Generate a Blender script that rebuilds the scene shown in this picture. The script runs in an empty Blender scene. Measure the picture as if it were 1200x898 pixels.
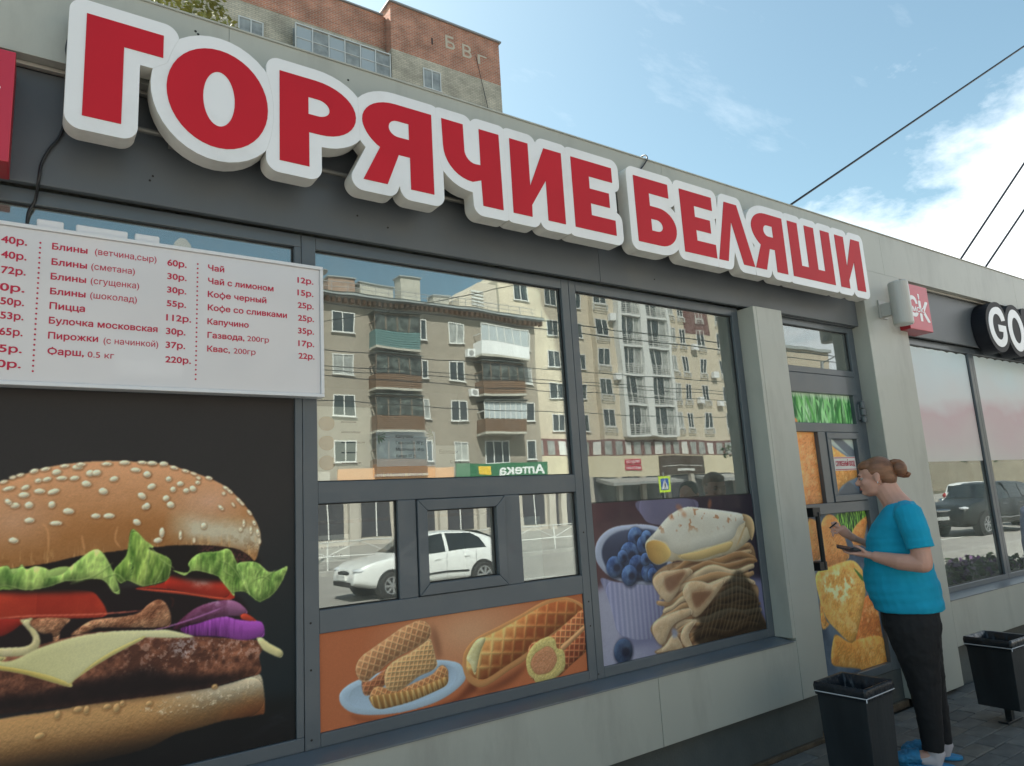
import bpy, bmesh, math, random
import numpy as np
from mathutils import Vector, Matrix
R = math.radians
SC = bpy.context.scene
COL = SC.collection
# ---------------------------------------------------------------- camera
cam = bpy.data.objects.new("camera", bpy.data.cameras.new("camera")); COL.objects.link(cam)
cam.data.sensor_width = 36; cam.data.lens = 24.888; cam.data.clip_start = .05; cam.data.clip_end = 2000
_p, _r, _y = 0.173789, -0.0593973, 0.609187
_fw = Vector((math.sin(_y), math.cos(_y), 0)); _rt = Vector((math.cos(_y), -math.sin(_y), 0)); _up = Vector((0, 0, 1))
_F = math.cos(_p) * _fw + math.sin(_p) * _up; _U = -math.sin(_p) * _fw + math.cos(_p) * _up
_rr = math.cos(_r) * _rt + math.sin(_r) * _U; _uu = -math.sin(_r) * _rt + math.cos(_r) * _U
M = Matrix((_rr, _uu, -_F)).transposed().to_4x4(); M.translation = (0, 0, 1.55)
cam.matrix_world = M
SC.camera = cam
# ---------------------------------------------------------------- sky and sun
CLOUD_X = 6.9
SUN_EL, SUN_AZ = R(50), math.atan2(-.42, .91)     # azimuth measured from +Y towards +X
wd = bpy.data.worlds.new("World"); SC.world = wd; wd.use_nodes = True
nt = wd.node_tree; nt.nodes.clear()
def N(t, tree=None, **kw):
    n = (tree or nt).nodes.new(t)
    for k, v in kw.items(): setattr(n, k, v)
    return n
L = nt.links.new
out = N('ShaderNodeOutputWorld'); bg = N('ShaderNodeBackground'); bg.inputs[1].default_value = .1
sky = N('ShaderNodeTexSky', sky_type='NISHITA', sun_disc=False, sun_elevation=SUN_EL, sun_rotation=SUN_AZ, air_density=1.0, dust_density=2.2, ozone_density=1.0)
tc = N('ShaderNodeTexCoord'); sep = N('ShaderNodeSeparateXYZ'); L(tc.outputs['Generated'], sep.inputs[0])
def mth(op, a, b=None, tree=None):
    m = N('ShaderNodeMath', tree, operation=op); t = (tree or nt).links.new
    for i, v in enumerate((a, b)):
        if v is None: continue
        if isinstance(v, (int, float)): m.inputs[i].default_value = v
        else: t(v, m.inputs[i])
    return m.outputs[0]
den = mth('ADD', mth('MAXIMUM', sep.outputs[2], 0.0), .22)
cx, cy = mth('DIVIDE', sep.outputs[0], den), mth('DIVIDE', sep.outputs[1], den)
cmb = N('ShaderNodeCombineXYZ'); L(mth('ADD', cx, CLOUD_X), cmb.inputs[0]); L(cy, cmb.inputs[1])
ns = N('ShaderNodeTexNoise'); ns.inputs['Scale'].default_value = 1.9; ns.inputs['Detail'].default_value = 10; ns.inputs['Roughness'].default_value = .6
L(cmb.outputs[0], ns.inputs['Vector'])
# cloud cover grows towards the horizon on the +X side, a cloud bank over the street's end
bank = mth('MULTIPLY', mth('MAXIMUM', mth('SUBTRACT', mth('MULTIPLY', sep.outputs[0], .95), mth('MULTIPLY', sep.outputs[2], 1.38)), -.2), .62)
dens = mth('ADD', ns.outputs[0], bank)
rmp = N('ShaderNodeMapRange'); L(dens, rmp.inputs[0]); rmp.inputs[1].default_value = .60; rmp.inputs[2].default_value = .80
mpw = N('ShaderNodeMapping'); mpw.inputs['Scale'].default_value = (1.3, 3.2, 1); mpw.inputs['Rotation'].default_value = (0, 0, .7); L(cmb.outputs[0], mpw.inputs[0])
nw = N('ShaderNodeTexNoise'); nw.inputs['Scale'].default_value = 2.3; nw.inputs['Detail'].default_value = 8; nw.inputs['Roughness'].default_value = .62; L(mpw.outputs[0], nw.inputs['Vector'])
rw = N('ShaderNodeMapRange'); L(nw.outputs[0], rw.inputs[0]); rw.inputs[1].default_value = .58; rw.inputs[2].default_value = .85; rw.inputs[4].default_value = .22
mix = N('ShaderNodeMixRGB'); L(mth('MAXIMUM', rmp.outputs[0], rw.outputs[0]), mix.inputs[0]); tint = N('ShaderNodeMixRGB', blend_type='MULTIPLY'); tint.inputs[0].default_value = 1; L(sky.outputs[0], tint.inputs[1]); tint.inputs[2].default_value = (.95, 1.08, .90, 1); L(tint.outputs[0], mix.inputs[1]); mix.inputs[2].default_value = (7.2, 7.5, 7.7, 1)
L(mix.outputs[0], bg.inputs[0]); L(bg.outputs[0], out.inputs[0])
sun = bpy.data.objects.new("sun", bpy.data.lights.new("sun", 'SUN')); COL.objects.link(sun)
sun.data.energy = 4.6; sun.data.angle = R(.53); sun.data.color = (1, .955, .88)
_s = Vector((math.cos(SUN_EL) * math.sin(SUN_AZ), math.cos(SUN_EL) * math.cos(SUN_AZ), math.sin(SUN_EL)))
sun.rotation_euler = _s.to_track_quat('Z', 'Y').to_euler(); sun.location = (0, 10, 30)
SC.view_settings.view_transform = 'Standard'; SC.view_settings.look = 'None'; SC.view_settings.gamma = 1
SC.view_settings.exposure = 1.30
SC.cycles.max_bounces = 10; SC.cycles.glossy_bounces = 5; SC.cycles.transparent_max_bounces = 14
SC.cycles.use_denoising = True
# ---------------------------------------------------------------- helpers
def link(o, parent=None):
    COL.objects.link(o)
    if parent: o.parent = parent
    return o
def tag(o, label=None, cat=None, group=None, kind=None):
    if label: o['label'] = label
    if cat: o['category'] = cat
    if group: o['group'] = group
    if kind: o['kind'] = kind
    return o
def thing(name, label, cat, loc=(0, 0, 0), rz=0, group=None, kind=None):
    o = link(bpy.data.objects.new(name, None)); o.location = loc; o.rotation_euler = (0, 0, rz); o.empty_display_size = .1
    return tag(o, label, cat, group, kind)
def copy_tree(o, parent=None):
    c = o.copy(); COL.objects.link(c); c.parent = parent
    for ch in list(o.children): copy_tree(ch, c)
    return c

class G:
    """collects verts and faces, built as one mesh object"""
    def __init__(s, off=(0, 0, 0)): s.v, s.f, s.off = [], [], off
    def add(s, v, f):
        b = len(s.v); s.v += [tuple(p) for p in v]; s.f += [tuple(i + b for i in q) for q in f]; return s
    def box(s, x0, x1, y0, y1, z0, z1):
        return s.add([(x0, y0, z0), (x1, y0, z0), (x1, y1, z0), (x0, y1, z0), (x0, y0, z1), (x1, y0, z1), (x1, y1, z1), (x0, y1, z1)],
                     [(0, 3, 2, 1), (4, 5, 6, 7), (0, 1, 5, 4), (1, 2, 6, 5), (2, 3, 7, 6), (3, 0, 4, 7)])
    def prism(s, poly, y0, y1, ax='y'):
        """polygon (two coordinates) extruded along an axis"""
        n = len(poly); P = lambda a, b, t: {'y': (a, t, b), 'x': (t, a, b), 'z': (a, b, t)}[ax]
        v = [P(a, b, y0) for a, b in poly] + [P(a, b, y1) for a, b in poly]
        return s.add(v, [tuple(range(n)), tuple(range(2 * n - 1, n - 1, -1))] + [(i, i + n, (i + 1) % n + n, (i + 1) % n) for i in range(n)])
    def tube(s, pts, r, n=8, cap=True):
        pts = [Vector(p) for p in pts]; m = len(pts); rr = r if isinstance(r, (list, tuple)) else [r] * m
        ref = None; v = []
        for i, p in enumerate(pts):
            t = (pts[min(i + 1, m - 1)] - pts[max(i - 1, 0)]).normalized()
            if ref is None: ref = t.orthogonal().normalized()
            ref = (ref - t * ref.dot(t)).normalized(); b = t.cross(ref)
            v += [p + (ref * math.cos(a) + b * math.sin(a)) * rr[i] for a in (2 * math.pi * k / n for k in range(n))]
        f = [(i * n + k, i * n + (k + 1) % n, (i + 1) * n + (k + 1) % n, (i + 1) * n + k) for i in range(m - 1) for k in range(n)]
        if cap: f += [tuple(range(n - 1, -1, -1)), tuple(range((m - 1) * n, m * n))]
        return s.add(v, f)
    def rings(s, rs, cap=True, closed=True):
        """loft through rings of equal length"""
        n = len(rs[0]); m = len(rs); v = [p for r in rs for p in r]
        k = n if closed else n - 1
        f = [(i * n + j, i * n + (j + 1) % n, (i + 1) * n + (j + 1) % n, (i + 1) * n + j) for i in range(m - 1) for j in range(k)]
        if cap: f += [tuple(range(n - 1, -1, -1)), tuple(range((m - 1) * n, m * n))]
        return s.add(v, f)
    def ell(s, c, rx, ry, rz, nu=16, nv=10, rot=None):
        v = []; 
        for i in range(1, nv):
            a = math.pi * i / nv
            for k in range(nu):
                b = 2 * math.pi * k / nu; p = Vector((rx * math.sin(a) * math.cos(b), ry * math.sin(a) * math.sin(b), rz * math.cos(a)))
                if rot is not None: p = rot @ p
                v.append(p + Vector(c))
        t = Vector((0, 0, rz)); 
        if rot is not None: t = rot @ t
        v += [Vector(c) + t, Vector(c) - t]; T, B = len(v) - 2, len(v) - 1
        f = [(i * nu + k, (i + 1) * nu + k, (i + 1) * nu + (k + 1) % nu, i * nu + (k + 1) % nu) for i in range(nv - 2) for k in range(nu)]
        f += [(T, k, (k + 1) % nu) for k in range(nu)] + [(B, (nv - 2) * nu + (k + 1) % nu, (nv - 2) * nu + k) for k in range(nu)]
        return s.add(v, f)
    def mesh(s, name, mat=None, smooth=False):
        me = bpy.data.meshes.new(name); o = s.off
        me.from_pydata([(a - o[0], b - o[1], c - o[2]) for a, b, c in s.v], [], s.f)
        if mat: me.materials.append(mat)
        if smooth: me.polygons.foreach_set('use_smooth', [True] * len(me.polygons))
        me.update(); return me
    def build(s, name, mat, parent=None, bevel=0, smooth=False, seg=2, sub=0):
        o = link(bpy.data.objects.new(name, s.mesh(name, mat, smooth)), parent)
        if bevel:
            b = o.modifiers.new('bevel', 'BEVEL'); b.width = bevel; b.segments = seg; b.limit_method = 'ANGLE'; b.harden_normals = False
        if sub:
            b = o.modifiers.new('sub', 'SUBSURF'); b.levels = b.render_levels = sub
        return o
def boxes(name, mat, parent, bl, bevel=.0015, off=(0, 0, 0)):
    g = G(off)
    for b in bl: g.box(*b)
    return g.build(name, mat, parent, bevel)

def bake(o, mat=None):
    """evaluate a curve, text or modifier stack into a plain mesh"""
    dg = bpy.context.evaluated_depsgraph_get(); me = bpy.data.meshes.new_from_object(o.evaluated_get(dg), depsgraph=dg)
    me.materials.clear()
    if mat: me.materials.append(mat)
    return me
def sdist(P, X, Z):
    P = np.array(P); Q = np.roll(P, -1, 0); d = np.full(X.shape, 1e9); ins = np.zeros(X.shape, bool)
    for (x0, z0), (x1, z1) in zip(P, Q):
        ex, ez = x1 - x0, z1 - z0; u = np.clip(((X - x0) * ex + (Z - z0) * ez) / (ex * ex + ez * ez + 1e-12), 0, 1)
        d = np.minimum(d, (X - x0 - u * ex) ** 2 + (Z - z0 - u * ez) ** 2)
        if z0 != z1:
            c = ((z0 > Z) != (z1 > Z)) & (X < (x1 - x0) * (Z - z0) / (z1 - z0) + x0); ins ^= c
    d = np.sqrt(d); return np.where(ins, -d, d)
def contour(F, x0, z0, h):
    """closed zero lines of a grid (marching squares)"""
    ny, nx = F.shape; E = {}
    def pt(i, j, k, l):
        a, b = F[i, j], F[k, l]; u = a / (a - b); return (x0 + (j + (l - j) * u) * h, z0 + (i + (k - i) * u) * h)
    nxt = {}
    S = F < 0
    cells = np.argwhere((S[:-1, :-1] != S[1:, :-1]) | (S[:-1, :-1] != S[:-1, 1:]) | (S[:-1, :-1] != S[1:, 1:]))
    for i, j in cells:
        a, b, c, d = S[i, j], S[i, j + 1], S[i + 1, j + 1], S[i + 1, j]
        e = []
        eb, er, et, el = ('h', i, j), ('v', i, j + 1), ('h', i + 1, j), ('v', i, j)
        if a != b: e.append((eb, pt(i, j, i, j + 1), a))
        if b != c: e.append((er, pt(i, j + 1, i + 1, j + 1), b))
        if c != d: e.append((et, pt(i + 1, j + 1, i + 1, j), c))
        if d != a: e.append((el, pt(i + 1, j, i, j), d))
        # walking round the cell, an edge whose first corner is inside is a way out
        for q in range(len(e)):
            if e[q][2]:
                nx_ = e[(q + 1) % len(e)]; nxt[nx_[0]] = (e[q][0], nx_[1])
    out = []
    while nxt:
        k0 = next(iter(nxt)); k = k0; P = []
        while k in nxt: k2, p = nxt.pop(k); P.append(p); k = k2
        out.append(P)
    return out
_txt = {}
def text_mesh(s, bold=0.0, ext=.02):
    """flat extruded lettering: the built-in font's outlines, overlaps welded and strokes thickened through a distance field"""
    k = (s, bold, ext)
    if k in _txt: return _txt[k]
    c = bpy.data.curves.new('t', 'FONT'); c.body = s; c.size = 1; c.fill_mode = 'NONE'; c.resolution_u = 4
    o = link(bpy.data.objects.new('t', c)); me = bake(o); bpy.data.objects.remove(o)
    V = [(v.co.x, v.co.y) for v in me.vertices]; adj = {}
    for e in me.edges:
        a, b = e.vertices; adj.setdefault(a, []).append(b); adj.setdefault(b, []).append(a)
    seen = set(); loops = []
    for v0 in sorted(adj):
        if v0 in seen: continue
        P = [v0]; seen.add(v0); cur = v0
        nx = min(adj[v0], key=lambda q: (q != v0 + 1, q))
        while nx not in seen:
            P.append(nx); seen.add(nx); cur = nx; n2 = [q for q in adj[cur] if q not in seen]
            if not n2: break
            nx = n2[0]
        if len(P) > 2: loops.append([V[q] for q in P])
    area = lambda P: sum(P[i - 1][0] * P[i][1] - P[i][0] * P[i - 1][1] for i in range(len(P))) / 2
    big = max(loops, key=lambda P: abs(area(P))); sg = 1 if area(big) > 0 else -1
    info = sorted(((min(p[0] for p in P), max(p[0] for p in P), P) for P in loops), key=lambda q: q[0]); cl = []
    for a, b, P in info:
        if cl and a < cl[-1][1] + .001: cl[-1][1] = max(cl[-1][1], b); cl[-1][2].append(P)
        else: cl.append([a, b, [P]])
    outl = []; h = .016
    for a, b, Ps in cl:
        z0 = min(p[1] for P in Ps for p in P) - .07; z1 = max(p[1] for P in Ps for p in P) + .07
        X, Z = np.meshgrid(np.arange(a - .07, b + .07, h), np.arange(z0, z1, h)); F = None; Hh = None
        sg = 1 if area(max(Ps, key=lambda P: abs(area(P)))) > 0 else -1
        for P in Ps:
            d = sdist(P, X, Z)
            if area(P) * sg > 0: F = d if F is None else np.minimum(F, d)
            else: Hh = d if Hh is None else np.minimum(Hh, d)
        if F is None: continue
        if Hh is not None: F = np.maximum(F, -Hh)
        F = F - bold; F[0] = F[-1] = 1; F[:, 0] = F[:, -1] = 1
        outl += [q for q in contour(F, a - .07, z0, h) if len(q) > 5]
    c = bpy.data.curves.new('c', 'CURVE'); c.dimensions = '2D'; c.fill_mode = 'BOTH'; c.extrude = ext
    for P in outl:
        sp = c.splines.new('POLY'); sp.points.add(len(P) - 1); sp.use_cyclic_u = True
        for q, (a, b) in zip(sp.points, P): q.co = (a, b, 0, 1)
    o = link(bpy.data.objects.new('c', c)); me = bake(o); bpy.data.objects.remove(o)
    n = len(me.vertices); a = np.zeros(n * 3); me.vertices.foreach_get('co', a); a = a.reshape(-1, 3)
    _txt[k] = (a, [tuple(p.vertices) for p in me.polygons]); return _txt[k]
def text(s, x, z, h, y, name, mat, parent, width=None, bold=.012, face=-1, depth=.0012, off=(0, 0, 0), up=None):
    """lettering in the XZ plane; face -1 reads from the -Y side, +1 from the +Y side. h: height of a capital letter, x: left edge as read"""
    a, f = text_mesh(s, bold); a = a.copy(); k = h / .72
    w = a[:, 0].max() - a[:, 0].min(); kx = k if width is None else width / w
    X = (a[:, 0] - a[:, 0].min()) * kx; Z = a[:, 1] * k; D = a[:, 2] / .02 * depth / 2
    if face < 0: v = np.stack([x + X, y - D, z + Z], 1)
    else: v = np.stack([x - X, y + D, z + Z], 1)
    g = G(off); g.add(v.tolist(), f); return g.build(name, mat, parent)

# ---------------------------------------------------------------- materials
MATS = {}
def mat(name, col, rough=.6, metal=0., noise=0., nscale=4., bump=0., bscale=40., dirt=0., dcol=(.1, .095, .085), dscale=1.5, coat=0., spec=.5, emit=0., stretch=None, coords='Object', detail=5):
    if name in MATS: return MATS[name]
    m = bpy.data.materials.new(name); m.use_nodes = True; t = m.node_tree; b = t.nodes['Principled BSDF']; l = t.links.new
    b.inputs['Base Color'].default_value = (*col, 1); b.inputs['Roughness'].default_value = rough; b.inputs['Metallic'].default_value = metal
    b.inputs['Coat Weight'].default_value = coat; b.inputs['Specular IOR Level'].default_value = spec
    if emit: b.inputs['Emission Color'].default_value = (*col, 1); b.inputs['Emission Strength'].default_value = emit
    src = None
    if noise or dirt or bump:
        tc = t.nodes.new('ShaderNodeTexCoord'); vec = tc.outputs[coords]
        if stretch:
            mp = t.nodes.new('ShaderNodeMapping'); mp.inputs['Scale'].default_value = stretch; l(vec, mp.inputs[0]); vec = mp.outputs[0]
    if noise:
        n = t.nodes.new('ShaderNodeTexNoise'); n.inputs['Scale'].default_value = nscale; n.inputs['Detail'].default_value = detail; l(vec, n.inputs[0])
        r = t.nodes.new('ShaderNodeMapRange'); l(n.outputs[0], r.inputs[0]); r.inputs[1].default_value = .3; r.inputs[2].default_value = .7; r.inputs[3].default_value = 1 - noise; r.inputs[4].default_value = 1 + noise
        mx = t.nodes.new('ShaderNodeVectorMath'); mx.operation = 'SCALE'; mx.inputs[0].default_value = col; l(r.outputs[0], mx.inputs['Scale']); src = mx.outputs[0]
    if dirt:
        n = t.nodes.new('ShaderNodeTexNoise'); n.inputs['Scale'].default_value = dscale; n.inputs['Detail'].default_value = 8; n.inputs['Roughness'].default_value = .65; l(vec, n.inputs[0])
        r = t.nodes.new('ShaderNodeMapRange'); l(n.outputs[0], r.inputs[0]); r.inputs[1].default_value = .5; r.inputs[2].default_value = .75; r.inputs[3].default_value = 0; r.inputs[4].default_value = dirt
        mx = t.nodes.new('ShaderNodeMixRGB'); l(r.outputs[0], mx.inputs[0]); mx.inputs[1].default_value = (*col, 1); mx.inputs[2].default_value = (*dcol, 1)
        if src: l(src, mx.inputs[1])
        src = mx.outputs[0]
    if src: l(src, b.inputs['Base Color'])
    if bump:
        n = t.nodes.new('ShaderNodeTexNoise'); n.inputs['Scale'].default_value = bscale; n.inputs['Detail'].default_value = 6; l(vec, n.inputs[0])
        bp = t.nodes.new('ShaderNodeBump'); bp.inputs['Strength'].default_value = bump; bp.inputs['Distance'].default_value = .01; l(n.outputs[0], bp.inputs['Height']); l(bp.outputs[0], b.inputs['Normal'])
    MATS[name] = m; return m
def glass_mat(name, tint=(.55, .6, .6), k=1.6, base=.06, wav=.0):
    m = bpy.data.materials.new(name); m.use_nodes = True; t = m.node_tree; t.nodes.clear(); l = t.links.new
    o = t.nodes.new('ShaderNodeOutputMaterial'); mx = t.nodes.new('ShaderNodeMixShader'); tr = t.nodes.new('ShaderNodeBsdfTransparent'); gl = t.nodes.new('ShaderNodeBsdfGlossy')
    tr.inputs[0].default_value = (*tint, 1); gl.inputs['Roughness'].default_value = 0.0; gl.inputs[0].default_value = (.94, 1, .985, 1)
    fr = t.nodes.new('ShaderNodeFresnel'); fr.inputs[0].default_value = 1.52
    a = t.nodes.new('ShaderNodeMath'); a.operation = 'MULTIPLY_ADD'; a.use_clamp = True; l(fr.outputs[0], a.inputs[0]); a.inputs[1].default_value = k; a.inputs[2].default_value = base
    l(a.outputs[0], mx.inputs[0]); l(tr.outputs[0], mx.inputs[1]); l(gl.outputs[0], mx.inputs[2]); 
    df = t.nodes.new('ShaderNodeBsdfDiffuse'); df.inputs[0].default_value = (.62, .64, .60, 1); m2 = t.nodes.new('ShaderNodeMixShader')
    tc2 = t.nodes.new('ShaderNodeTexCoord'); mp2 = t.nodes.new('ShaderNodeMapping'); mp2.inputs['Scale'].default_value = (3, 3, 1.2); n2 = t.nodes.new('ShaderNodeTexNoise'); n2.inputs['Scale'].default_value = 2.5; n2.inputs['Detail'].default_value = 9; n2.inputs['Roughness'].default_value = .7
    l(tc2.outputs['Object'], mp2.inputs[0]); l(mp2.outputs[0], n2.inputs[0]); r2 = t.nodes.new('ShaderNodeMapRange'); l(n2.outputs[0], r2.inputs[0]); r2.inputs[1].default_value = .3; r2.inputs[2].default_value = .8; r2.inputs[3].default_value = .02; r2.inputs[4].default_value = .13
    l(r2.outputs[0], m2.inputs[0]); l(mx.outputs[0], m2.inputs[1]); l(df.outputs[0], m2.inputs[2]); l(m2.outputs[0], o.inputs[0])
    if wav:
        tc = t.nodes.new('ShaderNodeTexCoord'); n = t.nodes.new('ShaderNodeTexNoise'); n.inputs['Scale'].default_value = 2.2; n.inputs['Detail'].default_value = 1.5; l(tc.outputs['Object'], n.inputs[0])
        bp = t.nodes.new('ShaderNodeBump'); bp.inputs['Strength'].default_value = wav; bp.inputs['Distance'].default_value = .02; l(n.outputs[0], bp.inputs['Height']); l(bp.outputs[0], gl.inputs['Normal']); l(bp.outputs[0], fr.inputs['Normal'])
    MATS[name] = m; return m
def art_mat(name, A, gain=1., sat=1., rough=.4, coat=.25, gamma=1.):
    """a printed film: the numpy picture as its colour"""
    im = bpy.data.images.new(name, A.w, A.h)
    a = np.clip(A.a, 0, 1) ** gamma * gain; g = a.mean(2, keepdims=True); a = np.clip(g + (a - g) * sat, 0, 1)
    px = np.ones((A.h, A.w, 4), np.float32); px[..., :3] = a; im.pixels.foreach_set(px.ravel()); im.update(); im.pack()
    m = bpy.data.materials.new(name); m.use_nodes = True; t = m.node_tree; b = t.nodes['Principled BSDF']
    n = t.nodes.new('ShaderNodeTexImage'); n.image = im; n.extension = 'EXTEND'; t.links.new(n.outputs[0], b.inputs['Base Color'])
    b.inputs['Roughness'].default_value = rough; b.inputs['Coat Weight'].default_value = coat; b.inputs['Coat Roughness'].default_value = .03; b.inputs['Specular IOR Level'].default_value = .25
    return m
def print_panel(name, m, A, x0, x1, z0, z1, y, parent=None, th=.003):
    o = G().box(x0, x1, y, y + th, z0, z1).build(name, m, parent)
    uv = o.data.uv_layers.new(name='uv')
    for lp in o.data.loops:
        c = o.data.vertices[lp.vertex_index].co
        uv.data[lp.index].uv = ((c.x - A.x0) / (A.x1 - A.x0), (c.z - A.z0) / (A.z1 - A.z0))
    return o
# ---------------------------------------------------------------- printed artwork (flat print on window films), painted with numpy
def vnoise(h, w, sx, sy, seed):
    r = np.random.RandomState(seed)
    gh, gw = int(h / sy) + 3, int(w / sx) + 3
    g = r.rand(gh, gw).astype(np.float32)
    y = np.arange(h, dtype=np.float32) / sy; x = np.arange(w, dtype=np.float32) / sx
    yi = y.astype(int); xi = x.astype(int)
    fy = y - yi; fx = x - xi
    fy = (fy * fy * (3 - 2 * fy))[:, None]; fx = (fx * fx * (3 - 2 * fx))[None, :]
    a = g[yi][:, xi]; b = g[yi][:, xi + 1]; c = g[yi + 1][:, xi]; d = g[yi + 1][:, xi + 1]
    return (a * (1 - fx) + b * fx) * (1 - fy) + (c * (1 - fx) + d * fx) * fy

def fbm(h, w, s, seed, octv=4, ax=1.0, ay=1.0):
    o = np.zeros((h, w), np.float32); amp = 1.0; tot = 0
    for k in range(octv):
        o += amp * vnoise(h, w, max(1.2, s * ax / 2 ** k), max(1.2, s * ay / 2 ** k), seed + k); tot += amp; amp *= .55
    return o / tot

def blur1(a, r, ax):
    n = 2 * r + 1
    pad = [(0, 0)] * a.ndim; pad[ax] = (r + 1, r)
    c = np.cumsum(np.pad(a, pad, mode='edge'), axis=ax, dtype=np.float64)
    lo = np.take(c, range(0, a.shape[ax]), axis=ax); hi = np.take(c, range(n, a.shape[ax] + n), axis=ax)
    return ((hi - lo) / n).astype(np.float32)

def blur(a, r):
    r = int(round(r))
    if r < 1: return a
    for _ in range(2): a = blur1(blur1(a, r, 0), r, 1)
    return a

def crom(p, n=6, closed=True):
    p = np.array(p, float); m = len(p); out = []
    for i in range(m if closed else m - 1):
        a, b, c, d = (p[(i - 1) % m] if closed or i else p[0]), p[i], p[(i + 1) % m], (p[(i + 2) % m] if closed or i + 2 < m else p[-1])
        for t in np.arange(n) / n:
            out.append(.5 * (2 * b + (c - a) * t + (2 * a - 5 * b + 4 * c - d) * t * t + (3 * b - a - 3 * c + d) * t ** 3))
    if not closed: out.append(p[-1])
    return np.array(out)

class Art:
    """a picture in metres: x0..x1 across, z0..z1 up; points are given in millimetres"""
    def __init__(s, x0, x1, z0, z1, ppm, bg=(0, 0, 0)):
        s.x0, s.x1, s.z0, s.z1 = x0, x1, z0, z1
        s.w = int((x1 - x0) * ppm); s.h = int((z1 - z0) * ppm); s.ppm = ppm
        s.a = np.zeros((s.h, s.w, 3), np.float32) + np.array(bg, np.float32) / 255
    def win(s, cx, cz, r):
        """a small window of the same picture, r mm around a point"""
        j0 = max(0, int(((cx - r) / 1000 - s.x0) * s.ppm)); i0 = max(0, int(((cz - r) / 1000 - s.z0) * s.ppm)); n = int(2 * r / 1000 * s.ppm)
        o = object.__new__(Art); o.ppm = s.ppm; o.a = s.a[i0:i0 + n, j0:j0 + n]; o.h, o.w = o.a.shape[:2]
        o.x0 = s.x0 + j0 / s.ppm; o.z0 = s.z0 + i0 / s.ppm; o.x1 = o.z1 = 0
        return o
    def px(s, p):
        p = np.array(p, float) / 1000
        return np.stack([(p[:, 0] - s.x0) * s.ppm, (p[:, 1] - s.z0) * s.ppm], 1)
    def mask(s, p, smooth=True, soft=.8):
        q = s.px(p)
        if smooth: q = crom(q, 5)
        m = np.zeros((s.h, s.w), np.float32)
        j0, i0 = np.floor(q.min(0)).astype(int) - 1; j1, i1 = np.ceil(q.max(0)).astype(int) + 2
        j0, i0 = max(j0, 0), max(i0, 0); j1, i1 = min(j1, s.w), min(i1, s.h)
        if j1 <= j0 or i1 <= i0: return m
        X = np.arange(j0, j1, dtype=np.float32)[None, :]
        ins = np.zeros((i1 - i0, j1 - j0), bool)
        Y = np.arange(i0, i1, dtype=np.float32)
        xa, ya = q[:, 0], q[:, 1]; xb, yb = np.roll(xa, -1), np.roll(ya, -1)
        for k, y in enumerate(Y):
            c = (ya > y) != (yb > y)
            if not c.any(): continue
            xs = np.sort(xa[c] + (y - ya[c]) * (xb[c] - xa[c]) / (yb[c] - ya[c]))
            for u in range(0, len(xs) - 1, 2):
                ins[k, max(0, int(np.ceil(xs[u])) - j0):max(0, int(np.floor(xs[u + 1])) - j0 + 1)] = True
        m[i0:i1, j0:j1] = ins
        return blur(m, soft) if soft else m
    def put(s, m, col, op=1.0):
        col = np.array(col, np.float32)
        if col.ndim == 1: col = col / 255
        k = (m * op)[..., None]
        s.a[...] = s.a * (1 - k) + col * k
    def body(s, p, col, r=10, light=(-.5, .8), k=.5, amb=.62, tex=None, tk=.0, smooth=True, rim=None, soft=.8, grad=None):
        """a shaded rounded printed shape: r px is how far the rounding reaches in"""
        m = s.mask(p, smooth, soft)
        hgt = np.sqrt(np.clip((blur(m, r) - .45) / .55, 0, 1)) * r * 1.2
        if tex is not None: hgt = hgt + tex * tk
        gy, gx = np.gradient(hgt)
        gm = 1 + np.hypot(gx, gy) * .9; gx = gx / gm; gy = gy / gm
        sh = np.clip(amb + k * .72 * (-(gx * light[0] + gy * light[1])), 0.2, 1.25)
        c = np.array(col, np.float32)
        if c.ndim == 1: c = np.zeros_like(s.a) + c / 255
        if grad is not None: c = c * grad[..., None]
        s.put(m, np.clip(c * sh[..., None] / amb, 0, 1))
        return m
    def stroke(s, p, wid, col, op=1., soft=.8):
        q = crom(np.array(p, float), 5, False)
        d = np.gradient(q, axis=0); n = np.stack([-d[:, 1], d[:, 0]], 1); n /= np.linalg.norm(n, axis=1)[:, None] + 1e-9
        t = np.linspace(0, 1, len(q)); wv = (wid / 2 * np.clip(4 * np.minimum(t, 1 - t) + .3, 0, 1))[:, None]
        m = s.mask(np.concatenate([q + n * wv, (q - n * wv)[::-1]]), False, soft)
        s.put(m, col, op); return m
    def oval(s, cx, cz, a, b, ang=0, n=20):
        t = np.linspace(0, 2 * np.pi, n, endpoint=False); c, d = np.cos(ang), np.sin(ang)
        u, v = a * np.cos(t), b * np.sin(t)
        return np.stack([cx + u * c - v * d, cz + u * d + v * c], 1)
    def fld(s, sc, seed, octv=4, ax=1, ay=1):
        return fbm(s.h, s.w, sc, seed, octv, ax, ay)
    def grid(s):
        X = (s.x0 + (np.arange(s.w) + .5) / s.ppm) * 1000; Z = (s.z0 + (np.arange(s.h) + .5) / s.ppm) * 1000
        return np.meshgrid(X.astype(np.float32), Z.astype(np.float32))

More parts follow.
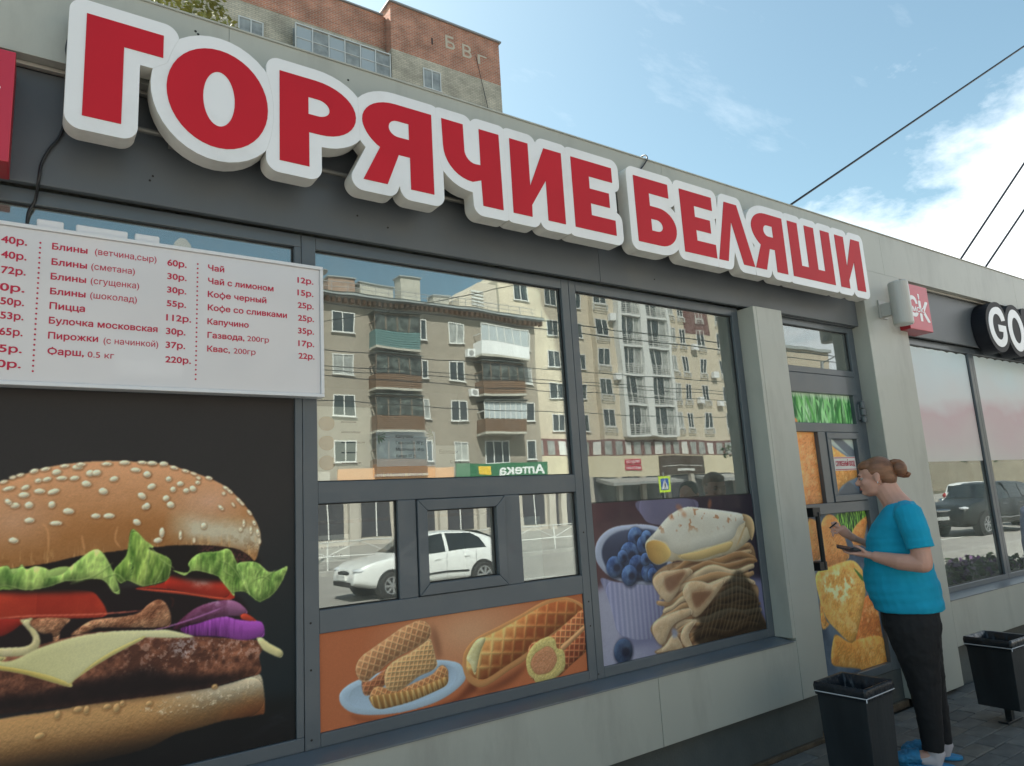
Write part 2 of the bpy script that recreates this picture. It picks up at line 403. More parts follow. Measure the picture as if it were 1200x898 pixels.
def lerp3(a, b, t):
    a = np.array(a, np.float32) / 255; b = np.array(b, np.float32) / 255
    return a + (b - a) * np.clip(t, 0, 1)[..., None]
T = {
 'burg_bun_top': [(-119, 1696),(-61, 1731),(5, 1757),(87, 1783),(197, 1797),(294, 1798),(401, 1788),(443, 1784),(557, 1744),(639, 1705),(694, 1659),(743, 1600),(775, 1548),(790, 1497),(784, 1447),(768, 1402),(744, 1426),(696, 1454),(601, 1474),(488, 1483),(412, 1483),(380, 1494),(319, 1480),(181, 1471),(88, 1455),(-45, 1444),(-104, 1437)],
 'burg_under_top': [(-91, 1497),(85, 1503),(278, 1510),(488, 1506),(660, 1482),(769, 1424),(781, 1373),(697, 1333),(546, 1348),(383, 1388),(234, 1348),(-85, 1384)],
 'burg_bun_bot': [(-58, 977),(-20, 981),(113, 976),(256, 980),(408, 976),(615, 960),(749, 972),(790, 974),(804, 915),(807, 838),(781, 830),(660, 835),(575, 828),(492, 822),(413, 798),(299, 792),(191, 794),(-11, 805),(-48, 785)],
 'burg_patty': [(-64, 1168),(55, 1189),(239, 1209),(417, 1178),(468, 1157),(539, 1152),(663, 1127),(776, 1103),(804, 1075),(786, 1042),(792, 982),(735, 973),(609, 961),(499, 963),(395, 968),(296, 973),(154, 981),(-21, 994),(-54, 996)],
 'burg_patty_dark': [(-57, 1045),(107, 1044),(188, 1054),(293, 1057),(419, 1068),(392, 1067),(498, 1027),(608, 1002),(735, 980),(609, 961),(499, 963),(395, 968),(296, 973),(154, 981),(-21, 994),(-54, 996)],
 'burg_dark_fill': [(-77, 1395),(91, 1377),(234, 1356),(412, 1347),(491, 1350),(673, 1295),(745, 1215),(722, 1117),(550, 1142),(389, 1166),(146, 1175),(-65, 1188)],
 'burg_tom_l': [(-75, 1372),(46, 1373),(138, 1363),(215, 1348),(241, 1322),(263, 1281),(257, 1258),(166, 1264),(-37, 1291),(-71, 1295)],
 'burg_tom_l2': [(-71, 1295),(-37, 1291),(33, 1279),(12, 1257),(-13, 1240),(-34, 1233),(-68, 1233)],
 'burg_tom_r': [(353, 1342),(384, 1346),(442, 1353),(471, 1378),(540, 1383),(626, 1354),(673, 1313),(694, 1272),(662, 1271),(547, 1302),(464, 1327),(385, 1340)],
 'burg_tom_r_cut': [(354, 1341),(385, 1339),(492, 1318),(604, 1288),(685, 1267),(644, 1268),(547, 1295),(385, 1332)],
 'burg_onion_up': [(478, 1186),(548, 1246),(627, 1265),(697, 1257),(741, 1215),(722, 1200),(663, 1205),(617, 1199),(549, 1194)],
 'burg_onion': [(503, 1183),(566, 1194),(622, 1204),(663, 1205),(698, 1191),(746, 1178),(796, 1167),(805, 1117),(776, 1110),(722, 1111),(652, 1132),(595, 1144),(539, 1155)],
 'burg_tom_bit': [(716, 1205),(740, 1205),(776, 1175),(758, 1174),(722, 1187)],
 'burg_bacon1': [(181, 1228),(218, 1249),(257, 1252),(317, 1250),(367, 1257),(414, 1285),(393, 1215),(420, 1200),(389, 1204),(318, 1212),(239, 1223),(210, 1211),(163, 1209)],
 'burg_bacon2': [(376, 1262),(407, 1289),(433, 1295),(455, 1277),(472, 1232),(467, 1199),(436, 1197),(399, 1204),(373, 1218)],
 'burg_onion_ring': [(16, 1277),(44, 1237),(54, 1210),(33, 1193),(-66, 1200),(-65, 1180),(21, 1164),(65, 1175),(75, 1202),(66, 1234),(43, 1263),(51, 1280),(29, 1280)],
 'burg_bacon3': [(46, 1278),(152, 1266),(143, 1244),(130, 1225),(127, 1199),(113, 1196),(107, 1223),(80, 1227),(52, 1251)],
 'burg_cheese': [(-64, 1168),(-4, 1153),(78, 1183),(182, 1203),(288, 1205),(416, 1191),(468, 1183),(550, 1149),(468, 1156),(389, 1169),(375, 1162),(291, 1126),(224, 1092),(174, 1059),(169, 1043),(119, 1066),(37, 1106),(-28, 1130),(-62, 1138)],
 'burg_cheese_edge': [(-63, 1148),(-29, 1142),(37, 1119),(104, 1090),(151, 1064),(167, 1056),(224, 1103),(290, 1140),(375, 1172),(389, 1174),(375, 1162),(291, 1126),(224, 1092),(174, 1059),(169, 1043),(119, 1066),(37, 1106),(-28, 1130),(-62, 1138)],
 'burg_cheese_tip': [(776, 1109),(796, 1109),(825, 1084),(874, 1049),(866, 1025),(810, 1056),(792, 1077)],
 'burg_let1': [(-79, 1434),(-29, 1458),(-10, 1427),(11, 1457),(25, 1440),(52, 1448),(89, 1433),(85, 1413),(127, 1414),(163, 1448),(229, 1490),(276, 1421),(305, 1335),(284, 1337),(253, 1379),(213, 1389),(175, 1387),(137, 1389),(91, 1375),(28, 1371),(-25, 1390),(-76, 1388)],
 'burg_let2': [(281, 1409),(320, 1462),(335, 1552),(381, 1508),(409, 1483),(391, 1479),(440, 1452),(467, 1432),(468, 1397),(458, 1363),(426, 1352),(384, 1346),(365, 1351),(328, 1371),(303, 1366)],
 'burg_let3': [(526, 1415),(562, 1447),(625, 1449),(672, 1454),(702, 1399),(733, 1335),(751, 1275),(733, 1287),(697, 1291),(691, 1277),(673, 1299),(644, 1338),(626, 1358),(563, 1382),(535, 1382),(513, 1371),(474, 1394),(518, 1381),(532, 1394)],
 'burg_let4': [(696, 1393),(744, 1401),(781, 1392),(819, 1357),(850, 1354),(895, 1369),(882, 1326),(857, 1285),(831, 1260),(806, 1248),(782, 1245),(745, 1279),(721, 1330)],
 'burg_let2f': [(335, 1552),(330, 1484),(347, 1426),(333, 1382)],
 'waf_plate': [(1103, 836),(1119, 861),(1168, 882),(1263, 896),(1361, 908),(1533, 906),(1625, 888),(1675, 862),(1697, 809),(1663, 773),(1582, 740),(1490, 725),(1355, 723),(1227, 741),(1153, 766),(1112, 802)],
 'waf_plate_in': [(1130, 831),(1168, 857),(1262, 871),(1531, 880),(1631, 863),(1658, 816),(1598, 773),(1456, 746),(1291, 750),(1184, 777),(1142, 801)],
 'waf_plate_sh': [(1147, 757),(1258, 718),(1455, 706),(1632, 725),(1716, 781),(1755, 799),(1752, 750),(1668, 712),(1523, 687),(1321, 699),(1196, 725)],
 'waf_wall_sh': [(1532, 1054),(1565, 1001),(1576, 926),(1561, 905),(1536, 993)],
 'waf_a': [(1175, 934),(1195, 970),(1240, 994),(1292, 1018),(1339, 1040),(1386, 1062),(1431, 1074),(1470, 1082),(1511, 1069),(1530, 1036),(1523, 1004),(1494, 987),(1437, 966),(1383, 951),(1329, 931),(1289, 909),(1250, 887),(1224, 872),(1199, 879),(1181, 899)],
 'waf_b': [(1202, 879),(1237, 873),(1295, 902),(1328, 908),(1340, 871),(1287, 835),(1235, 817),(1207, 828)],
 'waf_c': [(1302, 878),(1315, 910),(1355, 935),(1423, 954),(1479, 978),(1522, 998),(1535, 969),(1547, 919),(1553, 882),(1524, 863),(1460, 850),(1378, 813),(1325, 817),(1306, 837)],
 'waf_d': [(1235, 795),(1237, 822),(1261, 846),(1313, 831),(1378, 819),(1460, 833),(1530, 850),(1574, 879),(1605, 855),(1606, 813),(1584, 787),(1485, 770),(1389, 759),(1310, 752),(1259, 762)],
 'waf_d_side': [(1236, 811),(1325, 806),(1431, 803),(1528, 815),(1600, 826),(1599, 796),(1555, 780),(1429, 757),(1310, 752),(1259, 762),(1241, 788)],
 'waf_big': [(1683, 875),(1701, 923),(1761, 966),(1881, 999),(2006, 1034),(2153, 1080),(2259, 1090),(2342, 1072),(2416, 1028),(2411, 975),(2323, 952),(2206, 912),(2137, 878),(2033, 828),(1934, 796),(1839, 760),(1774, 749),(1718, 777),(1690, 822)],
 'waf_big_in': [(1702, 872),(1719, 910),(1773, 954),(1893, 984),(2019, 1021),(2152, 1060),(2257, 1073),(2333, 1061),(2400, 1018),(2389, 990),(2309, 966),(2192, 922),(2109, 887),(2007, 849),(1909, 816),(1828, 788),(1775, 779),(1732, 805),(1706, 835)],
 'waf_big_sh': [(1718, 772),(1779, 735),(1947, 778),(2046, 815),(2031, 796),(1944, 742),(1810, 719),(1735, 738)],
 'waf_cheese': [(1706, 891),(1760, 956),(1812, 958),(1783, 910),(1761, 852),(1745, 808),(1723, 858)],
 'waf_cut_body': [(2051, 880),(2110, 904),(2206, 918),(2293, 962),(2399, 1012),(2421, 998),(2429, 833),(2305, 761),(2226, 719),(2180, 705),(2095, 715),(2042, 762)],
 'waf_cut_face': [(2032, 817),(2049, 858),(2095, 895),(2169, 912),(2212, 894),(2223, 853),(2259, 836),(2270, 790),(2258, 747),(2211, 721),(2151, 707),(2087, 713),(2068, 738),(2042, 762)],
 'waf_cut_in': [(2059, 802),(2083, 842),(2121, 858),(2165, 868),(2200, 846),(2217, 804),(2201, 773),(2170, 751),(2126, 747),(2084, 757)],
 'waf_cut_fold': [(2245, 855),(2317, 890),(2407, 935),(2409, 914),(2331, 871),(2266, 835)],
 'waf_cut_lower': [(2274, 834),(2346, 869),(2417, 910),(2421, 834),(2305, 761),(2276, 777)],
 'pan_pot': [(2543, 1154),(2668, 1120),(2890, 1102),(3046, 1091),(3027, 952),(2914, 818),(2792, 807),(2692, 835),(2632, 869),(2607, 963),(2576, 1069)],
 'pan_pot_rim': [(2515, 1280),(2551, 1359),(2657, 1410),(2837, 1417),(2991, 1394),(3081, 1344),(3093, 1197),(3013, 1084),(2812, 1094),(2641, 1139),(2549, 1205)],
 'pan_pot_in': [(2563, 1275),(2599, 1345),(2698, 1386),(2849, 1390),(2987, 1367),(3056, 1278),(3019, 1127),(2890, 1105),(2713, 1131),(2603, 1189)],
 'pan_back_pot': [(2868, 1546),(3329, 1532),(3297, 1433),(3089, 1400),(2945, 1414),(2888, 1456)],
 'pan_tabl': [(2496, 1098),(3039, 1038),(3938, 999),(3995, 663),(3948, 432),(2493, 683)],
 'pan_mess': [(2941, 1135),(3058, 1178),(3259, 1182),(3582, 1189),(3784, 1246),(3839, 1168),(3809, 1109),(3756, 1090),(3762, 1017),(3830, 961),(3810, 856),(3859, 694),(3493, 667),(3153, 698),(2962, 706),(2887, 729),(2952, 750),(2884, 823),(2882, 865),(2974, 916),(3000, 988),(2945, 1048),(2920, 1094)],
 'pan_dark': [(3678, 1085),(3804, 928),(3840, 804),(3878, 692),(3645, 690),(3392, 705),(3254, 704),(3198, 778),(3274, 833),(3214, 885),(3436, 970),(3557, 1038)],
 'pan_top': [(2893, 1313),(2970, 1362),(3095, 1445),(3236, 1489),(3374, 1479),(3626, 1446),(3757, 1423),(3841, 1391),(3857, 1315),(3787, 1258),(3661, 1207),(3507, 1184),(3326, 1171),(3192, 1188),(3093, 1197),(2979, 1183),(2919, 1213),(2894, 1258)],
 'pan_top_face': [(2919, 1327),(2988, 1372),(3095, 1445),(3236, 1489),(3374, 1479),(3626, 1446),(3757, 1420),(3789, 1381),(3705, 1349),(3636, 1281),(3483, 1257),(3338, 1245),(3232, 1230),(3147, 1226),(3085, 1254),(3059, 1300),(2981, 1323)],
 'pan_top_fold': [(2900, 1307),(2965, 1319),(3042, 1296),(3084, 1248),(3063, 1211),(2979, 1186),(2919, 1213),(2897, 1258)],
 'pan_top_under': [(3146, 1221),(3336, 1233),(3482, 1251),(3633, 1263),(3586, 1213),(3473, 1199),(3328, 1182),(3193, 1194)],
 'pan_top_roll': [(3757, 1423),(3842, 1397),(3859, 1327),(3816, 1256),(3783, 1344),(3709, 1264),(3665, 1231),(3739, 1323),(3777, 1369)],
 'pan_f1': [(2921, 1104),(2989, 1141),(3102, 1141),(3219, 1141),(3249, 1115),(3158, 1069),(3099, 1009),(3030, 973),(2986, 1000),(2951, 1037)],
 'pan_f1d': [(3016, 1105),(3099, 1124),(3199, 1126),(3123, 1061),(3053, 1025),(3016, 1051)],
 'pan_f2': [(3150, 1014),(3207, 1063),(3309, 1058),(3410, 1031),(3540, 1052),(3436, 970),(3281, 876),(3212, 874),(3188, 932)],
 'pan_f2d': [(3232, 1005),(3370, 1001),(3403, 986),(3288, 920),(3237, 926)],
 'pan_f3': [(2886, 833),(2907, 882),(3021, 910),(3186, 922),(3206, 886),(3061, 851),(3006, 805),(2969, 758),(2923, 770)],
 'pan_f4': [(3098, 770),(3139, 829),(3242, 848),(3165, 782),(3188, 714),(3138, 711)],
 'pan_f5': [(2902, 726),(2967, 748),(3053, 798),(3106, 716),(3057, 713)],
 'pan_stripe': [(3254, 1149),(3393, 1147),(3578, 1166),(3735, 1189),(3651, 1148),(3425, 1121),(3267, 1119)],
 'door_green': [(4449, 2235),(5251, 2236),(5237, 2031),(4439, 2032)],
 'door_s1': [(4456, 1957),(4687, 1954),(4683, 1821),(4696, 1648),(4695, 1458),(4446, 1450),(4450, 1693)],
 'door_s2': [(4820, 1872),(4885, 1841),(5053, 1766),(5163, 1744),(5174, 1637),(5009, 1589),(4906, 1551),(4819, 1493),(4812, 1687)],
 'door_sky': [(4811, 1914),(5205, 1905),(5202, 1744),(5023, 1798),(4838, 1872)],
 'door_dk': [(4837, 1492),(4922, 1540),(5027, 1588),(5174, 1489),(5169, 1468)],
 'door_s3': [(4461, 1332),(4532, 1342),(4562, 1312),(4561, 1199),(4551, 1080),(4495, 1071),(4447, 1096)],
 'door_s4': [(4609, 1295),(4659, 1349),(4728, 1367),(4800, 1341),(4851, 1280),(4882, 1189),(4906, 1071),(4843, 1033),(4708, 1016),(4608, 1026),(4604, 1167)],
 'door_gr': [(4790, 1357),(5250, 1370),(5199, 1288),(5027, 1224),(4923, 1246)],
 'door_s5': [(4965, 1198),(5038, 1268),(5209, 1326),(5147, 1200),(5086, 1130),(4977, 1138)],
 'door_s6': [(4475, 983),(4683, 1019),(4923, 1033),(5030, 972),(5065, 895),(5031, 767),(4842, 508),(4761, 499),(4631, 594),(4529, 689),(4477, 832)],
 'door_s6b': [(4528, 895),(4594, 964),(4776, 974),(4922, 924),(4871, 829),(4777, 769),(4609, 816)],
 'door_s7': [(5031, 767),(5165, 693),(5189, 471),(5236, 234),(5036, 226),(4881, 253),(4838, 495)],
 'door_s8': [(4571, 534),(4624, 567),(4761, 499),(4893, 500),(5187, 464),(5246, 218),(5197, 198),(4982, 228),(4891, 292),(4769, 327),(4647, 354),(4522, 401)],
 'door_s9': [(4482, 804),(4526, 676),(4556, 645),(4466, 630)],
 'door_leaf': [(4937, 980),(5052, 896),(5021, 885)],
}
SEEDS = [(-37,1710,20.0,7.5,0.25),(9,1712,14.6,8.7,0.5),(6,1687,17.2,10.8,0.0),(50,1698,18.5,9.3,-0.05),(90,1695,19.8,10.0,0.3),(-17,1653,14.8,10.7,-0.05),(-36,1666,8.9,13.9,0.8),(22,1652,13.7,13.0,-0.5),(87,1651,11.7,13.7,0.0),(137,1626,11.5,18.8,1.4),(102,1587,8.5,20.8,1.5),(26,1601,10.0,16.2,1.5),(187,1719,16.8,11.9,-0.3),(240,1691,12.6,17.2,1.2),(220,1605,9.4,16.9,1.5),(261,1603,10.1,20.4,1.5),(272,1734,15.4,10.4,0.3),(198,1756,15.9,12.6,0.0),(217,1757,15.0,12.6,0.2),(380,1749,11.8,13.1,0.8),(364,1670,11.7,17.6,0.9),(378,1630,14.9,11.7,0.4),(350,1576,15.8,11.6,-0.7),(341,1765,19.1,8.9,-0.1),(150,1740,16.5,9.0,0.15),(112,1741,19.1,8.4,0.0),(44,1734,11.6,8.8,0.2),(69,1738,15.0,8.3,0.3),(96,1762,15.2,11.2,0.2),(158,1778,18.6,10.2,0.0),(-15,1538,9.8,15.9,1.3),(304,1792,19.9,8.8,0.0),(247,1788,19.4,7.0,0.0),(31,1767,14.8,8.3,0.3),(63,1773,16.9,7.2,0.2),(-8,1754,13.6,6.5,0.3),(119,1783,16.4,6.8,0.1),(168,1788,16.7,6.8,0.0),(362,1792,18.2,7.1,-0.1),(391,1788,16.3,8.4,-0.1),(-52,1733,13.3,6.5,0.3),(-28,1747,11.6,6.5,0.3),(379,1748,14.0,11.9,-0.4),(395,1703,16.2,11.9,0.4),(452,1729,11.1,10.8,0.0),(468,1690,11.1,12.0,0.0),(492,1710,13.5,10.3,0.0),(514,1684,12.5,10.3,0.0),(537,1690,14.3,12.2,-0.7),(445,1658,13.2,11.9,0.5),(461,1633,15.5,13.1,-0.6),(554,1713,10.4,8.6,0.0),(556,1731,10.4,7.4,-0.5),(594,1729,15.3,7.4,-0.3),(649,1668,8.4,7.5,-0.6),(639,1614,15.5,7.4,-0.8),(685,1623,12.1,5.0,-1.0),(725,1549,6.1,17.4,0.0),(752,1521,6.2,18.7,0.0),(713,1526,8.5,9.9,0.0),(578,1549,11.5,13.3,0.0),(434,1533,9.8,21.1,0.0),(497,1520,6.7,20.1,0.0),(545,1497,6.8,11.9,0.0),(421,1506,16.2,10.5,0.1),(382,1633,10.7,12.9,0.0),(396,1789,18.5,8.4,-0.1),(434,1786,16.6,9.7,-0.1),(470,1771,16.8,7.3,-0.3),(510,1758,15.9,6.7,-0.3),(539,1747,13.8,6.1,-0.4),(657,1688,15.6,6.9,-0.6),(672,1675,15.7,6.3,-0.7),(706,1639,15.9,6.3,-0.8),(718,1626,12.3,6.3,-0.8),(746,1590,16.1,6.3,-0.9),(765,1548,12.4,7.5,-1.2),(779,1510,7.5,18.8,0.2),(786,1475,6.2,12.5,0.0)]
SEEDS_LOW = [(134,962,9.8,15.6,0.0),(192,967,15.9,11.1,0.0),(217,961,9.5,15.9,0.0),(278,959,15.0,9.7,0.0),(307,949,12.2,17.9,0.0),(323,961,9.2,11.4,0.0),(407,944,12.7,10.0,0.0),(87,906,17.8,10.7,0.1),(625,962,11.3,8.7,0.0)]
BERRIES = [(2648, 1203, 60), (2820, 1345, 60), (2764, 1258, 71), (2816, 1187, 68), (2876, 1303, 52), (2751, 1148, 59), (2904, 1339, 43), (2895, 1149, 55), (2711, 1252, 38), (2881, 1221, 39), (2925, 1136, 40)]
BERRY_TABLE = (2660, 769, 66)
def art_burger():
    A = Art(-.62, .93, .715, 2.07, 560)
    X, Z = A.grid()
    n1 = A.fld(90, 1); n2 = A.fld(14, 5); n3 = A.fld(5, 9, 3); nv = A.fld(9, 12, 3, .6, 3.2)
    cracks = A.fld(9, 90, 3)
    A.a = lerp3((46, 43, 42), (24, 34, 38), (1500 - Z) / 700 + (X - 700) / 900) + (n1[..., None] - .5) * .012
    slate = np.clip((810 + (X - 300) * .07 - Z) / 45, 0, 1) * np.clip((X - 200) / 250, 0, 1)
    A.put(slate, np.repeat((.10 + .22 * np.clip(A.fld(22, 40, 4, 2.2, .7) - .48, 0, 1) * 2.6)[..., None], 3, 2) * np.array([.85, 1., 1.1], np.float32), .85)
    A.put(blur(A.mask([(-620, 760), (500, 770), (830, 800), (830, 880), (-620, 880)]), 14), (18, 20, 20), .9)
    # lower bun
    t = np.clip((X - 150) / 600, 0, 1); v = np.clip((Z - 800) / 160, 0, 1)
    col = lerp3((150, 92, 42), (178, 132, 82), np.clip(v * 1.3 + .2 * n2, 0, 1))
    col = col + (lerp3((0, 0, 0), (205, 190, 160), v * 1.2 - .25) - col) * (np.clip((X - 420) / 200, 0, 1) * np.clip(v * 1.7 - .75 + .5 * n2, 0, 1) * .85)[..., None]
    col = col + (np.array([150, 74, 36], np.float32) / 255 - col) * (np.clip((X - 600) / 150, 0, 1) * np.clip(1.15 - v * 1.7, 0, 1))[..., None]
    A.body([(-620, 800), (-600, 900), (-560, 965), (-400, 978)] + T['burg_bun_bot'][1:-1] + [(-300, 790)], col, 26, (-.15, .9), .45, .8, n3 + nv, 2.2)
    A.put(A.mask([(380, 925), (480, 950), (640, 955), (760, 960), (785, 930), (640, 900), (500, 890)]) * (np.clip(n3 - .55, 0, 1) * 4), (232, 214, 180), .6)
    sh = blur(A.mask([(-620, 700), (-620, 860), (-20, 850), (250, 838), (420, 830), (560, 826), (700, 820), (850, 810), (850, 700)]), 24)
    A.put(sh, (20, 20, 22), .93)
    A.put(A.mask(T['burg_dark_fill'], soft=4), (30, 20, 22))
    # patty
    pc = lerp3((84, 48, 36), (158, 96, 68), np.clip((n2 - .35) * 2.0 + (n1 - .5), 0, 1))
    A.body([(-600, 1000), (-600, 1160)] + T['burg_patty'][:-1] + [(-400, 985)], pc, 18, (-.3, .9), .5, .75, n2, 4.)
    A.put(A.mask(T['burg_patty'], soft=2) * np.clip((n3 * .6 + n2 * .5 - .60) * 9, 0, 1) * np.clip((X - 260) / 160, .12, 1) * np.clip((Z - 1015) / 50, 0, 1), (206, 172, 156), .42)
    A.put(blur(A.mask([(480, 1140), (540, 1150), (560, 1110), (520, 1080), (480, 1100)]), 4) * np.clip((n3 - .35) * 4, 0, 1), (210, 205, 208), .45)
    A.put(blur(A.mask(T['burg_patty_dark']), 7), (24, 17, 20), .9)
    # tomato, onion, bacon
    rc = lerp3((150, 34, 20), (205, 66, 38), np.clip(n1 * 1.7 - .45 + (X < 60) * .2, 0, 1))
    A.body([(-620, 1370), (-60, 1372), (-60, 1290), (-620, 1290)], rc, 10)
    A.body(T['burg_tom_l2'], (150, 34, 24), 8)
    A.body(T['burg_tom_l'], rc, 12, (-.2, .9), .3, .8)
    A.stroke([(-120, 1294), (40, 1288), (150, 1277), (250, 1268), (400, 1262)], 5, (226, 110, 84), .8)
    A.body(T['burg_tom_r'], lerp3((165, 34, 20), (206, 58, 34), n1 * 1.4 - .2), 16, (-.4, .9), .5, .75)
    A.put(blur(A.mask([(485, 1408), (540, 1395), (590, 1350), (610, 1325), (560, 1330), (530, 1350)]), 6) * np.clip(n2 * 2 - .3, 0, 1), (236, 206, 190), .72)
    A.body(T['burg_tom_r_cut'], (200, 70, 44), 4)
    A.body(T['burg_onion_up'], lerp3((70, 24, 46), (140, 84, 120), np.clip((X - 480) / 220 + n2 - .5, 0, 1)), 8, (-.3, .9), .7)
    A.put(blur(A.mask([(560, 1315), (650, 1310), (690, 1275), (650, 1258), (600, 1262)]), 5) * A.mask(T['burg_onion_up'], soft=2) * np.clip((n2 - .4) * 5, 0, 1), (214, 190, 214), .6)
    A.body(T['burg_tom_bit'], (190, 60, 36), 5)
    st = A.fld(7, 77, 2, .5, 5)
    oc = lerp3((86, 26, 92), (152, 66, 160), np.clip((X - 470) / 220 + (st - .5) * 1.1, 0, 1))
    A.body(T['burg_onion'], oc, 11, (-.2, .95), .55, .75)
    A.put(blur(A.mask([(640, 1233), (700, 1225), (765, 1223), (770, 1195), (700, 1200), (650, 1212)]), 4) * A.mask(T['burg_onion'], soft=2) * np.clip((st - .3) * 3, 0, 1), (222, 196, 226), .75)
    A.stroke([(405, 1188), (500, 1203), (585, 1222), (650, 1240)], 5, (196, 120, 190), .8)
    bc = lerp3((110, 62, 40), (196, 140, 100), n2 * 1.8 - .4)
    for k in ('burg_bacon1', 'burg_bacon3', 'burg_bacon2'): A.body(T[k], bc, 10, (-.4, .8), .7, .7, n3, 3.)
    A.stroke([(468, 1300), (478, 1285), (474, 1262)], 6, (60, 26, 22), .9)
    A.body([(-620, 1180), (-620, 1150), (-80, 1150), (-80, 1180)], (205, 190, 120), 5)
    A.body(T['burg_onion_ring'], lerp3((190, 176, 118), (212, 196, 150), n2), 7, (-.3, .8), .5, .8)
    A.body(T['burg_cheese'], lerp3((196, 188, 128), (216, 208, 156), np.clip((X + 40) / 420 + (n1 - .5) * .4, 0, 1)), 7, (-.2, .9), .25, .9)
    A.body(T['burg_cheese_edge'], lerp3((196, 170, 84), (206, 194, 120), np.clip(X / 450, 0, 1)), 4, (0, .9), .4, .85)
    A.body(T['burg_cheese_tip'], (214, 200, 140), 6)
    # under the top bun, lettuce
    A.put(A.mask(T['burg_under_top'], soft=5), (26, 19, 17))
    A.put(blur(A.mask([(560, 1470), (640, 1470), (745, 1430), (765, 1400), (700, 1385), (620, 1410)]), 5) * np.clip(n3 * 2 - .4, 0, 1), (96, 50, 44), .8)
    A.put(A.mask([(-620, 1480), (-60, 1480), (-60, 1380), (-620, 1380)], soft=5), (26, 19, 17))
    # top bun
    top = np.clip((Z - 1480) / 320, 0, 1)
    yellow = np.exp(-((Z - 1560) / 55) ** 2) * np.clip(1 - np.abs(X - 330) / 500, 0, 1)
    col = lerp3((170, 112, 60), (206, 146, 102), top * 1.3 - .1 + (n2 - .5) * .3)
    col = col * (1 - .4 * yellow[..., None]) + np.array([150, 88, 34], np.float32) / 255 * .4 * yellow[..., None]
    pale = np.clip((X - 440) / 110, 0, 1) * np.exp(-((Z - (1540 - (X - 560) * .22)) / 52) ** 2)
    col = col + (np.array([206, 196, 168], np.float32) / 255 - col) * np.clip(pale * (.75 + n2 * .5), 0, .9)[..., None]
    pk = np.clip(1 - np.hypot((X - 600) / 160, (Z - 1640) / 90), 0, 1) + .7 * np.clip(1 - np.hypot((X + 20) / 170, (Z - 1600) / 120), 0, 1)
    col = col + (np.array([206, 158, 128], np.float32) / 255 - col) * (pk * .8)[..., None]
    P = [(-620, 1400), (-640, 1500), (-560, 1590), (-380, 1670), (-200, 1705)] + T['burg_bun_top'][1:-1]
    A.body(P, col, 34, (-.2, .6), .28, .86, n3 + .5 * nv, 1.4)
    lowm = A.mask(P, soft=1) * np.clip((1530 - Z - (X < 300) * 15) / 60, 0, 1)
    A.put(lowm * np.clip((cracks - .5) * 5, 0, 1), (112, 64, 26), .3)
    A.put(lowm * np.clip((nv - .55) * 6, 0, 1), (226, 176, 112), .45)
    for p in ([(62, 1590), (80, 1560), (85, 1490)], [(290, 1565), (283, 1520), (300, 1490)], [(180, 1540), (190, 1490)]):
        A.stroke(p, 6, (216, 152, 96), .6)
    for S in (SEEDS, SEEDS_LOW):
        for x, z, a, b, an in S:
            W = A.win(x, z, 34)
            if W.h < 8 or W.w < 8: continue
            W.put(blur(W.mask(A.oval(x + 2, z - 3, a * .95 + 1.5, b * .95 + 1.5, an)), 1), (104, 60, 28), .55)
            W.body(A.oval(x, z, a * .9, b * .9, an), (226, 210, 176) if S is SEEDS else (196, 154, 100), 4, (-.4, .8), .6, .8)
    r = random.Random(5)
    for k in range(26):
        x = r.uniform(-520, -130); z = 1540 + (1 - ((x + 100) / 520) ** 2) * 150 * r.random()
        A.win(x, z, 34).body(A.oval(x, z, 15, 9, r.uniform(-.5, .8)), (226, 210, 176), 4)
    fold = A.fld(20, 31, 3, .7, 2.0); f2 = A.fld(10, 35, 3)
    gc = lerp3((70, 104, 34), (182, 204, 96), np.clip((fold - .28) * 2.1, 0, 1))
    gd = lerp3((70, 106, 38), (176, 204, 100), np.clip((fold * .7 + f2 * .3 - .3) * 2.2, 0, 1))
    for cx, cz, a, b in ((-10, 1420, 45, 26), (60, 1410, 40, 22), (115, 1412, 50, 26), (172, 1412, 40, 24), (20, 1400, 60, 18), (220, 1420, 36, 18)):
        A.body(A.oval(cx, cz, a, b, .2), (138, 160, 84), 10)
    A.body([(-620, 1420), (-300, 1440), (-60, 1400), (-60, 1380), (-620, 1385)], gd, 8)
    A.body(T['burg_let3'], gd, 8, (-.5, .8), .8, .75, fold, 8)
    A.body(T['burg_let4'], gd + .03, 9, (-.5, .8), .8, .8, fold, 10)
    A.body(T['burg_let1'], gc * .5 + gd * .5 + .06, 8, (-.3, .9), .8, .75, fold, 8)
    A.body(T['burg_let2'], gc, 10, (-.4, .8), .8, .75, fold, 8)
    A.body(T['burg_let2f'], gd, 6, tex=f2, tk=5)
    for k in ('burg_let1', 'burg_let2', 'burg_let3', 'burg_let4'):
        m = A.mask(T[k], soft=1); A.put(np.clip(m - blur(m, 2), 0, 1) * 1.9, (206, 218, 136), .75)
    for p in ([(410, 1345), (440, 1400), (450, 1450)], [(396, 1500), (390, 1430), (380, 1350)], [(396, 1490), (430, 1440), (480, 1400)], [(150, 1380), (220, 1400), (280, 1440)], [(250, 1390), (290, 1400), (320, 1370)], [(640, 1415), (680, 1390), (720, 1330)], [(660, 1420), (650, 1380), (690, 1350)], [(780, 1290), (800, 1330), (850, 1360)], [(760, 1330), (800, 1340), (830, 1320)], [(780, 1300), (770, 1340), (790, 1370)]):
        A.stroke([(x + 2, z - 4) for x, z in p], 4, (70, 100, 40), .5); A.stroke(p, 3, (196, 214, 124), .6)
    A.a *= (1 + (A.fld(2, 71, 1)[..., None] - .5) * .045)
    return A

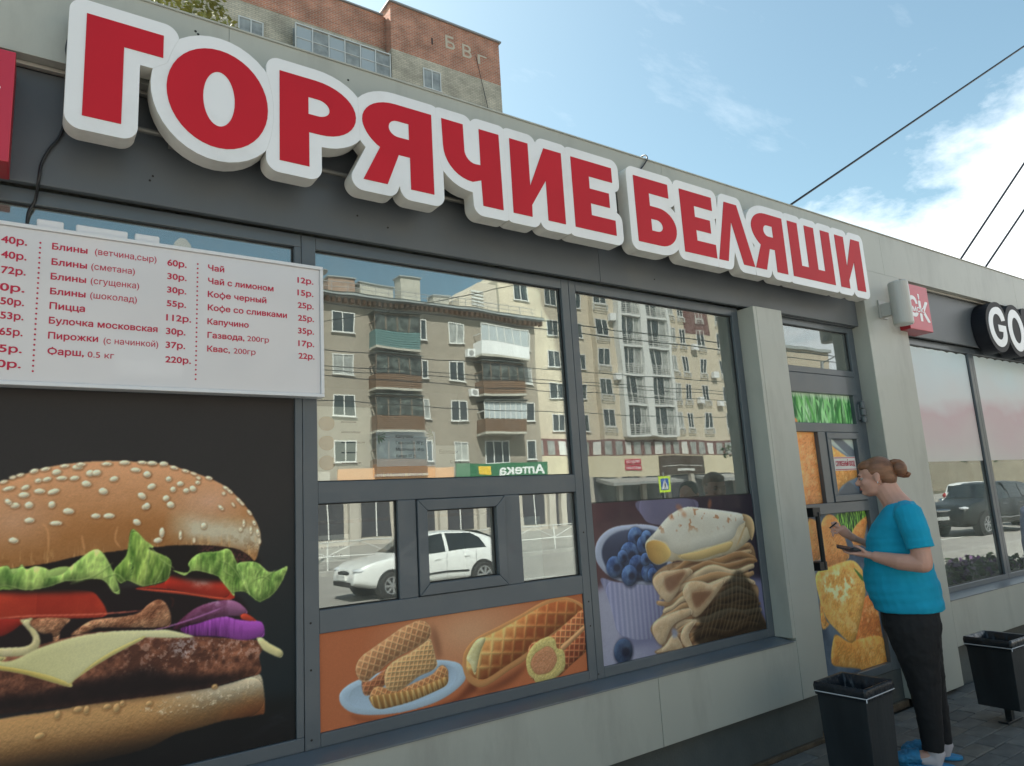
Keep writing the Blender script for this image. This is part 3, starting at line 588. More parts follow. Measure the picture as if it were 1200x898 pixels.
def quilt(A, cx, cz, ang, su, sv):
    X, Z = A.grid(); c, s = np.cos(ang), np.sin(ang)
    u = ((X - cx) * c + (Z - cz) * s); v = (-(X - cx) * s + (Z - cz) * c)
    a = np.abs(((u / su + v / sv) % 1) - .5) * 2; b = np.abs(((u / su - v / sv) % 1) - .5) * 2
    return blur(np.clip((np.maximum(a, b) - .45) / .55, 0, 1) ** 1.5, 1), u, v

def art_waffles():
    A = Art(1.02, 2.41, .705, 1.095, 620)
    X, Z = A.grid(); n1 = A.fld(60, 1); n3 = A.fld(5, 3, 3); n2 = A.fld(14, 4)
    A.a = lerp3((198, 104, 58), (214, 150, 104), np.clip(1 - np.hypot((X - 1720) / 520, (Z - 1000) / 260), 0, 1) * 1.1)
    A.put(blur(A.mask(T['waf_wall_sh']), 8), (110, 62, 40), .6)
    A.put(blur(A.mask(T['waf_plate_sh']), 6), (112, 50, 28), .75)
    A.body(T['waf_plate'], (172, 196, 214), 7, (-.4, .8), .35, .85)
    A.body(T['waf_plate_in'], (166, 190, 210), 22, (.4, -.8), .12, .9)
    A.put(blur(A.mask([(1200, 850), (1300, 800), (1500, 790), (1600, 830), (1590, 880), (1500, 850), (1300, 830)]), 9), (92, 110, 128), .5)
    def waf(k, ang, su, sv, c1, c2, cx, cz, r=14):
        q, u, v = quilt(A, cx, cz, ang, su, sv)
        A.body(T[k], lerp3(c1, c2, q * .7 + n2 * .35), r, (-.5, .85), .6, .8, q * 3 + n3 * 1.2, 1.)
        m = A.mask(T[k]); e = np.clip(m - blur(m, 3), 0, 1) * 2
        A.put(e, (236, 202, 150), .5)
    waf('waf_b', .5, 34, 26, (150, 78, 50), (196, 128, 76), 1330, 860)
    waf('waf_d', .28, 30, 34, (168, 96, 52), (214, 160, 96), 1450, 850)
    q, u, v = quilt(A, 1400, 820, .25, 26, 400)
    A.body(T['waf_d_side'], lerp3((160, 108, 52), (208, 170, 100), q), 8, tex=q, tk=4)
    waf('waf_c', .62, 30, 26, (190, 134, 80), (226, 184, 120), 1440, 900)
    waf('waf_a', .42, 36, 40, (176, 112, 68), (224, 170, 112), 1350, 950, 18)
    A.put(blur(A.mask(T['waf_big_sh']), 8), (100, 48, 28), .7)
    A.body(T['waf_big'], (206, 138, 76), 5, (-.4, .8), .5, .8)
    q, u, v = quilt(A, 1900, 880, .62, 88, 84)
    g = np.clip((v + 20) / 110, 0, 1)
    A.body(T['waf_big_in'], lerp3((176, 84, 38), (226, 164, 84), q * .5 + g * .75 + (n2 - .5) * .3), 30, (-.5, .8), .6, .82, q * 3.5, 1.)
    A.put(A.mask(T['waf_big_in'], soft=2) * q * g, (238, 214, 130), .6)
    A.body(T['waf_cheese'], lerp3((200, 180, 110), (232, 226, 170), n2), 7)
    q, u, v = quilt(A, 2250, 900, .62, 44, 44)
    A.body(T['waf_cut_body'], lerp3((168, 84, 46), (222, 150, 88), q + (n2 - .5) * .4), 18, (-.4, .8), .7, .75, q * 3, 1.)
    A.body(T['waf_cut_lower'], lerp3((140, 60, 32), (200, 120, 74), q), 10, tex=q, tk=4)
    A.body(T['waf_cut_fold'], (222, 156, 98), 6)
    A.body(T['waf_cut_face'], lerp3((196, 170, 84), (228, 208, 128), n3), 8, (-.4, .8), .5, .85, n3, 2)
    A.put(blur(A.mask(T['waf_cut_in']), 2), (150, 96, 54))
    A.body(T['waf_cut_in'], lerp3((196, 120, 74), (216, 150, 104), n3), 8, (-.3, .8), .3, .9, n3, 4)
    A.a *= (1 + (A.fld(2, 71, 1)[..., None] - .5) * .045)
    return A

def art_pancakes():
    A = Art(2.5, 3.885, .71, 1.56, 460)
    X, Z = A.grid(); n1 = A.fld(60, 1); n3 = A.fld(5, 3, 3); n2 = A.fld(16, 4); st = A.fld(6, 8, 2, .6, 4)
    A.a = lerp3((96, 60, 66), (52, 44, 58), np.clip((X - 2500) / 900 + (n1 - .5) * .8, 0, 1))
    A.body(T['pan_back_pot'], (110, 106, 136), 24, (-.8, .2), .4, .85)
    A.put(blur(A.mask(T['pan_tabl']), 8), lerp3((176, 176, 200), (126, 126, 166), (X - 2560) / 700 + (n1 - .5) * .5))
    A.put(blur(A.mask([(2650, 790), (3000, 780), (3050, 870), (2720, 880)]), 9), (92, 96, 140), .55)
    rib = .5 + .5 * np.sin((X - 2600) / 5.2 + (X - 2800) ** 2 * .00003)
    A.body(T['pan_pot'], lerp3((120, 122, 164), (176, 178, 208), np.clip(rib * .45 + (1 - np.abs(X - 2720) / 260) * .5, 0, 1)), 26, (-.7, .3), .4, .85)
    A.body(T['pan_pot_rim'], (178, 188, 212), 6, (-.4, .8), .6, .82)
    A.put(A.mask(T['pan_pot_in'], soft=2), lerp3((52, 62, 92), (96, 108, 140), (Z - 1300) / 150))
    def berry(px, py, r, g=1.):
        ox, oy, k = 0, 0, 1
        A.put(blur(A.mask(A.oval(px + 3, py - 5, r * 1.08, r * 1.05)), 3), (14, 20, 40), .6)
        A.body(A.oval(px, py, r, r * .95), np.clip(lerp3((38, 62, 112), (92, 128, 176), n2 * 1.5 - .2) * g, 0, 1), 10, (-.4, .8), .9, .72)
        A.put(blur(A.mask(A.oval(px + r * .25, py - r * .1, r * .42, r * .36)), 2), (16, 22, 48), .75)
    zz = lambda x, y: None
    for bx, bz, r in BERRIES: berry(bx, bz, r)
    berry(*BERRY_TABLE, .7)
    A.put(A.mask([(2905, 725), (2930, 735), (2960, 728), (2960, 700), (2905, 700)]), (30, 38, 66))
    lay = A.fld(9, 60, 3, 4.5, .8)
    A.body(T['pan_mess'], lerp3((134, 98, 68), (206, 168, 124), np.clip((lay - .3) * 1.7, 0, 1)), 16, (-.4, .9), .5, .8, lay, 4)
    dm = blur(A.mask(T['pan_dark']), 5); rg = random.Random(4); pm = A.mask(T['pan_mess'], soft=1.5)
    Dm = np.array([46, 38, 34], np.float32) / 255; base = lerp3((150, 112, 76), (206, 168, 124), n2)
    A.put(pm, base)
    z = 1290.
    while z > 740:
        w0 = 3010 + 50 * math.sin(z * .017) + rg.uniform(-25, 25); w1 = 3800 + 40 * math.sin(z * .023 + 1) + rg.uniform(-30, 30); th = rg.uniform(26, 46); ph = rg.uniform(0, 6); am = rg.uniform(8, 20); n = 11
        tp = [(w0 + (w1 - w0) * k / n, z + am * math.sin(ph + k * 1.1) + 26 * math.sin(k / n * 3.14) + rg.uniform(-5, 5)) for k in range(n + 1)]
        bt = [(x, q - th * (.5 + .5 * math.sin(3.14 * (k + .5) / (n + 1))) ) for k, (x, q) in enumerate(tp)][::-1]
        c = rg.choice(((214, 178, 132), (196, 152, 104), (226, 196, 152), (176, 130, 86)))
        A.put(blur(A.mask([(x + 4, q - 9) for x, q in tp] + [(x + 4, q - 12) for x, q in bt]), 3) * pm, (92, 58, 40), .55)
        A.body(tp + bt, c, 7, (-.3, .9), .55, .85, n2, 1.)
        A.stroke(tp, 4, (238, 216, 178), .6)
        z -= th * rg.uniform(.75, 1.0)
    A.put(dm, Dm, .62)
    keep = A.a.copy()
    for k in range(15):
        x0 = 3320 + k * 36; A.stroke([(x0 - 60, 740 + rg.uniform(-10, 10)), (x0 + 30, 900), (x0 + 70 + rg.uniform(-20, 20), 1040 + min(k, 9) * 18)], rg.uniform(7, 15), (132, 112, 82), .55)
    A.a[...] = keep * (1 - dm[..., None]) + A.a * dm[..., None]
    c1, c2 = (206, 166, 120), (236, 210, 170)
    for k, kd in (('pan_f1', 'pan_f1d'), ('pan_f2', 'pan_f2d'), ('pan_f3', None), ('pan_f4', None), ('pan_f5', None)):
        A.put(blur(A.mask([(x + 8, q - 12) for x, q in T[k]]), 5), (96, 62, 44), .6)
        A.body(T[k], lerp3(c1, c2, n2), 9, (-.5, .7), .6, .82, n2, 1.5)
        A.stroke(T[k][:5], 4, (244, 226, 192), .7)
        if kd: A.put(blur(A.mask(T[kd]), 5), (130, 82, 56), .8); A.stroke(T[kd][:4], 5, (214, 170, 122), .7)
    A.put(blur(A.mask([(3035, 830), (3070, 820), (3080, 790), (3040, 780)]), 3), (150, 160, 190), .8)
    A.body(T['pan_top'], lerp3((220, 196, 152), (238, 224, 190), n2), 14, (-.3, .9), .5, .8)
    A.body(T['pan_top_face'], lerp3((218, 208, 184), (236, 232, 214), n1 + .2), 12, (-.2, .9), .4, .85)
    sp = np.clip((A.fld(13, 21, 2) - .66) * 9, 0, 1) * A.mask(T['pan_top_face'], soft=3) * np.clip((Z - 1330) / 60, 0, 1)
    A.put(sp, (196, 120, 66), .7)
    for x, z, a, b in ((3190, 1490, 30, 18), (3225, 1450, 22, 16), (3115, 1440, 24, 12), (3460, 1500, 16, 30)): A.put(blur(A.mask(A.oval(x, z, a, b, -.4)), 3), (206, 122, 72), .55)
    A.body(T['pan_top_fold'], lerp3((206, 156, 76), (226, 190, 110), (X - 2930) / 150), 10, (.5, .5), .5, .8)
    A.body(T['pan_top_under'], (222, 190, 124), 8, (0, .8), .5, .8)
    A.body(T['pan_top_roll'], (214, 180, 130), 8, (.6, .3), .8, .75)
    A.a *= (1 + (A.fld(2, 71, 1)[..., None] - .5) * .045)
    return A

def art_door():
    A = Art(4.3, 5.3, .2, 2.3, 300)
    X, Z = A.grid(); n1 = A.fld(50, 1); n3 = A.fld(4, 3, 3); n2 = A.fld(12, 4); gs = A.fld(6, 8, 3, .6, 5)
    A.a = lerp3((52, 66, 84), (110, 126, 140), n1 * 1.4 - .2 + (Z > 1500) * .3)
    A.put(A.mask([(4300, 2010), (5300, 2010), (5300, 2300), (4300, 2300)], False), lerp3((36, 92, 40), (178, 214, 170), np.clip((gs - .3) * 2, 0, 1)))
    rg = random.Random(2)
    for k in range(46):
        x = rg.uniform(4340, 5240); dx = rg.uniform(-120, 160); c = rg.choice(((40, 110, 50), (70, 150, 60), (120, 190, 110), (24, 84, 44), (150, 205, 140)))
        A.stroke([(x, 2015), (x + dx * .4, 2110), (x + dx, rg.uniform(2180, 2240))], rg.uniform(14, 34), c, .8)
    A.put(A.mask([(4300, 2215), (5300, 2205), (5300, 2300), (4300, 2300)], False, 3), (196, 208, 200), .6)
    A.put(A.mask([(4300, 2010), (4470, 2010), (4470, 2050), (4300, 2080)]), (196, 130, 70))
    A.put(A.mask(T['door_sky'], soft=2), (166, 178, 172))
    A.put(A.mask([(4880, 1900), (5210, 1700), (5210, 1780), (4900, 1950)]), (96, 104, 112))
    A.put(A.mask(T['door_dk'], soft=2), (84, 90, 96))
    bl = A.fld(11, 90, 3)
    def sam(k, a=(196, 130, 62), b=(222, 160, 84), sp=.6, r=12):
        m = A.body(T[k], lerp3(a, b, n2 * 1.4 - .2), r, (-.5, .7), .5, .82, n3, 2)
        A.put(m * np.clip((bl - .58) * 8, 0, 1), (238, 216, 160), .45 * sp)
        A.put(m * np.clip((.36 - bl) * 8, 0, 1), (166, 84, 40), .22)
    A.put(A.mask([(4300, 1960), (4720, 1960), (4720, 1440), (4300, 1440)], False), (208, 140, 84)); sam('door_s1', (206, 128, 70), (220, 150, 92)); sam('door_s2')
    gr = A.fld(4, 33, 3, .5, 4)
    A.put(A.mask(T['door_gr'], soft=2), lerp3((34, 66, 36), (140, 196, 76), np.clip((gr - .35) * 3, 0, 1)))
    for k in ('door_s3', 'door_s4', 'door_s5'): sam(k, (200, 124, 62), (222, 152, 86), .2)
    sam('door_s7', (170, 92, 46), (206, 132, 66)); sam('door_s9'); sam('door_s8', (190, 124, 54), (216, 162, 84), .5, 14)
    sam('door_s6', (204, 142, 62), (228, 178, 96), .6, 14)
    A.put(A.mask(T['door_s6b'], soft=6) * np.clip((bl - .42) * 5, 0, 1), (240, 224, 176), .8)
    A.put(A.mask(T['door_leaf'], soft=1), (62, 110, 46))
    A.put(A.mask([(4300, 200), (4600, 200), (4900, 330), (4640, 420), (4480, 560), (4300, 640)], soft=3) * 0, (44, 70, 104))
    A.a *= (1 + (A.fld(2, 71, 1)[..., None] - .5) * .045)
    return A
# ---------------------------------------------------------------- kiosk
m_clad = mat('cladding_paint', (.41, .42, .375), .42, noise=.05, nscale=1.2, bump=.03, bscale=220, dirt=.55, dcol=(.24, .235, .21), dscale=2.4, coat=.1, stretch=(1.6, 1, .45))
m_dark = mat('dark_grey_metal', (.095, .107, .118), .4, noise=.06, nscale=2, bump=.03, bscale=300, dirt=.3, dcol=(.15, .15, .14), dscale=2.2)
m_frame = mat('frame_paint', (.085, .105, .122), .33, noise=.05, nscale=3, dirt=.3, dcol=(.15, .15, .145), dscale=3, coat=.15)
m_trim = mat('zinc_trim', (.42, .40, .36), .4, .3, noise=.15, nscale=6)
m_plinth = mat('plinth_render', (.075, .088, .088), .75, noise=.15, nscale=5, bump=.25, bscale=60, dirt=.5, dcol=(.12, .1, .075), dscale=2)
m_gasket = mat('rubber_gasket', (.012, .013, .014), .5)
m_spacer = mat('spacer_bar', (.55, .57, .56), .3, .6)
m_black = mat('black_plastic', (.014, .015, .017), .35, noise=.2, nscale=20)
m_glass = glass_mat('window_glass', (.95, .97, .96), 1.75, .12, .04)
m_inner = mat('room_wall', (.34, .34, .31), .8, noise=.2, nscale=1.5)
m_screw = mat('screw_hole', (.01, .01, .01), .6)

K = thing('kiosk', 'long grey street kiosk with dark framed windows, service door and light grey cladding', 'kiosk', (0, 0, 0))
FY, GY = 2.925, 2.95                      # frame face, glass
# parapet band in sheets
px = [-4.2, -1.9, .62, 3.18, 5.72, 8.3, 10.9, 13.5]
for a, b in zip(px, px[1:]): boxes('parapet_panel', m_clad, K, [(a + .0006, b - .0006, 2.80, 2.90, 3.238, 3.592)], .0015)
boxes('parapet_cap', m_clad, K, [(-4.2, 13.5, 2.792, 3.02, 3.5925, 3.6)], .002)
boxes('soffit_trim', m_trim, K, [(-4.2, 5.34, 2.845, 2.868, 3.222, 3.236), (5.945, 13.5, 2.845, 2.868, 3.222, 3.236)], .002)
# dark fascia behind the letters
for a, b in ((-4.2, -1.2), (-1.2, 2.66), (2.66, 5.34), (5.945, 9.2), (9.2, 13.5)):
    boxes('fascia_panel', m_dark, K, [(a + .001, b - .001, 2.872, 2.90, 2.785, 3.222)], .003)
# pilasters, sill panels
boxes('pilaster', m_clad, K, [(3.962, 4.24, 2.80, 2.99, .305, 2.772)], .004)
boxes('pilaster', m_clad, K, [(5.34, 5.945, 2.798, 3.0, .03, 3.2375)], .004)
boxes('pilaster_return', m_clad, K, [(3.93, 3.9605, 2.8005, 2.99, .663, 2.770)], .001)
for a, b in ((-4.2, -2.0), (-2.0, .36), (.36, 2.763), (2.763, 3.9595)):
    boxes('wall_panel', m_clad, K, [(a + .0015, b - .0015, 2.80, 2.86, .305, .645)], .003)
for a, b in ((5.9465, 8.6), (8.6, 11.2), (11.2, 13.5)):
    boxes('wall_panel', m_clad, K, [(a + .0015, b - .0015, 2.80, 2.86, .305, .645)], .003)
m_sill = mat('sill_sheet', (.16, .18, .2), .35, .2, noise=.06, nscale=3, dirt=.4, dcol=(.2, .19, .17), dscale=4)
for a, b in ((-4.2, 3.929), (5.947, 13.5)):
    G().prism([(2.795, .640), (2.795, .648), (2.93, .664), (2.93, .652)], a, b, 'x').build('window_sill', m_sill, K, .001)
boxes('plinth', m_plinth, K, [(-4.2, 4.235, 2.885, 3.3, -.05, .32)], .003)
boxes('plinth', m_plinth, K, [(5.95, 13.5, 2.885, 3.3, -.05, .32)], .003)
boxes('door_step', m_plinth, K, [(4.237, 5.338, 2.93, 3.3, -.05, .24)], .006)
m_dust = mat('wall_foot_strip', (.10, .075, .05), .9, noise=.4, nscale=9, bump=.5, bscale=50)
boxes('foot_strip', m_dust, K, [(-4.2, 4.23, 2.86, 2.886, -.02, .022), (4.25, 5.33, 2.90, 2.929, -.02, .03)], .004)
# body of the kiosk: roof, side and back walls, inside
boxes('roof', m_dark, K, [(-4.2, 13.5, 2.905, 7.0, 3.3, 3.36)], 0)
boxes('room_wall', m_inner, K, [(-4.2, 13.5, 6.9, 7.0, 0, 3.3), (-4.2, -4.1, 3.0, 6.9, 0, 3.3), (13.4, 13.5, 3.0, 6.9, 0, 3.3), (4.05, 4.12, 3.02, 6.9, 0, 3.3), (5.6, 5.66, 3.02, 6.9, 0, 3.3)], 0)
boxes('room_ceiling', m_inner, K, [(-4.1, 13.4, 3.0, 6.9, 2.86, 2.9)], 0)
boxes('room_floor', m_inner, K, [(-4.1, 13.4, 3.31, 6.9, .05, .1)], 0)
boxes('door_lintel', m_dark, K, [(4.24, 5.34, 2.905, 3.0, 2.779, 3.2)], 0)
m_shelf = mat('shelf_board', (.35, .3, .24), .5)
for q in ((1.1, 3.8, 3.02, 3.5, 1.02, 1.06), (1.1, 3.8, 6.0, 6.4, 1.5, 1.53), (1.1, 3.8, 6.0, 6.4, 1.9, 1.93)): boxes('shelf', m_shelf, K, [q], 0)

def bars(name, mat_, parent, bl, th=.065): return boxes(name, mat_, parent, [(a, b, FY + d, FY + d + th, c, e) for a, b, c, e, d in bl], .003)
def pane(x0, x1, z0, z1, parent, y=GY, spacer=True, name='pane'):
    o = boxes(name, m_glass, parent, [(x0 - .008, x1 + .008, y, y + .005, z0 - .008, z1 + .008)], 0)
    t = .005
    boxes('gasket', m_gasket, parent, [(x0, x0 + t, y - .006, y - .001, z0, z1), (x1 - t, x1, y - .006, y - .001, z0, z1), (x0 + t, x1 - t, y - .006, y - .001, z0, z0 + t), (x0 + t, x1 - t, y - .006, y - .001, z1 - t, z1)], 0)
    if spacer:
        s = .012
        boxes('spacer', m_spacer, parent, [(x0 - .004, x0 + s - .004, y + .01, y + .022, z0, z1), (x1 - s + .004, x1 + .004, y + .01, y + .022, z0, z1), (x0 + s, x1 - s, y + .01, y + .022, z0 - .004, z0 + s - .006), (x0 + s, x1 - s, y + .01, y + .022, z1 - s + .006, z1 + .004)], 0)
    return o
TOP, BOT = 2.728, .716
fb = .664
# window with the burger: frame from -1.6 to the mullion
W0 = thing('window', None, None); W0.parent = K
bars('window_frame', m_frame, W0, [(-4.2, .957, TOP, 2.784, 0), (-4.2, .957, fb, BOT, 0), (.927, .957, BOT, TOP, 0), (-1.5, -1.4, BOT, TOP, 0), (-1.4, .927, 2.055, 2.115, .002), (-4.2, -4.1, BOT, TOP, 0)])
pane(-1.4, .927, 2.115, TOP, W0); pane(-4.1, -1.5, BOT, TOP, W0)
# middle window with the serving hatch
W1 = thing('window', None, None); W1.parent = K
bars('window_frame', m_frame, W1, [(.959, 1.022, fb, 2.784, 0), (1.022, 2.410, TOP, 2.784, 0), (2.410, 2.462, fb, 2.784, 0), (1.022, 2.410, 1.612, 1.703, .001), (1.022, 2.410, 1.092, 1.185, .001), (1.022, 2.410, fb, BOT, 0),
     (1.383, 1.473, 1.185, 1.612, .002), (1.953, 2.046, 1.185, 1.612, .002)])
pane(1.022, 2.410, 1.703, TOP, W1); pane(1.022, 1.383, 1.185, 1.612, W1); pane(2.046, 2.410, 1.185, 1.612, W1)
H = link(bpy.data.objects.new('hatch_sash', G().mesh('hatch_sash')), W1)
s0, s1, t0, t1, fw = 1.476, 1.950, 1.1875, 1.6095, .05
g = G()
for poly in ([(s0, t0), (s1, t0), (s1 - fw, t0 + fw), (s0 + fw, t0 + fw)], [(s1, t0), (s1, t1), (s1 - fw, t1 - fw), (s1 - fw, t0 + fw)], [(s1, t1), (s0, t1), (s0 + fw, t1 - fw), (s1 - fw, t1 - fw)], [(s0, t1), (s0, t0), (s0 + fw, t0 + fw), (s0 + fw, t1 - fw)]):
    c = (sum(p[0] for p in poly) / 4, sum(p[1] for p in poly) / 4)
    g.prism([(c[0] + (p[0] - c[0]) * .9985, c[1] + (p[1] - c[1]) * .9985) for p in poly], FY - .008, FY + .05)
H.data = g.mesh('hatch_sash', m_frame); bv = H.modifiers.new('b', 'BEVEL'); bv.width = .003; bv.segments = 2; bv.limit_method = 'ANGLE'
pane(s0 + fw, s1 - fw, t0 + fw, t1 - fw, H)
# right window with the pancakes
W2 = thing('window', None, None); W2.parent = K
bars('window_frame', m_frame, W2, [(2.464, 2.512, fb, 2.784, 0), (2.512, 3.868, TOP, 2.784, 0), (3.868, 3.929, fb, 2.784, 0), (2.512, 3.868, fb, BOT, 0)])
pane(2.512, 3.868, 1.546, TOP, W2)
# shop windows of the neighbour
for i, (a, b) in enumerate(((5.947, 7.34), (7.342, 8.85), (8.852, 10.3), (10.302, 11.8), (11.802, 13.5))):
    w = thing('window', None, None); w.parent = K
    bars('window_frame', m_frame, w, [(a, b, TOP, 2.784, 0), (a, b, fb, BOT - .01, 0), (a, a + .055, BOT - .01, TOP, 0), (b - .055, b, BOT - .01, TOP, 0)])
    pane(a + .055, b - .055, BOT - .01, TOP, w)
# screws and drill holes
g = G()
for x, z in ((.985, 1.14), (.985, .96), (.985, .70), (2.44, 1.05), (2.44, 1.40), (2.44, .93), (2.47, .69), (-.6, 2.86), (.35, 2.88), (.36, 2.90), (1.2, 2.90), (1.35, 2.87), (3.1, 2.86)):
    y = FY if z < 2.75 else 2.872
    G().tube([(x, y - .0015, z), (x, y + .002, z)], .0045, 8).build('screw_hole', m_screw, K)
g = G()
for x, z in ((.49, 3.53), (.5, 3.52), (.97, 3.5), (1.03, 3.51), (1.14, 3.52), (1.42, 3.48), (1.68, 3.49), (1.74, 3.49), (2.05, 3.49), (2.62, 3.47), (2.65, 3.47), (2.9, 3.48), (3.2, 3.47), (3.6, 3.47), (4.3, 3.46)):
    G().tube([(x, 2.7985, z), (x, 2.802, z)], .005, 8).build('drill_hole', m_screw, K)
# door
D = thing('service_door', None, None); D.parent = K
bars('door_frame', m_frame, D, [(4.2405, 4.33, .24, 2.778, 0), (5.262, 5.339, .24, 2.778, 0), (4.33, 5.262, 2.735, 2.778, 0), (4.33, 5.262, 2.385, 2.43, 0)])
pane(4.33, 5.262, 2.43, 2.735, D)
bars('door_leaf', m_frame, D, [(4.334, 5.258, 2.24, 2.381, -.006), (4.334, 4.40, .245, 2.24, -.006), (5.20, 5.258, .245, 2.24, -.006), (4.40, 5.20, 1.955, 2.02, -.006), (4.40, 5.20, 1.375, 1.45, -.006), (4.67, 4.765, 1.45, 1.955, -.006), (4.40, 5.20, .245, .30, -.006)])
bars('hatch_sash', m_frame, D, [(4.768, 5.197, 1.905, 1.952, -.014), (4.768, 5.197, 1.453, 1.50, -.014), (4.768, 4.815, 1.50, 1.905, -.014), (5.15, 5.197, 1.50, 1.905, -.014)])
g = G()
g.tube([(5.262, 2.895, 2.03), (5.262, 2.895, 2.075)], .02, 12); g.tube([(5.262, 2.895, 2.085), (5.262, 2.895, 2.13)], .023, 12); g.tube([(5.262, 2.895, 2.14), (5.262, 2.895, 2.19)], .02, 12); g.box(5.225, 5.295, 2.905, 2.925, 2.05, 2.17)
g.build('hinge', m_frame, D, .002)
g = G(); g.tube([(4.42, 2.845, 1.03), (4.42, 2.845, 1.40)], .016, 10); g.box(4.36, 4.445, 2.835, 2.919, 1.37, 1.43); g.box(4.36, 4.445, 2.835, 2.919, 1.02, 1.075)
g.build('handle', m_gasket, D, .003)
boxes('lock_plate', m_spacer, D, [(4.349, 4.385, 2.914, 2.919, 1.10, 1.30)], .001)
# paper-backed film on the neighbour's windows, scalloped at its upper edge
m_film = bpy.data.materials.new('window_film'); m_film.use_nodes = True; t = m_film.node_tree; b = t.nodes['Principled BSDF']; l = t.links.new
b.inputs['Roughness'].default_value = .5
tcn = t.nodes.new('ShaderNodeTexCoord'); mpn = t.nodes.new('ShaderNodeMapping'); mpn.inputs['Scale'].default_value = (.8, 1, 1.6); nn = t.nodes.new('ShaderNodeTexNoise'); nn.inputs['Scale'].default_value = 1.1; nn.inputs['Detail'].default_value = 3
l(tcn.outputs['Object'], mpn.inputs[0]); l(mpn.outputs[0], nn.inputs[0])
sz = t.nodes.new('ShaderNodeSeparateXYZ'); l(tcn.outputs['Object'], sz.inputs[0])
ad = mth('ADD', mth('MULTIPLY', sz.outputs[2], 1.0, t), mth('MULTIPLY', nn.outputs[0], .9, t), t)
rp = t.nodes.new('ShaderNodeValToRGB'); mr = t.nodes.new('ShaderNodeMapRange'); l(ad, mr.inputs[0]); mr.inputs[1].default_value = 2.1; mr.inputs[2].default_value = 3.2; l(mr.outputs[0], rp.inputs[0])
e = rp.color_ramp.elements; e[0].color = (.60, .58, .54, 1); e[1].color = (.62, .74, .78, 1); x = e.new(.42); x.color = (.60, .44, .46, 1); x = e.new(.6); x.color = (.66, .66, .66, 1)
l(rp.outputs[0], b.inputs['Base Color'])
MENU = [('Блины', 0.0459, 2.5495, 0.0233, 0.1087, 1), ('(ветчина,сыр)', 0.178, 2.551, 0.024, 0.2035, 0), ('60р.', 0.4193, 2.5455, 0.0253, 0.0689, 1), ('Блины', 0.0468, 2.4921, 0.0231, 0.1083, 1), ('(сметана)', 0.1686, 2.4929, 0.0238, 0.141, 0), ('30р.', 0.4205, 2.4915, 0.0239, 0.0687, 1), ('Блины', 0.0467, 2.4382, 0.023, 0.1079, 1), ('(сгущенка)', 0.1689, 2.4385, 0.0236, 0.1565, 0), ('30р.', 0.4208, 2.4376, 0.0238, 0.0684, 1), ('Блины', 0.0475, 2.3838, 0.0228, 0.1074, 1), ('(шоколад)', 0.1692, 2.3841, 0.0235, 0.1503, 0), ('55р.', 0.4211, 2.3835, 0.0236, 0.0682, 1), ('Пицца', 0.0482, 2.3303, 0.0237, 0.1071, 1), ('112р.', 0.4204, 2.3268, 0.0246, 0.0883, 1), ('Булочка московская', 0.0489, 2.2772, 0.0235, 0.3434, 1), ('30р.', 0.4207, 2.2737, 0.0244, 0.0687, 1), ('Пирожки', 0.0489, 2.2231, 0.0234, 0.1511, 1), ('(с начинкой)', 0.2171, 2.2194, 0.0232, 0.1787, 0), ('37р.', 0.421, 2.2201, 0.0243, 0.0684, 1), ('Фарш,', 0.0498, 2.1669, 0.0242, 0.1086, 1), ('0.5 кг', 0.1697, 2.1649, 0.0218, 0.0827, 0), ('220р.', 0.4213, 2.1638, 0.0241, 0.0894, 1), ('Чай', 0.5665, 2.5468, 0.0237, 0.0612, 1), ('12р.', 0.9233, 2.5444, 0.0253, 0.0691, 1), ('Чай с лимоном', 0.5673, 2.4923, 0.0235, 0.2557, 1), ('15р.', 0.923, 2.4892, 0.0252, 0.0689, 1), ('Кофе черный', 0.567, 2.4378, 0.0233, 0.227, 1), ('25р.', 0.9239, 2.4338, 0.025, 0.0687, 1), ('Кофе со сливками', 0.5678, 2.3833, 0.0232, 0.3103, 1), ('25р.', 0.9247, 2.3782, 0.0249, 0.0685, 1), ('Капучино', 0.5676, 2.3266, 0.023, 0.1565, 1), ('35р.', 0.9244, 2.3228, 0.0247, 0.0683, 1), ('Газвода,', 0.5684, 2.2717, 0.0229, 0.1394, 1), ('200гр', 0.7189, 2.2713, 0.0224, 0.0856, 0), ('17р.', 0.9252, 2.2684, 0.0245, 0.0681, 1), ('Квас,', 0.5682, 2.2171, 0.0227, 0.0845, 1), ('200гр', 0.6668, 2.2164, 0.022, 0.0847, 0), ('22р.', 0.9261, 2.2144, 0.0244, 0.0679, 1), ('40р.', -0.1014, 2.5502, 0.0256, 0.0742, 1), ('40р.', -0.0985, 2.4961, 0.0255, 0.0724, 1), ('72р.', -0.0956, 2.4412, 0.0253, 0.0698, 1), ('140р.', -0.1411, 2.3795, 0.0268, 0.115, 1), ('50р.', -0.092, 2.331, 0.0249, 0.0668, 1), ('53р.', -0.0893, 2.2809, 0.0248, 0.0651, 1), ('65р.', -0.0894, 2.2244, 0.0256, 0.0656, 1), ('105р.', -0.1291, 2.1654, 0.0261, 0.1058, 1), ('140р.', -0.1337, 2.1129, 0.0259, 0.1106, 1)]
DOTS = [0.011, 0.5285]
TABS = [(-0.004, 0.0787), (0.1156, 0.2836), (0.3071, 0.3925)]
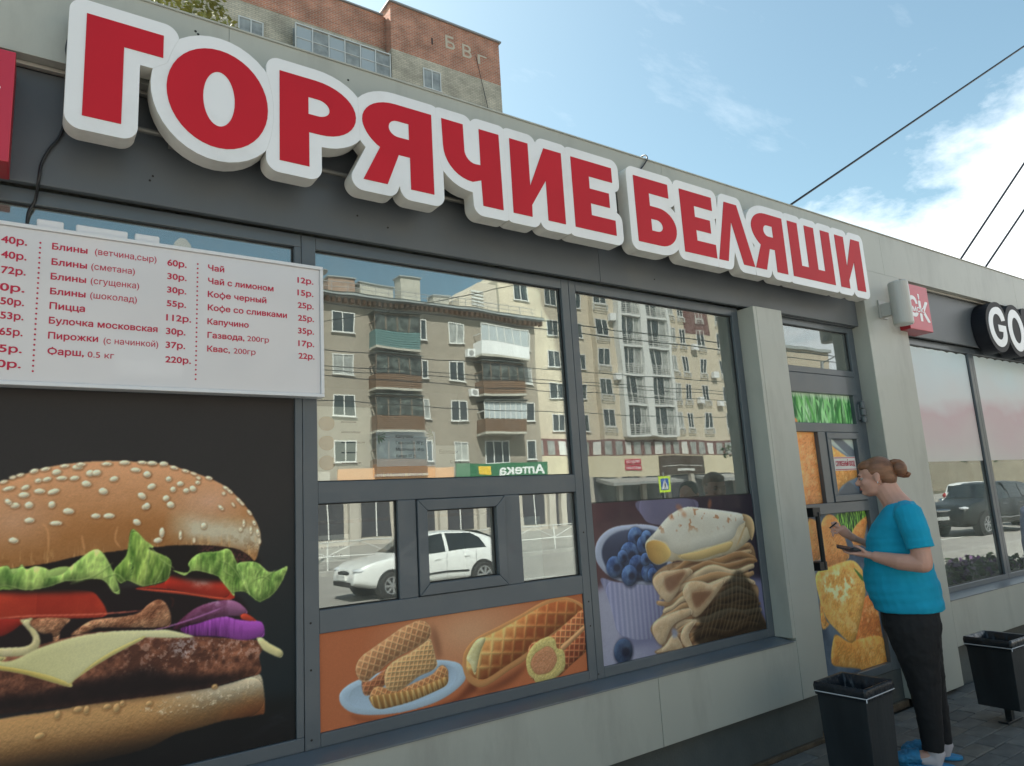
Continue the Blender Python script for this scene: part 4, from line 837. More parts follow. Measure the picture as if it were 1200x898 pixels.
# ---------------------------------------------------------------- films and posters on the glass
def film(x0, x1, z0, z1, label):
    n = int((x1 - x0) / .17); pts = [(x0, z0), (x1, z0), (x1, z1)]
    for k in range(n * 6, -1, -1):
        u = k / (n * 6); pts.append((x0 + (x1 - x0) * u, z1 - .012 + .012 * abs(math.sin(u * n * math.pi))))
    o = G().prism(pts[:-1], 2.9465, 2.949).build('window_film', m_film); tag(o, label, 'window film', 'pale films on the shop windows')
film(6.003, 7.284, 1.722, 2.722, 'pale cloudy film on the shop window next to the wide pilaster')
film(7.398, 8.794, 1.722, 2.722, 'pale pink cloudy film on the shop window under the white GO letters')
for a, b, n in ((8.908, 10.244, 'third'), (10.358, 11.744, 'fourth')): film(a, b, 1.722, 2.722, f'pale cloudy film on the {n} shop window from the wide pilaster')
A_b = art_burger(); m_burger = art_mat('burger_print', A_b, 1.12, .92, .5, .0)
o = print_panel('burger_poster', m_burger, A_b, -1.398, .926, .717, 2.054, 2.936)
tag(o, 'large dark poster of a sesame burger with lettuce, tomato and cheese', 'poster')
A_w = art_waffles(); m_waf = art_mat('waffle_print', A_w, 1.05, .82, .5, .0)
o = print_panel('waffle_poster', m_waf, A_w, 1.023, 2.409, .717, 1.091, 2.936); tag(o, 'orange poster of waffle rolls on a blue plate under the serving hatch', 'poster')
A_p = art_pancakes(); m_pan = art_mat('pancake_print', A_p, .92, .9, .35, .15)
o = print_panel('pancake_poster', m_pan, A_p, 2.513, 3.867, .717, 1.545, 2.936); tag(o, 'poster of folded pancakes beside a cup of blueberries', 'poster')
A_d = art_door(); m_door = art_mat('pasty_print', A_d, 1.2, .95, .45, .0)
for n, (a, b, c, d, y, lb) in enumerate(((4.401, 5.199, 2.021, 2.239, 2.95, 'strip of green stalks printed film in the top pane of the door'), (4.401, 4.669, 1.451, 1.954, 2.95, 'orange pasty print in the narrow left pane of the door'), (4.816, 5.149, 1.501, 1.904, 2.944, 'pasty print behind the small white notice in the door hatch'), (4.401, 5.199, .301, 1.374, 2.95, 'tall print of golden pasties on the lower half of the door'))):
    o = print_panel('door_poster', m_door, A_d, a, b, c, d, y); tag(o, lb, 'poster', 'pasty prints on the door')
m_paper = mat('paper', (.72, .70, .66), .6, noise=.03, nscale=8)
m_red = mat('red_ink', (.50, .008, .05), .5)
m_grey_ink = mat('grey_ink', (.05, .04, .045), .6)
m_blueink = mat('dark_blue_ink', (.02, .03, .09), .6)
t = thing('door_notice', 'small white notice with red lettering stuck in the door hatch', 'notice', (4.86, 2.94, 1.69))
G(t.location).box(4.86, 5.14, 2.939, 2.9415, 1.675, 1.775).build('sheet', m_paper, t)
G(t.location).box(4.865, 5.135, 2.9375, 2.9385, 1.765, 1.770).box(4.865, 5.135, 2.9375, 2.9385, 1.68, 1.685).build('border', m_red, t)
text('СЛУЖЕБНЫЙ ВХОД', 4.875, 1.708, .036, 2.938, 'lettering', m_red, t, width=.25, bold=.014, off=t.location)

t, o = None, None
# ---------------------------------------------------------------- the big letters
def arc(a, k, b, n=9):
    """quarter-like curve from a to b with corner k"""
    P = []
    for i in range(n + 1):
        u = i / n; c1 = [a[j] + (k[j] - a[j]) * .56 for j in (0, 1)]; c2 = [b[j] + (k[j] - b[j]) * .56 for j in (0, 1)]
        P.append(tuple((1 - u) ** 3 * a[j] + 3 * (1 - u) ** 2 * u * c1[j] + 3 * (1 - u) * u * u * c2[j] + u ** 3 * b[j] for j in (0, 1)))
    return P
def path(*seg):
    """points; a 3-tuple (x, z, 'k') is a corner that is rounded between its neighbours"""
    P = []; n = len(seg)
    for i, s in enumerate(seg):
        if len(s) == 3: P += arc(seg[i - 1][:2], s[:2], seg[(i + 1) % n][:2])[1:-1]
        else: P.append(s)
    return P
t_, b_ = 3.388, 2.988
def ellipse(cx, cz, a, b, n=40, e=2.15): return [(cx + a * math.copysign(abs(math.cos(2 * math.pi * i / n)) ** (2 / e), math.cos(2 * math.pi * i / n)), cz + b * math.copysign(abs(math.sin(2 * math.pi * i / n)) ** (2 / e), math.sin(2 * math.pi * i / n))) for i in range(n)]
def l_G(x): return [[(x, t_), (x + .251, t_), (x + .251, t_ - .093), (x + .121, t_ - .093), (x + .121, b_), (x, b_)]]
def l_O(x): return [ellipse(x + .187, (t_ + b_) / 2, .187, .208, e=2), ellipse(x + .187, (t_ + b_) / 2 - .002, .0585, .116, e=2)]
def l_P(x): return [path((x, t_), (x + .15, t_), (x + .331, t_, 'k'), (x + .331, 3.265), (x + .331, 3.143, 'k'), (x + .17, 3.143), (x + .122, 3.143), (x + .122, b_), (x, b_)),
                    path((x + .12, 3.303), (x + .16, 3.303), (x + .212, 3.303, 'k'), (x + .212, 3.264), (x + .212, 3.225, 'k'), (x + .16, 3.225), (x + .12, 3.225))]
def l_Ya(x): return [path((x + .346, t_), (x + .346, b_), (x + .228, b_), (x + .228, 3.142), (x + .172, 3.142), (x + .113, b_), (x, b_), (x + .082, 3.158), (x, 3.20, 'k'), (x, 3.272), (x, t_, 'k'), (x + .16, t_)),
                     path((x + .226, 3.307), (x + .226, 3.228), (x + .17, 3.228), (x + .126, 3.23, 'k'), (x + .126, 3.267), (x + .126, 3.307, 'k'), (x + .17, 3.307))]
def l_Ch(x): return [path((x, t_), (x + .118, t_), (x + .120, 3.255), (x + .122, 3.195, 'k'), (x + .18, 3.195), (x + .209, 3.197), (x + .209, t_), (x + .325, t_), (x + .330, b_), (x + .213, b_), (x + .209, 3.118), (x + .16, 3.10), (x + .004, 3.10, 'k'), (x + .004, 3.255))]
def l_I(x): return [[(x, t_), (x + .114, t_), (x + .114, 3.155), (x + .216, t_), (x + .332, t_), (x + .332, b_), (x + .218, b_), (x + .218, 3.207), (x + .118, 3.052), (x + .116, b_), (x, b_)]]
def l_E(x, w=.292): return [[(x, t_), (x + w, t_), (x + w, t_ - .088), (x + .12, t_ - .088), (x + .12, 3.229), (x + w - .033, 3.229), (x + w - .033, 3.144), (x + .12, 3.144), (x + .12, 3.076), (x + w, 3.076), (x + w, b_), (x, b_)]]
def l_B(x): return [path((x, t_), (x + .28, t_), (x + .28, t_ - .088), (x + .116, t_ - .088), (x + .116, 3.222), (x + .18, 3.222), (x + .324, 3.222, 'k'), (x + .324, 3.106), (x + .324, b_, 'k'), (x + .18, b_), (x, b_)),
                    path((x + .116, 3.143), (x + .16, 3.143), (x + .208, 3.143, 'k'), (x + .208, 3.107), (x + .208, 3.071, 'k'), (x + .16, 3.071), (x + .116, 3.071))]
def l_L(x): return [[(x + .105, t_), (x + .228, t_), (x + .352, b_), (x + .240, b_), (x + .156, 3.262), (x + .088, b_), (x, b_)]]
def l_Sh(x): return [[(x, t_), (x + .112, t_), (x + .112, 3.077), (x + .196, 3.077), (x + .196, t_), (x + .308, t_), (x + .308, 3.077), (x + .392, 3.077), (x + .392, t_), (x + .504, t_), (x + .504, b_), (x, b_)]]
m_lred = mat('sign_red_film', (.52, .010, .022), .5, noise=.05, nscale=3, spec=.3)
m_lwhite = mat('sign_white_acrylic', (.80, .81, .82), .32, noise=.03, nscale=2, coat=.2, dirt=.22, dcol=(.4, .38, .34), dscale=3)
m_lside = mat('sign_white_side', (.68, .66, .61), .45, noise=.05, nscale=5, dirt=.35, dcol=(.3, .27, .22), dscale=6)

def solid(loops, y0, y1, name, m, parent, off):
    """flat shape with holes, extruded between y0 and y1"""
    c = bpy.data.curves.new('c', 'CURVE'); c.dimensions = '2D'; c.fill_mode = 'BOTH'; c.extrude = (y1 - y0) / 2
    for P in loops:
        s = c.splines.new('POLY'); s.points.add(len(P) - 1); s.use_cyclic_u = True
        for q, (a, b) in zip(s.points, P): q.co = (a, b, 0, 1)
    o = link(bpy.data.objects.new('c', c)); me = bake(o, m); bpy.data.objects.remove(o); me.name = name
    me.transform(Matrix(((1, 0, 0, -off[0]), (0, 0, -1, (y0 + y1) / 2 - off[1]), (0, 1, 0, -off[2]), (0, 0, 0, 1))))
    return link(bpy.data.objects.new(name, me), parent)
def word(letters, label, x0, grp):
    T0 = thing('letter_sign', label, 'shop sign', (x0, 2.78, 2.93), 0, grp); off = (x0, 2.78, 2.93); OFF = .0535; h = .0045
    outs = [l[0] for l in letters]
    for i, L_ in enumerate(letters):
        P = np.array(L_[0]); a0, a1, c0, c1 = P[:, 0].min() - .08, P[:, 0].max() + .08, P[:, 1].min() - .08, P[:, 1].max() + .08
        X, Z = np.meshgrid(np.arange(a0, a1, h), np.arange(c0, c1, h)); F = sdist(L_[0], X, Z) - OFF
        for j in (i - 1, i + 1):
            if 0 <= j < len(outs): F = np.maximum(F, (F + OFF - sdist(outs[j], X, Z)) / 2 + .0002)
        F[0] = F[-1] = 1; F[:, 0] = F[:, -1] = 1
        cs = [c for c in contour(F, a0, c0, h) if len(c) > 12]
        b = solid(cs, 2.685, 2.77, 'letter_box', m_lside, T0, off)
        b.data.materials.append(m_lwhite)
        for p in b.data.polygons:
            if p.normal.y < -.9: p.material_index = 1
        s = link(bpy.data.objects.new('red_letter', bpy.data.meshes.new('x')), b); me = solid(L_, 2.6825, 2.6848, 'tmp', m_lred, None, off); s.data = me.data; s.data.name = 'red_letter'; bpy.data.objects.remove(me)
    return T0, off
w1 = [l_G(.108), l_O(.373), l_P(.794), l_Ya(1.154), l_Ch(1.554), l_I(1.944), l_E(2.342)]
w2 = [l_B(2.803), l_E(3.184, .289), l_L(3.492), l_Ya(3.853), l_Sh(4.262), l_I(4.837)]
T1, o1 = word(w1, 'long white box sign of red letters reading ГОРЯЧИЕ above the menu board', .108, 'white box signs with red letters')
T2, o2 = word(w2, 'white box sign of red letters reading БЕЛЯШИ above the door', 2.803, 'white box signs with red letters')
m_rail = mat('sign_rail', (.16, .155, .14), .5, .4, noise=.2, nscale=8)
for T0, o0, a, b in ((T1, o1, .15, 2.62), (T2, o2, 2.86, 5.1)):
    G(o0).box(a, b, 2.772, 2.797, 3.32, 3.345).build('rail', m_rail, T0, .001)
    G(o0).tube([(a, 2.80, 3.045), (b, 2.80, 3.045)], .011, 10).build('rail', m_rail, T0)
    x = a + .1
    while x < b: G(o0).box(x, x + .03, 2.772, 2.871, 3.035, 3.056).build('bracket', m_rail, T0); x += .62
    for k in range(3): x = a + .25 + k * (b - a) / 3.2; G(o0).box(x, x + .03, 2.772, 2.7985, 2.99, 3.31).build('bracket', m_rail, T0)
# black lead from the sign down behind the menu board
pts = [(.10, 2.79, 3.47), (.075, 2.785, 3.40), (.055, 2.782, 3.30), (.062, 2.785, 3.235), (.06, 2.845, 3.15), (.062, 2.86, 3.05), (.05, 2.862, 2.98), (.02, 2.862, 2.92), (.0, 2.862, 2.86), (-.005, 2.862, 2.80), (-.012, 2.915, 2.74), (-.03, 2.918, 2.69), (-.032, 2.918, 2.60)]
def smooth(p, n=5): return [tuple(q) for q in crom(p, n, False)]
tag(G().tube(smooth(pts), .0055, 6).build('cable', m_black, None, smooth=True), 'black lead hanging from the first white letter down behind the menu board', 'cable')
tag(G().tube(smooth([(3.06, 3.0, 3.61), (3.055, 2.83, 3.635), (3.05, 2.788, 3.60), (3.01, 2.79, 3.54), (2.93, 2.785, 3.46), (2.9, 2.785, 3.40)]), .005, 6).build('cable', m_black, None, smooth=True), 'short black lead curling over the roof edge behind the second word', 'cable')

# ---------------------------------------------------------------- menu board
MB_ = thing('menu_board', 'white menu board with red prices hung beside the burger poster', 'menu board', (-.9, 2.9, 2.055)); mo = (-.9, 2.9, 2.055)
MY = 2.868
m_board = mat('menu_panel', (.68, .665, .675), .15, noise=.02, nscale=3, coat=.4); m_bframe = mat('menu_frame', (.72, .73, .75), .35, coat=.2)
G(mo).box(-.885, 1.018, MY + .004, 2.92, 2.067, 2.612).build('panel', m_board, MB_)
fw = .014
boxes('frame', m_bframe, MB_, [(-.9, 1.033, MY - .006, 2.921, 2.053, 2.053 + fw), (-.9, 1.033, MY - .006, 2.921, 2.613, 2.613 + fw), (-.9, -.9 + fw, MY - .006, 2.921, 2.0675, 2.6125), (1.033 - fw, 1.033, MY - .006, 2.921, 2.0675, 2.6125)], .002, mo)
def zb(px_, py): # helper numbers below are metres measured on the board
    return px_, py
rows = MENU
for s, x, z, h, w, bold in rows:
    text(s, x, z, h, MY + .0033, 'menu_line', m_red, MB_, width=w, bold=(.022 if bold else .003), off=mo, depth=.0008)
for x in DOTS:
    g = G(mo)
    for k in range(26):
        z = 2.567 - k * .0185; g.tube([(x, MY + .0028, z), (x, MY + .0040, z)], .0036, 6)
    tag(g.build('dotted_line', m_red, MB_))
for a, b in TABS:
    boxes('mounting_plate', m_bframe, MB_, [(a, b, 2.885, 2.905, 2.60, 2.663)], .006, mo)

# ---------------------------------------------------------------- small red box signs and the black GO letters
m_rbox = mat('red_box_face', (.50, .022, .05), .35, coat=.2, noise=.03, nscale=4); m_rside = mat('red_box_side', (.34, .012, .022), .4)
def logo_box(x0, x1, z0, z1, y0, y1, label):
    T0 = thing('logo_sign', label, 'shop sign', (x0, y1, z0), 0, 'square red box signs'); o = (x0, y1, z0)
    g = G(o).box(x0, x1, y0, y1, z0, z1).build('box', m_rside, T0, .004); g.data.materials.append(m_rbox)
    for p in g.data.polygons:
        if p.normal.y < -.9: p.material_index = 1
    w = x1 - x0; h = z1 - z0
    text('С', x0 + w * .06, z0 + h * .30, h * .42, y0 - .001, 'lettering', m_lwhite, T0, width=w * .40, bold=.03, off=o)
    text('К', x0 + w * .50, z0 + h * .22, h * .42, y0 - .001, 'lettering', m_lwhite, T0, width=w * .42, bold=.03, off=o)
    text("'", x0 + w * .52, z0 + h * .52, h * .28, y0 - .001, 'lettering', m_lwhite, T0, bold=.03, off=o)
    g = G(o).box(x0 + w * .16, x0 + w * .70, y0 - .0022, y0 - .0008, z0 + h * .38, z0 + h * .50).build('label_strip', m_rbox, T0)
    text('МСК', x0 + w * .19, z0 + h * .40, h * .10, y0 - .0032, 'lettering', m_lwhite, T0, width=w * .48, bold=.03, off=o)
logo_box(5.83, 6.205, 2.78, 3.165, 2.715, 2.87, 'square red box sign with white letters beside the wall lamp')
logo_box(-.50, -.09, 2.78, 3.185, 2.72, 2.87, 'square red box sign cut by the left edge, above the menu board')
m_goblk = mat('sign_black', (.010, .011, .016), .55, spec=.3)
def rrect(x0, x1, z0, z1, r, n=5):
    P = []
    for cx_, cz_, a in ((x1 - r, z1 - r, 0), (x0 + r, z1 - r, 90), (x0 + r, z0 + r, 180), (x1 - r, z0 + r, 270)):
        P += [(cx_ + r * math.cos(R(a + 90 * k / n)), cz_ + r * math.sin(R(a + 90 * k / n))) for k in range(n + 1)]
    return P
T3 = thing('letter_sign', 'black box sign with white letters GO on the neighbouring shop', 'shop sign', (7.3, 2.87, 2.7)); o3 = (7.3, 2.87, 2.7)
G_ = path((7.63, 3.168), (7.375, 3.168, 'k'), (7.375, 2.97), (7.375, 2.77, 'k'), (7.56, 2.77), (7.73, 2.77, 'k'), (7.745, 2.90), (7.745, 2.99), (7.575, 2.99), (7.575, 2.925), (7.665, 2.925), (7.655, 2.842, 'k'), (7.575, 2.842), (7.465, 2.842, 'k'), (7.465, 2.97), (7.465, 3.095, 'k'), (7.575, 3.095), (7.65, 3.095, 'k'), (7.66, 3.03), (7.745, 3.045), (7.74, 3.168, 'k'))
boxpoly = [rrect(7.32, 9.6, 2.712, 3.222, .17)]
X, Z = np.meshgrid(np.arange(7.2, 8.4, .006), np.arange(2.6, 3.35, .006))
def seg_blob(parts, off_, x0, x1):
    X, Z = np.meshgrid(np.arange(x0, x1, .006), np.arange(2.6, 3.35, .006)); F = None
    for P in parts:
        d = sdist(P, X, Z) - off_; F = d if F is None else np.minimum(F, d)
    F[0] = F[-1] = 1; F[:, 0] = F[:, -1] = 1; return [max(contour(F, x0, 2.6, .006), key=len)]
lets = [[G_], [ellipse(7.985, 2.97, .185, .212, e=2), ellipse(7.985, 2.97, .093, .13, e=2)]]
solid(seg_blob([l[0] for l in lets] + [rrect(8.22, 9.2, 2.765, 3.175, .02)], .05, 7.2, 9.4), 2.74, 2.868, 'letter_box', m_goblk, T3, o3)
for l_ in lets: solid(l_, 2.737, 2.7395, 'white_letter', m_lwhite, T3, o3)
# wall lamp: an up-and-down cylinder on a square arm
T4 = thing('wall_lamp', 'pale grey cylindrical wall lamp on the wide pilaster', 'lamp', (5.63, 2.8, 2.9)); o4 = (5.63, 2.8, 2.9)
m_lamp = mat('lamp_enamel', (.45, .45, .42), .4, coat=.2)
G(o4).tube([(5.57, 2.64, 2.765), (5.57, 2.64, 2.775), (5.57, 2.64, 3.10), (5.57, 2.64, 3.108)], [.066, .072, .072, .066], 28).build('shade', m_lamp, T4)
G(o4).box(5.545, 5.60, 2.71, 2.79, 2.86, 2.965).build('arm', m_lamp, T4, .004)
G(o4).box(5.53, 5.64, 2.788, 2.7975, 2.85, 3.0).build('wall_plate', m_lamp, T4, .003)

# ---------------------------------------------------------------- sheets of paper behind the glass
def sheet(x0, x1, z0, z1, y, label, m=None):
    t = thing('paper_sheet', label, 'notice', (x0, y, z0), 0, 'papers taped inside the windows'); G(t.location).box(x0, x1, y, y + .002, z0, z1).build('sheet', m or m_paper, t); return t, (x0, y, z0)
m_cream = mat('cream_paper', (.86, .83, .76), .6); m_bluep = mat('pale_blue_paper', (.74, .80, .92), .6); m_orng = mat('orange_print', (.8, .34, .12), .5); m_leaf_ink = mat('green_ink', (.03, .16, .07), .6); m_tan = mat('tan_print', (.55, .34, .18), .6)
t, o = sheet(1.03, 1.285, 1.705, 2.03, 2.962, 'pale menu sheet with three small food pictures at the left of the pane', m_cream)
for k in range(3): G(o).prism(ellipse(1.075, 1.955 - .085 * k, .036, .032, 14), 2.960, 2.9615).build('picture', m_tan, t)
for k in range(5): G(o).box(1.14, 1.21 + .02 * (k % 3), 2.9605, 2.9615, 1.96 - k * .045, 1.966 - k * .045).build('print_line', m_grey_ink, t)
t, o = sheet(1.305, 1.605, 1.765, 1.925, 2.9625, 'pale blue notice with green leaves in its corners', m_bluep)
for k, s in enumerate(('Капучино', 'Глинтвейн 80 р.', 'Молочный 60 р.', 'Какао 50 р.')): text(s, 1.40, 1.895 - .03 * k, .014, 2.961, 'lettering', m_blueink, t, bold=.02, off=o)
g = G(o)
for cxx, sgn in ((1.312, 1), (1.596, -1)):
    for k in range(7):
        a = R(-80 + k * 22); g.prism([(cxx, 1.905), (cxx + sgn * .03 * math.cos(a) - .004, 1.905 + .03 * math.sin(a)), (cxx + sgn * .042 * math.cos(a), 1.905 + .042 * math.sin(a)), (cxx + sgn * .03 * math.cos(a) + .004, 1.905 + .03 * math.sin(a) + .006)], 2.9605, 2.9615)
g.build('leaf_print', m_leaf_ink, t)
t, o = sheet(1.60, 1.79, 1.71, 1.86, 2.964, 'small white handwritten notice at the middle of the pane', m_paper)
text('Беляши', 1.625, 1.82, .02, 2.9625, 'handwriting', m_grey_ink, t, bold=0, off=o); text('с 9 ч', 1.68, 1.775, .02, 2.9625, 'handwriting', m_grey_ink, t, bold=0, off=o)
t, o = sheet(1.03, 1.66, 1.704, 1.775, 2.968, 'low orange printed strip along the bottom of the pane', m_orng)
text('ПИРОЖКИ  БЕЛЯШИ  САМСА', 1.22, 1.718, .016, 2.9665, 'lettering', m_red, t, bold=.01, off=o)
t, o = sheet(1.03, 1.17, 1.37, 1.48, 2.962, 'small white notice in the lower left pane', m_paper)
text('МАССА начинки', 1.035, 1.45, .012, 2.9605, 'lettering', m_grey_ink, t, width=.125, bold=.01, off=o); text('в пирожке 80 г', 1.045, 1.425, .011, 2.9605, 'lettering', m_grey_ink, t, width=.1, bold=.01, off=o); text('Цена 30 р.', 1.05, 1.39, .012, 2.9605, 'lettering', m_grey_ink, t, width=.09, bold=.01, off=o)
t, o = sheet(4.335, 4.64, 2.432, 2.733, 2.975, 'cream curtain hanging at the left of the pane over the door', m_cream); tag(t, cat='curtain')
m_frost = mat('frosted_film', (.30, .36, .36), .4, noise=.1, nscale=3)
t, o = sheet(2.04, 2.20, 1.18, 1.50, 2.972, 'grey green card standing inside the small right pane', m_frost)
# ---------------------------------------------------------------- ground
m_asph = mat('asphalt', (.27, .255, .235), .9, noise=.12, nscale=1.1, bump=.3, bscale=80, dirt=.5, dcol=(.26, .24, .21), dscale=.25)
m_pavbase = mat('paving_joint', (.055, .05, .045), .95, noise=.3, nscale=12, bump=.4, bscale=60)
m_pave = mat('paving_far', (.30, .285, .26), .9, noise=.2, nscale=3, bump=.3, bscale=30, dirt=.5, dcol=(.1, .095, .085), dscale=1)
m_kerb = mat('kerb_stone', (.33, .32, .30), .85, noise=.15, nscale=4, bump=.3, bscale=40)
m_paint = mat('road_paint', (.62, .62, .58), .7, noise=.2, nscale=5)
m_earth = mat('earth', (.10, .09, .06), .95, noise=.3, nscale=2)
RZ = -.32
def structure(o): o['kind'] = 'structure'; return o
structure(G().box(-600, 600, -600, 600, -1.2, RZ - .012).build('ground', m_earth))
structure(G().box(-140, 180, -17, -2.15, RZ - .01, RZ).build('road', m_asph))
pv = structure(G().box(-60, 90, -2.0, 30, RZ - .2, -.03).build('pavement', m_pavbase))
structure(G().box(-60, 90, -2.15, -2.002, RZ - .2, -.01).build('kerb', m_kerb, None, .01))
structure(G().box(-140, 180, -46, -17.15, RZ - .2, RZ + .13).build('far_pavement', m_pave))
structure(G().box(-140, 180, -17.148, -17.002, RZ - .2, RZ + .15).build('far_kerb', m_kerb, None, .01))
g = G()
for k in range(-12, 16): g.box(k * 9, k * 9 + 3, -9.75 - .06, -9.75 + .06, RZ + .003, RZ + .005)
g.box(-140, 180, -6.0, -5.88, RZ + .003, RZ + .005); structure(g.build('lane_markings', m_paint))
rnd = random.Random(3)
m_pv = [mat('paver_%s' % n, c, .8, noise=.28, nscale=9, bump=.35, bscale=70, dirt=.5, dcol=(.07, .065, .055), dscale=3) for n, c in (('grey', (.15, .147, .138)), ('warm', (.16, .146, .126)), ('dark', (.115, .113, .107)))]
pvm = []
for m in m_pv:
    for k in range(2):
        gg = G(); gg.box(-.117, .117, -.0575, .0575, -.05, 0); me = gg.mesh('paver', m)
        bm = bmesh.new(); bm.from_mesh(me); bmesh.ops.bevel(bm, geom=[e for e in bm.edges if all(v.co.z > -.001 for v in e.verts)], offset=.005, segments=1, affect='EDGES'); bm.to_mesh(me); bm.free(); pvm.append(me)
cells = []
for r_ in range(12):
    y = 2.795 - .12 * r_
    for c in range(26):
        x = 3.35 + .24 * c + (.12 if r_ % 2 else 0)
        if x + .12 < 3.3 + (2.9 - y) * -.2 or y < 1.45 or x > 8.6 or (x > 6.9 and y < 2.0) or x < 3.3 or (x < 3.7 and y > 2.7) : continue
        cells.append((x, y))
cells = cells[:298]
for x, y in cells:
    o = link(bpy.data.objects.new('paving_brick', rnd.choice(pvm)), pv); o.location = (x + rnd.uniform(-.001, .001), y + rnd.uniform(-.001, .001), .0 + rnd.uniform(-.0035, .001)); o.rotation_euler = (rnd.uniform(-.008, .008), rnd.uniform(-.006, .006), rnd.uniform(-.006, .006))
done = {(round(x, 2), round(y, 2)) for x, y in cells}
g = G()
for r_ in range(-14, 24):
    y = 2.795 - .12 * (r_)
    if y > 2.85: continue
    for c in range(-28, 60):
        x = 3.35 + .24 * c + (.12 if r_ % 2 else 0)
        if (round(x, 2), round(y, 2)) in done or x > 13 or x < -3: continue
        z = rnd.uniform(-.004, 0); g.box(x - .117, x + .117, y - .0575, y + .0575, -.05, z)
o = g.build('paving_bricks', m_pv[0], pv); o['kind'] = 'stuff'
structure(G().box(-60, -3.13, -1.99, 2.85, -.04, -.004).box(13.12, 90, -1.99, 2.85, -.04, -.004).box(-3.12, 13.11, -1.99, .02, -.04, -.006).build('plain_paving', m_pave))
# litter near the bin foot
tag(G().box(5.36, 5.42, 2.16, 2.18, .0, .008).build('cigarette_stub', mat('stub', (.6, .45, .25), .7)), 'tan cigarette stub on the paving in front of the farther bin', 'litter')

# ---------------------------------------------------------------- opposite buildings (seen mirrored in the panes); fronts face +Y
m_b1 = mat('grey_brown_brick', (.30, .262, .215), .9, noise=.10, nscale=.7, bump=.15, bscale=14, dirt=.3, dcol=(.24, .2, .16), dscale=.35)
m_wf = mat('white_window_frame', (.62, .62, .60), .5)
m_pd = mat('dark_window_pane', (.035, .045, .05), .08, coat=.3)
m_pc = mat('curtained_pane', (.30, .31, .30), .3, noise=.3, nscale=2)
m_roof1 = mat('sheet_roof', (.36, .38, .38), .5, .3, noise=.12, nscale=.8)
m_eave = mat('eave_board', (.30, .16, .10), .8, noise=.2, nscale=3)
m_rail1 = mat('roof_rail', (.3, .3, .3), .5)
_wm = {}
def window(B, off, x0, x1, z0, z1, y, sgn=1, div=2, frame=m_wf, curtain=False, th=.06):
    """one window: a frame standing a little proud, panes set back"""
    k = (round(x1 - x0, 2), round(z1 - z0, 2), sgn, div, frame.name, curtain)
    if k not in _wm:
        w, h = x1 - x0, z1 - z0; f = G(); a, b = (-.02, th) if sgn > 0 else (-th, .02); q = .07
        f.box(0, w, a, b, 0, q).box(0, w, a, b, h - q, h).box(0, q, a, b, q, h - q).box(w - q, w, a, b, q, h - q)
        for i in range(1, div): xx = w * i / div; f.box(xx - q / 2, xx + q / 2, a, b, q, h - q)
        f.box(-.06, w + .06, *((-.02, th + .08) if sgn > 0 else (-th - .08, .02)), -.05, 0)
        p = G().box(q, w - q, *((-.01, .015) if sgn > 0 else (-.015, .01)), q, h - q)
        _wm[k] = (f.mesh('window', frame), p.mesh('pane', m_pc if curtain else m_pd))
    fm, pm = _wm[k]
    o = link(bpy.data.objects.new('window', fm), B); o.location = (x0 - off[0], y - off[1], z0 - off[2])
    p = link(bpy.data.objects.new('pane', pm), o); return o
YB1 = -37.1; o1_ = (16, YB1, RZ)
B1 = thing('brick_apartment_block', 'five-storey grey-brown apartment block across the street, mirrored in the middle window', 'building', o1_)
G(o1_).box(-30, 32.4, YB1 - 12, YB1, RZ, 15.9).build('wall', m_b1, B1)
G(o1_).box(-30.6, 32.9, YB1 - 12, YB1 + .75, 15.75, 15.95).build('eaves', m_roof1, B1)
g = G(o1_)
for k in range(158): g.box(-30 + k * .4, -30 + k * .4 + .2, YB1 + .004, YB1 + .35, 15.45, 15.74)
g.build('cornice_brackets', m_eave, B1)['kind'] = 'stuff'
G(o1_).prism([(YB1 + .8, 15.96), (YB1 - 6, 18.0), (YB1 - 12.6, 15.96)], -30.6, 32.9, 'x').build('roof', m_roof1, B1)
g = G(o1_)
for k in range(64): x = -30 + k; g.tube([(x, YB1 + .3, 15.95), (x, YB1 + .3, 16.75)], .025, 5)
g.tube([(-30, YB1 + .3, 16.7), (32.4, YB1 + .3, 16.7)], .025, 5); g.tube([(-30, YB1 + .3, 16.4), (32.4, YB1 + .3, 16.4)], .02, 5)
g.build('roof_railing', m_rail1, B1)['kind'] = 'stuff'
m_chim = mat('plastered_chimney', (.42, .40, .35), .9, noise=.1, nscale=2); m_chimb = mat('brick_chimney', (.3, .2, .15), .9, noise=.2, nscale=3)
for x0, x1, z, m in ((16.7, 18.5, 17.9, m_chimb), (18.9, 21.5, 17.75, m_chim), (22.1, 23.7, 18.7, m_chim), (7.0, 7.9, 18.2, m_chim), (2, 3.4, 18.3, m_chimb), (24.9, 26.2, 17.6, m_chim)):
    ch = G(o1_).box(x0, x1, YB1 - 3.2, YB1 - 2.2, 16.2, z).build('chimney', m, B1)
    G(o1_).box(x0 - .1, x1 + .1, YB1 - 3.3, YB1 - 2.1, z, z + .08).build('chimney_cap', m_roof1, ch)
g = G(o1_); g.prism([(6.8, 18.28), (7.0, 18.75), (7.3, 19.0), (7.6, 19.0), (7.9, 18.75), (8.1, 18.28)], YB1 - 3.35, YB1 - 2.05); g.build('chimney_hood', m_rail1, B1)
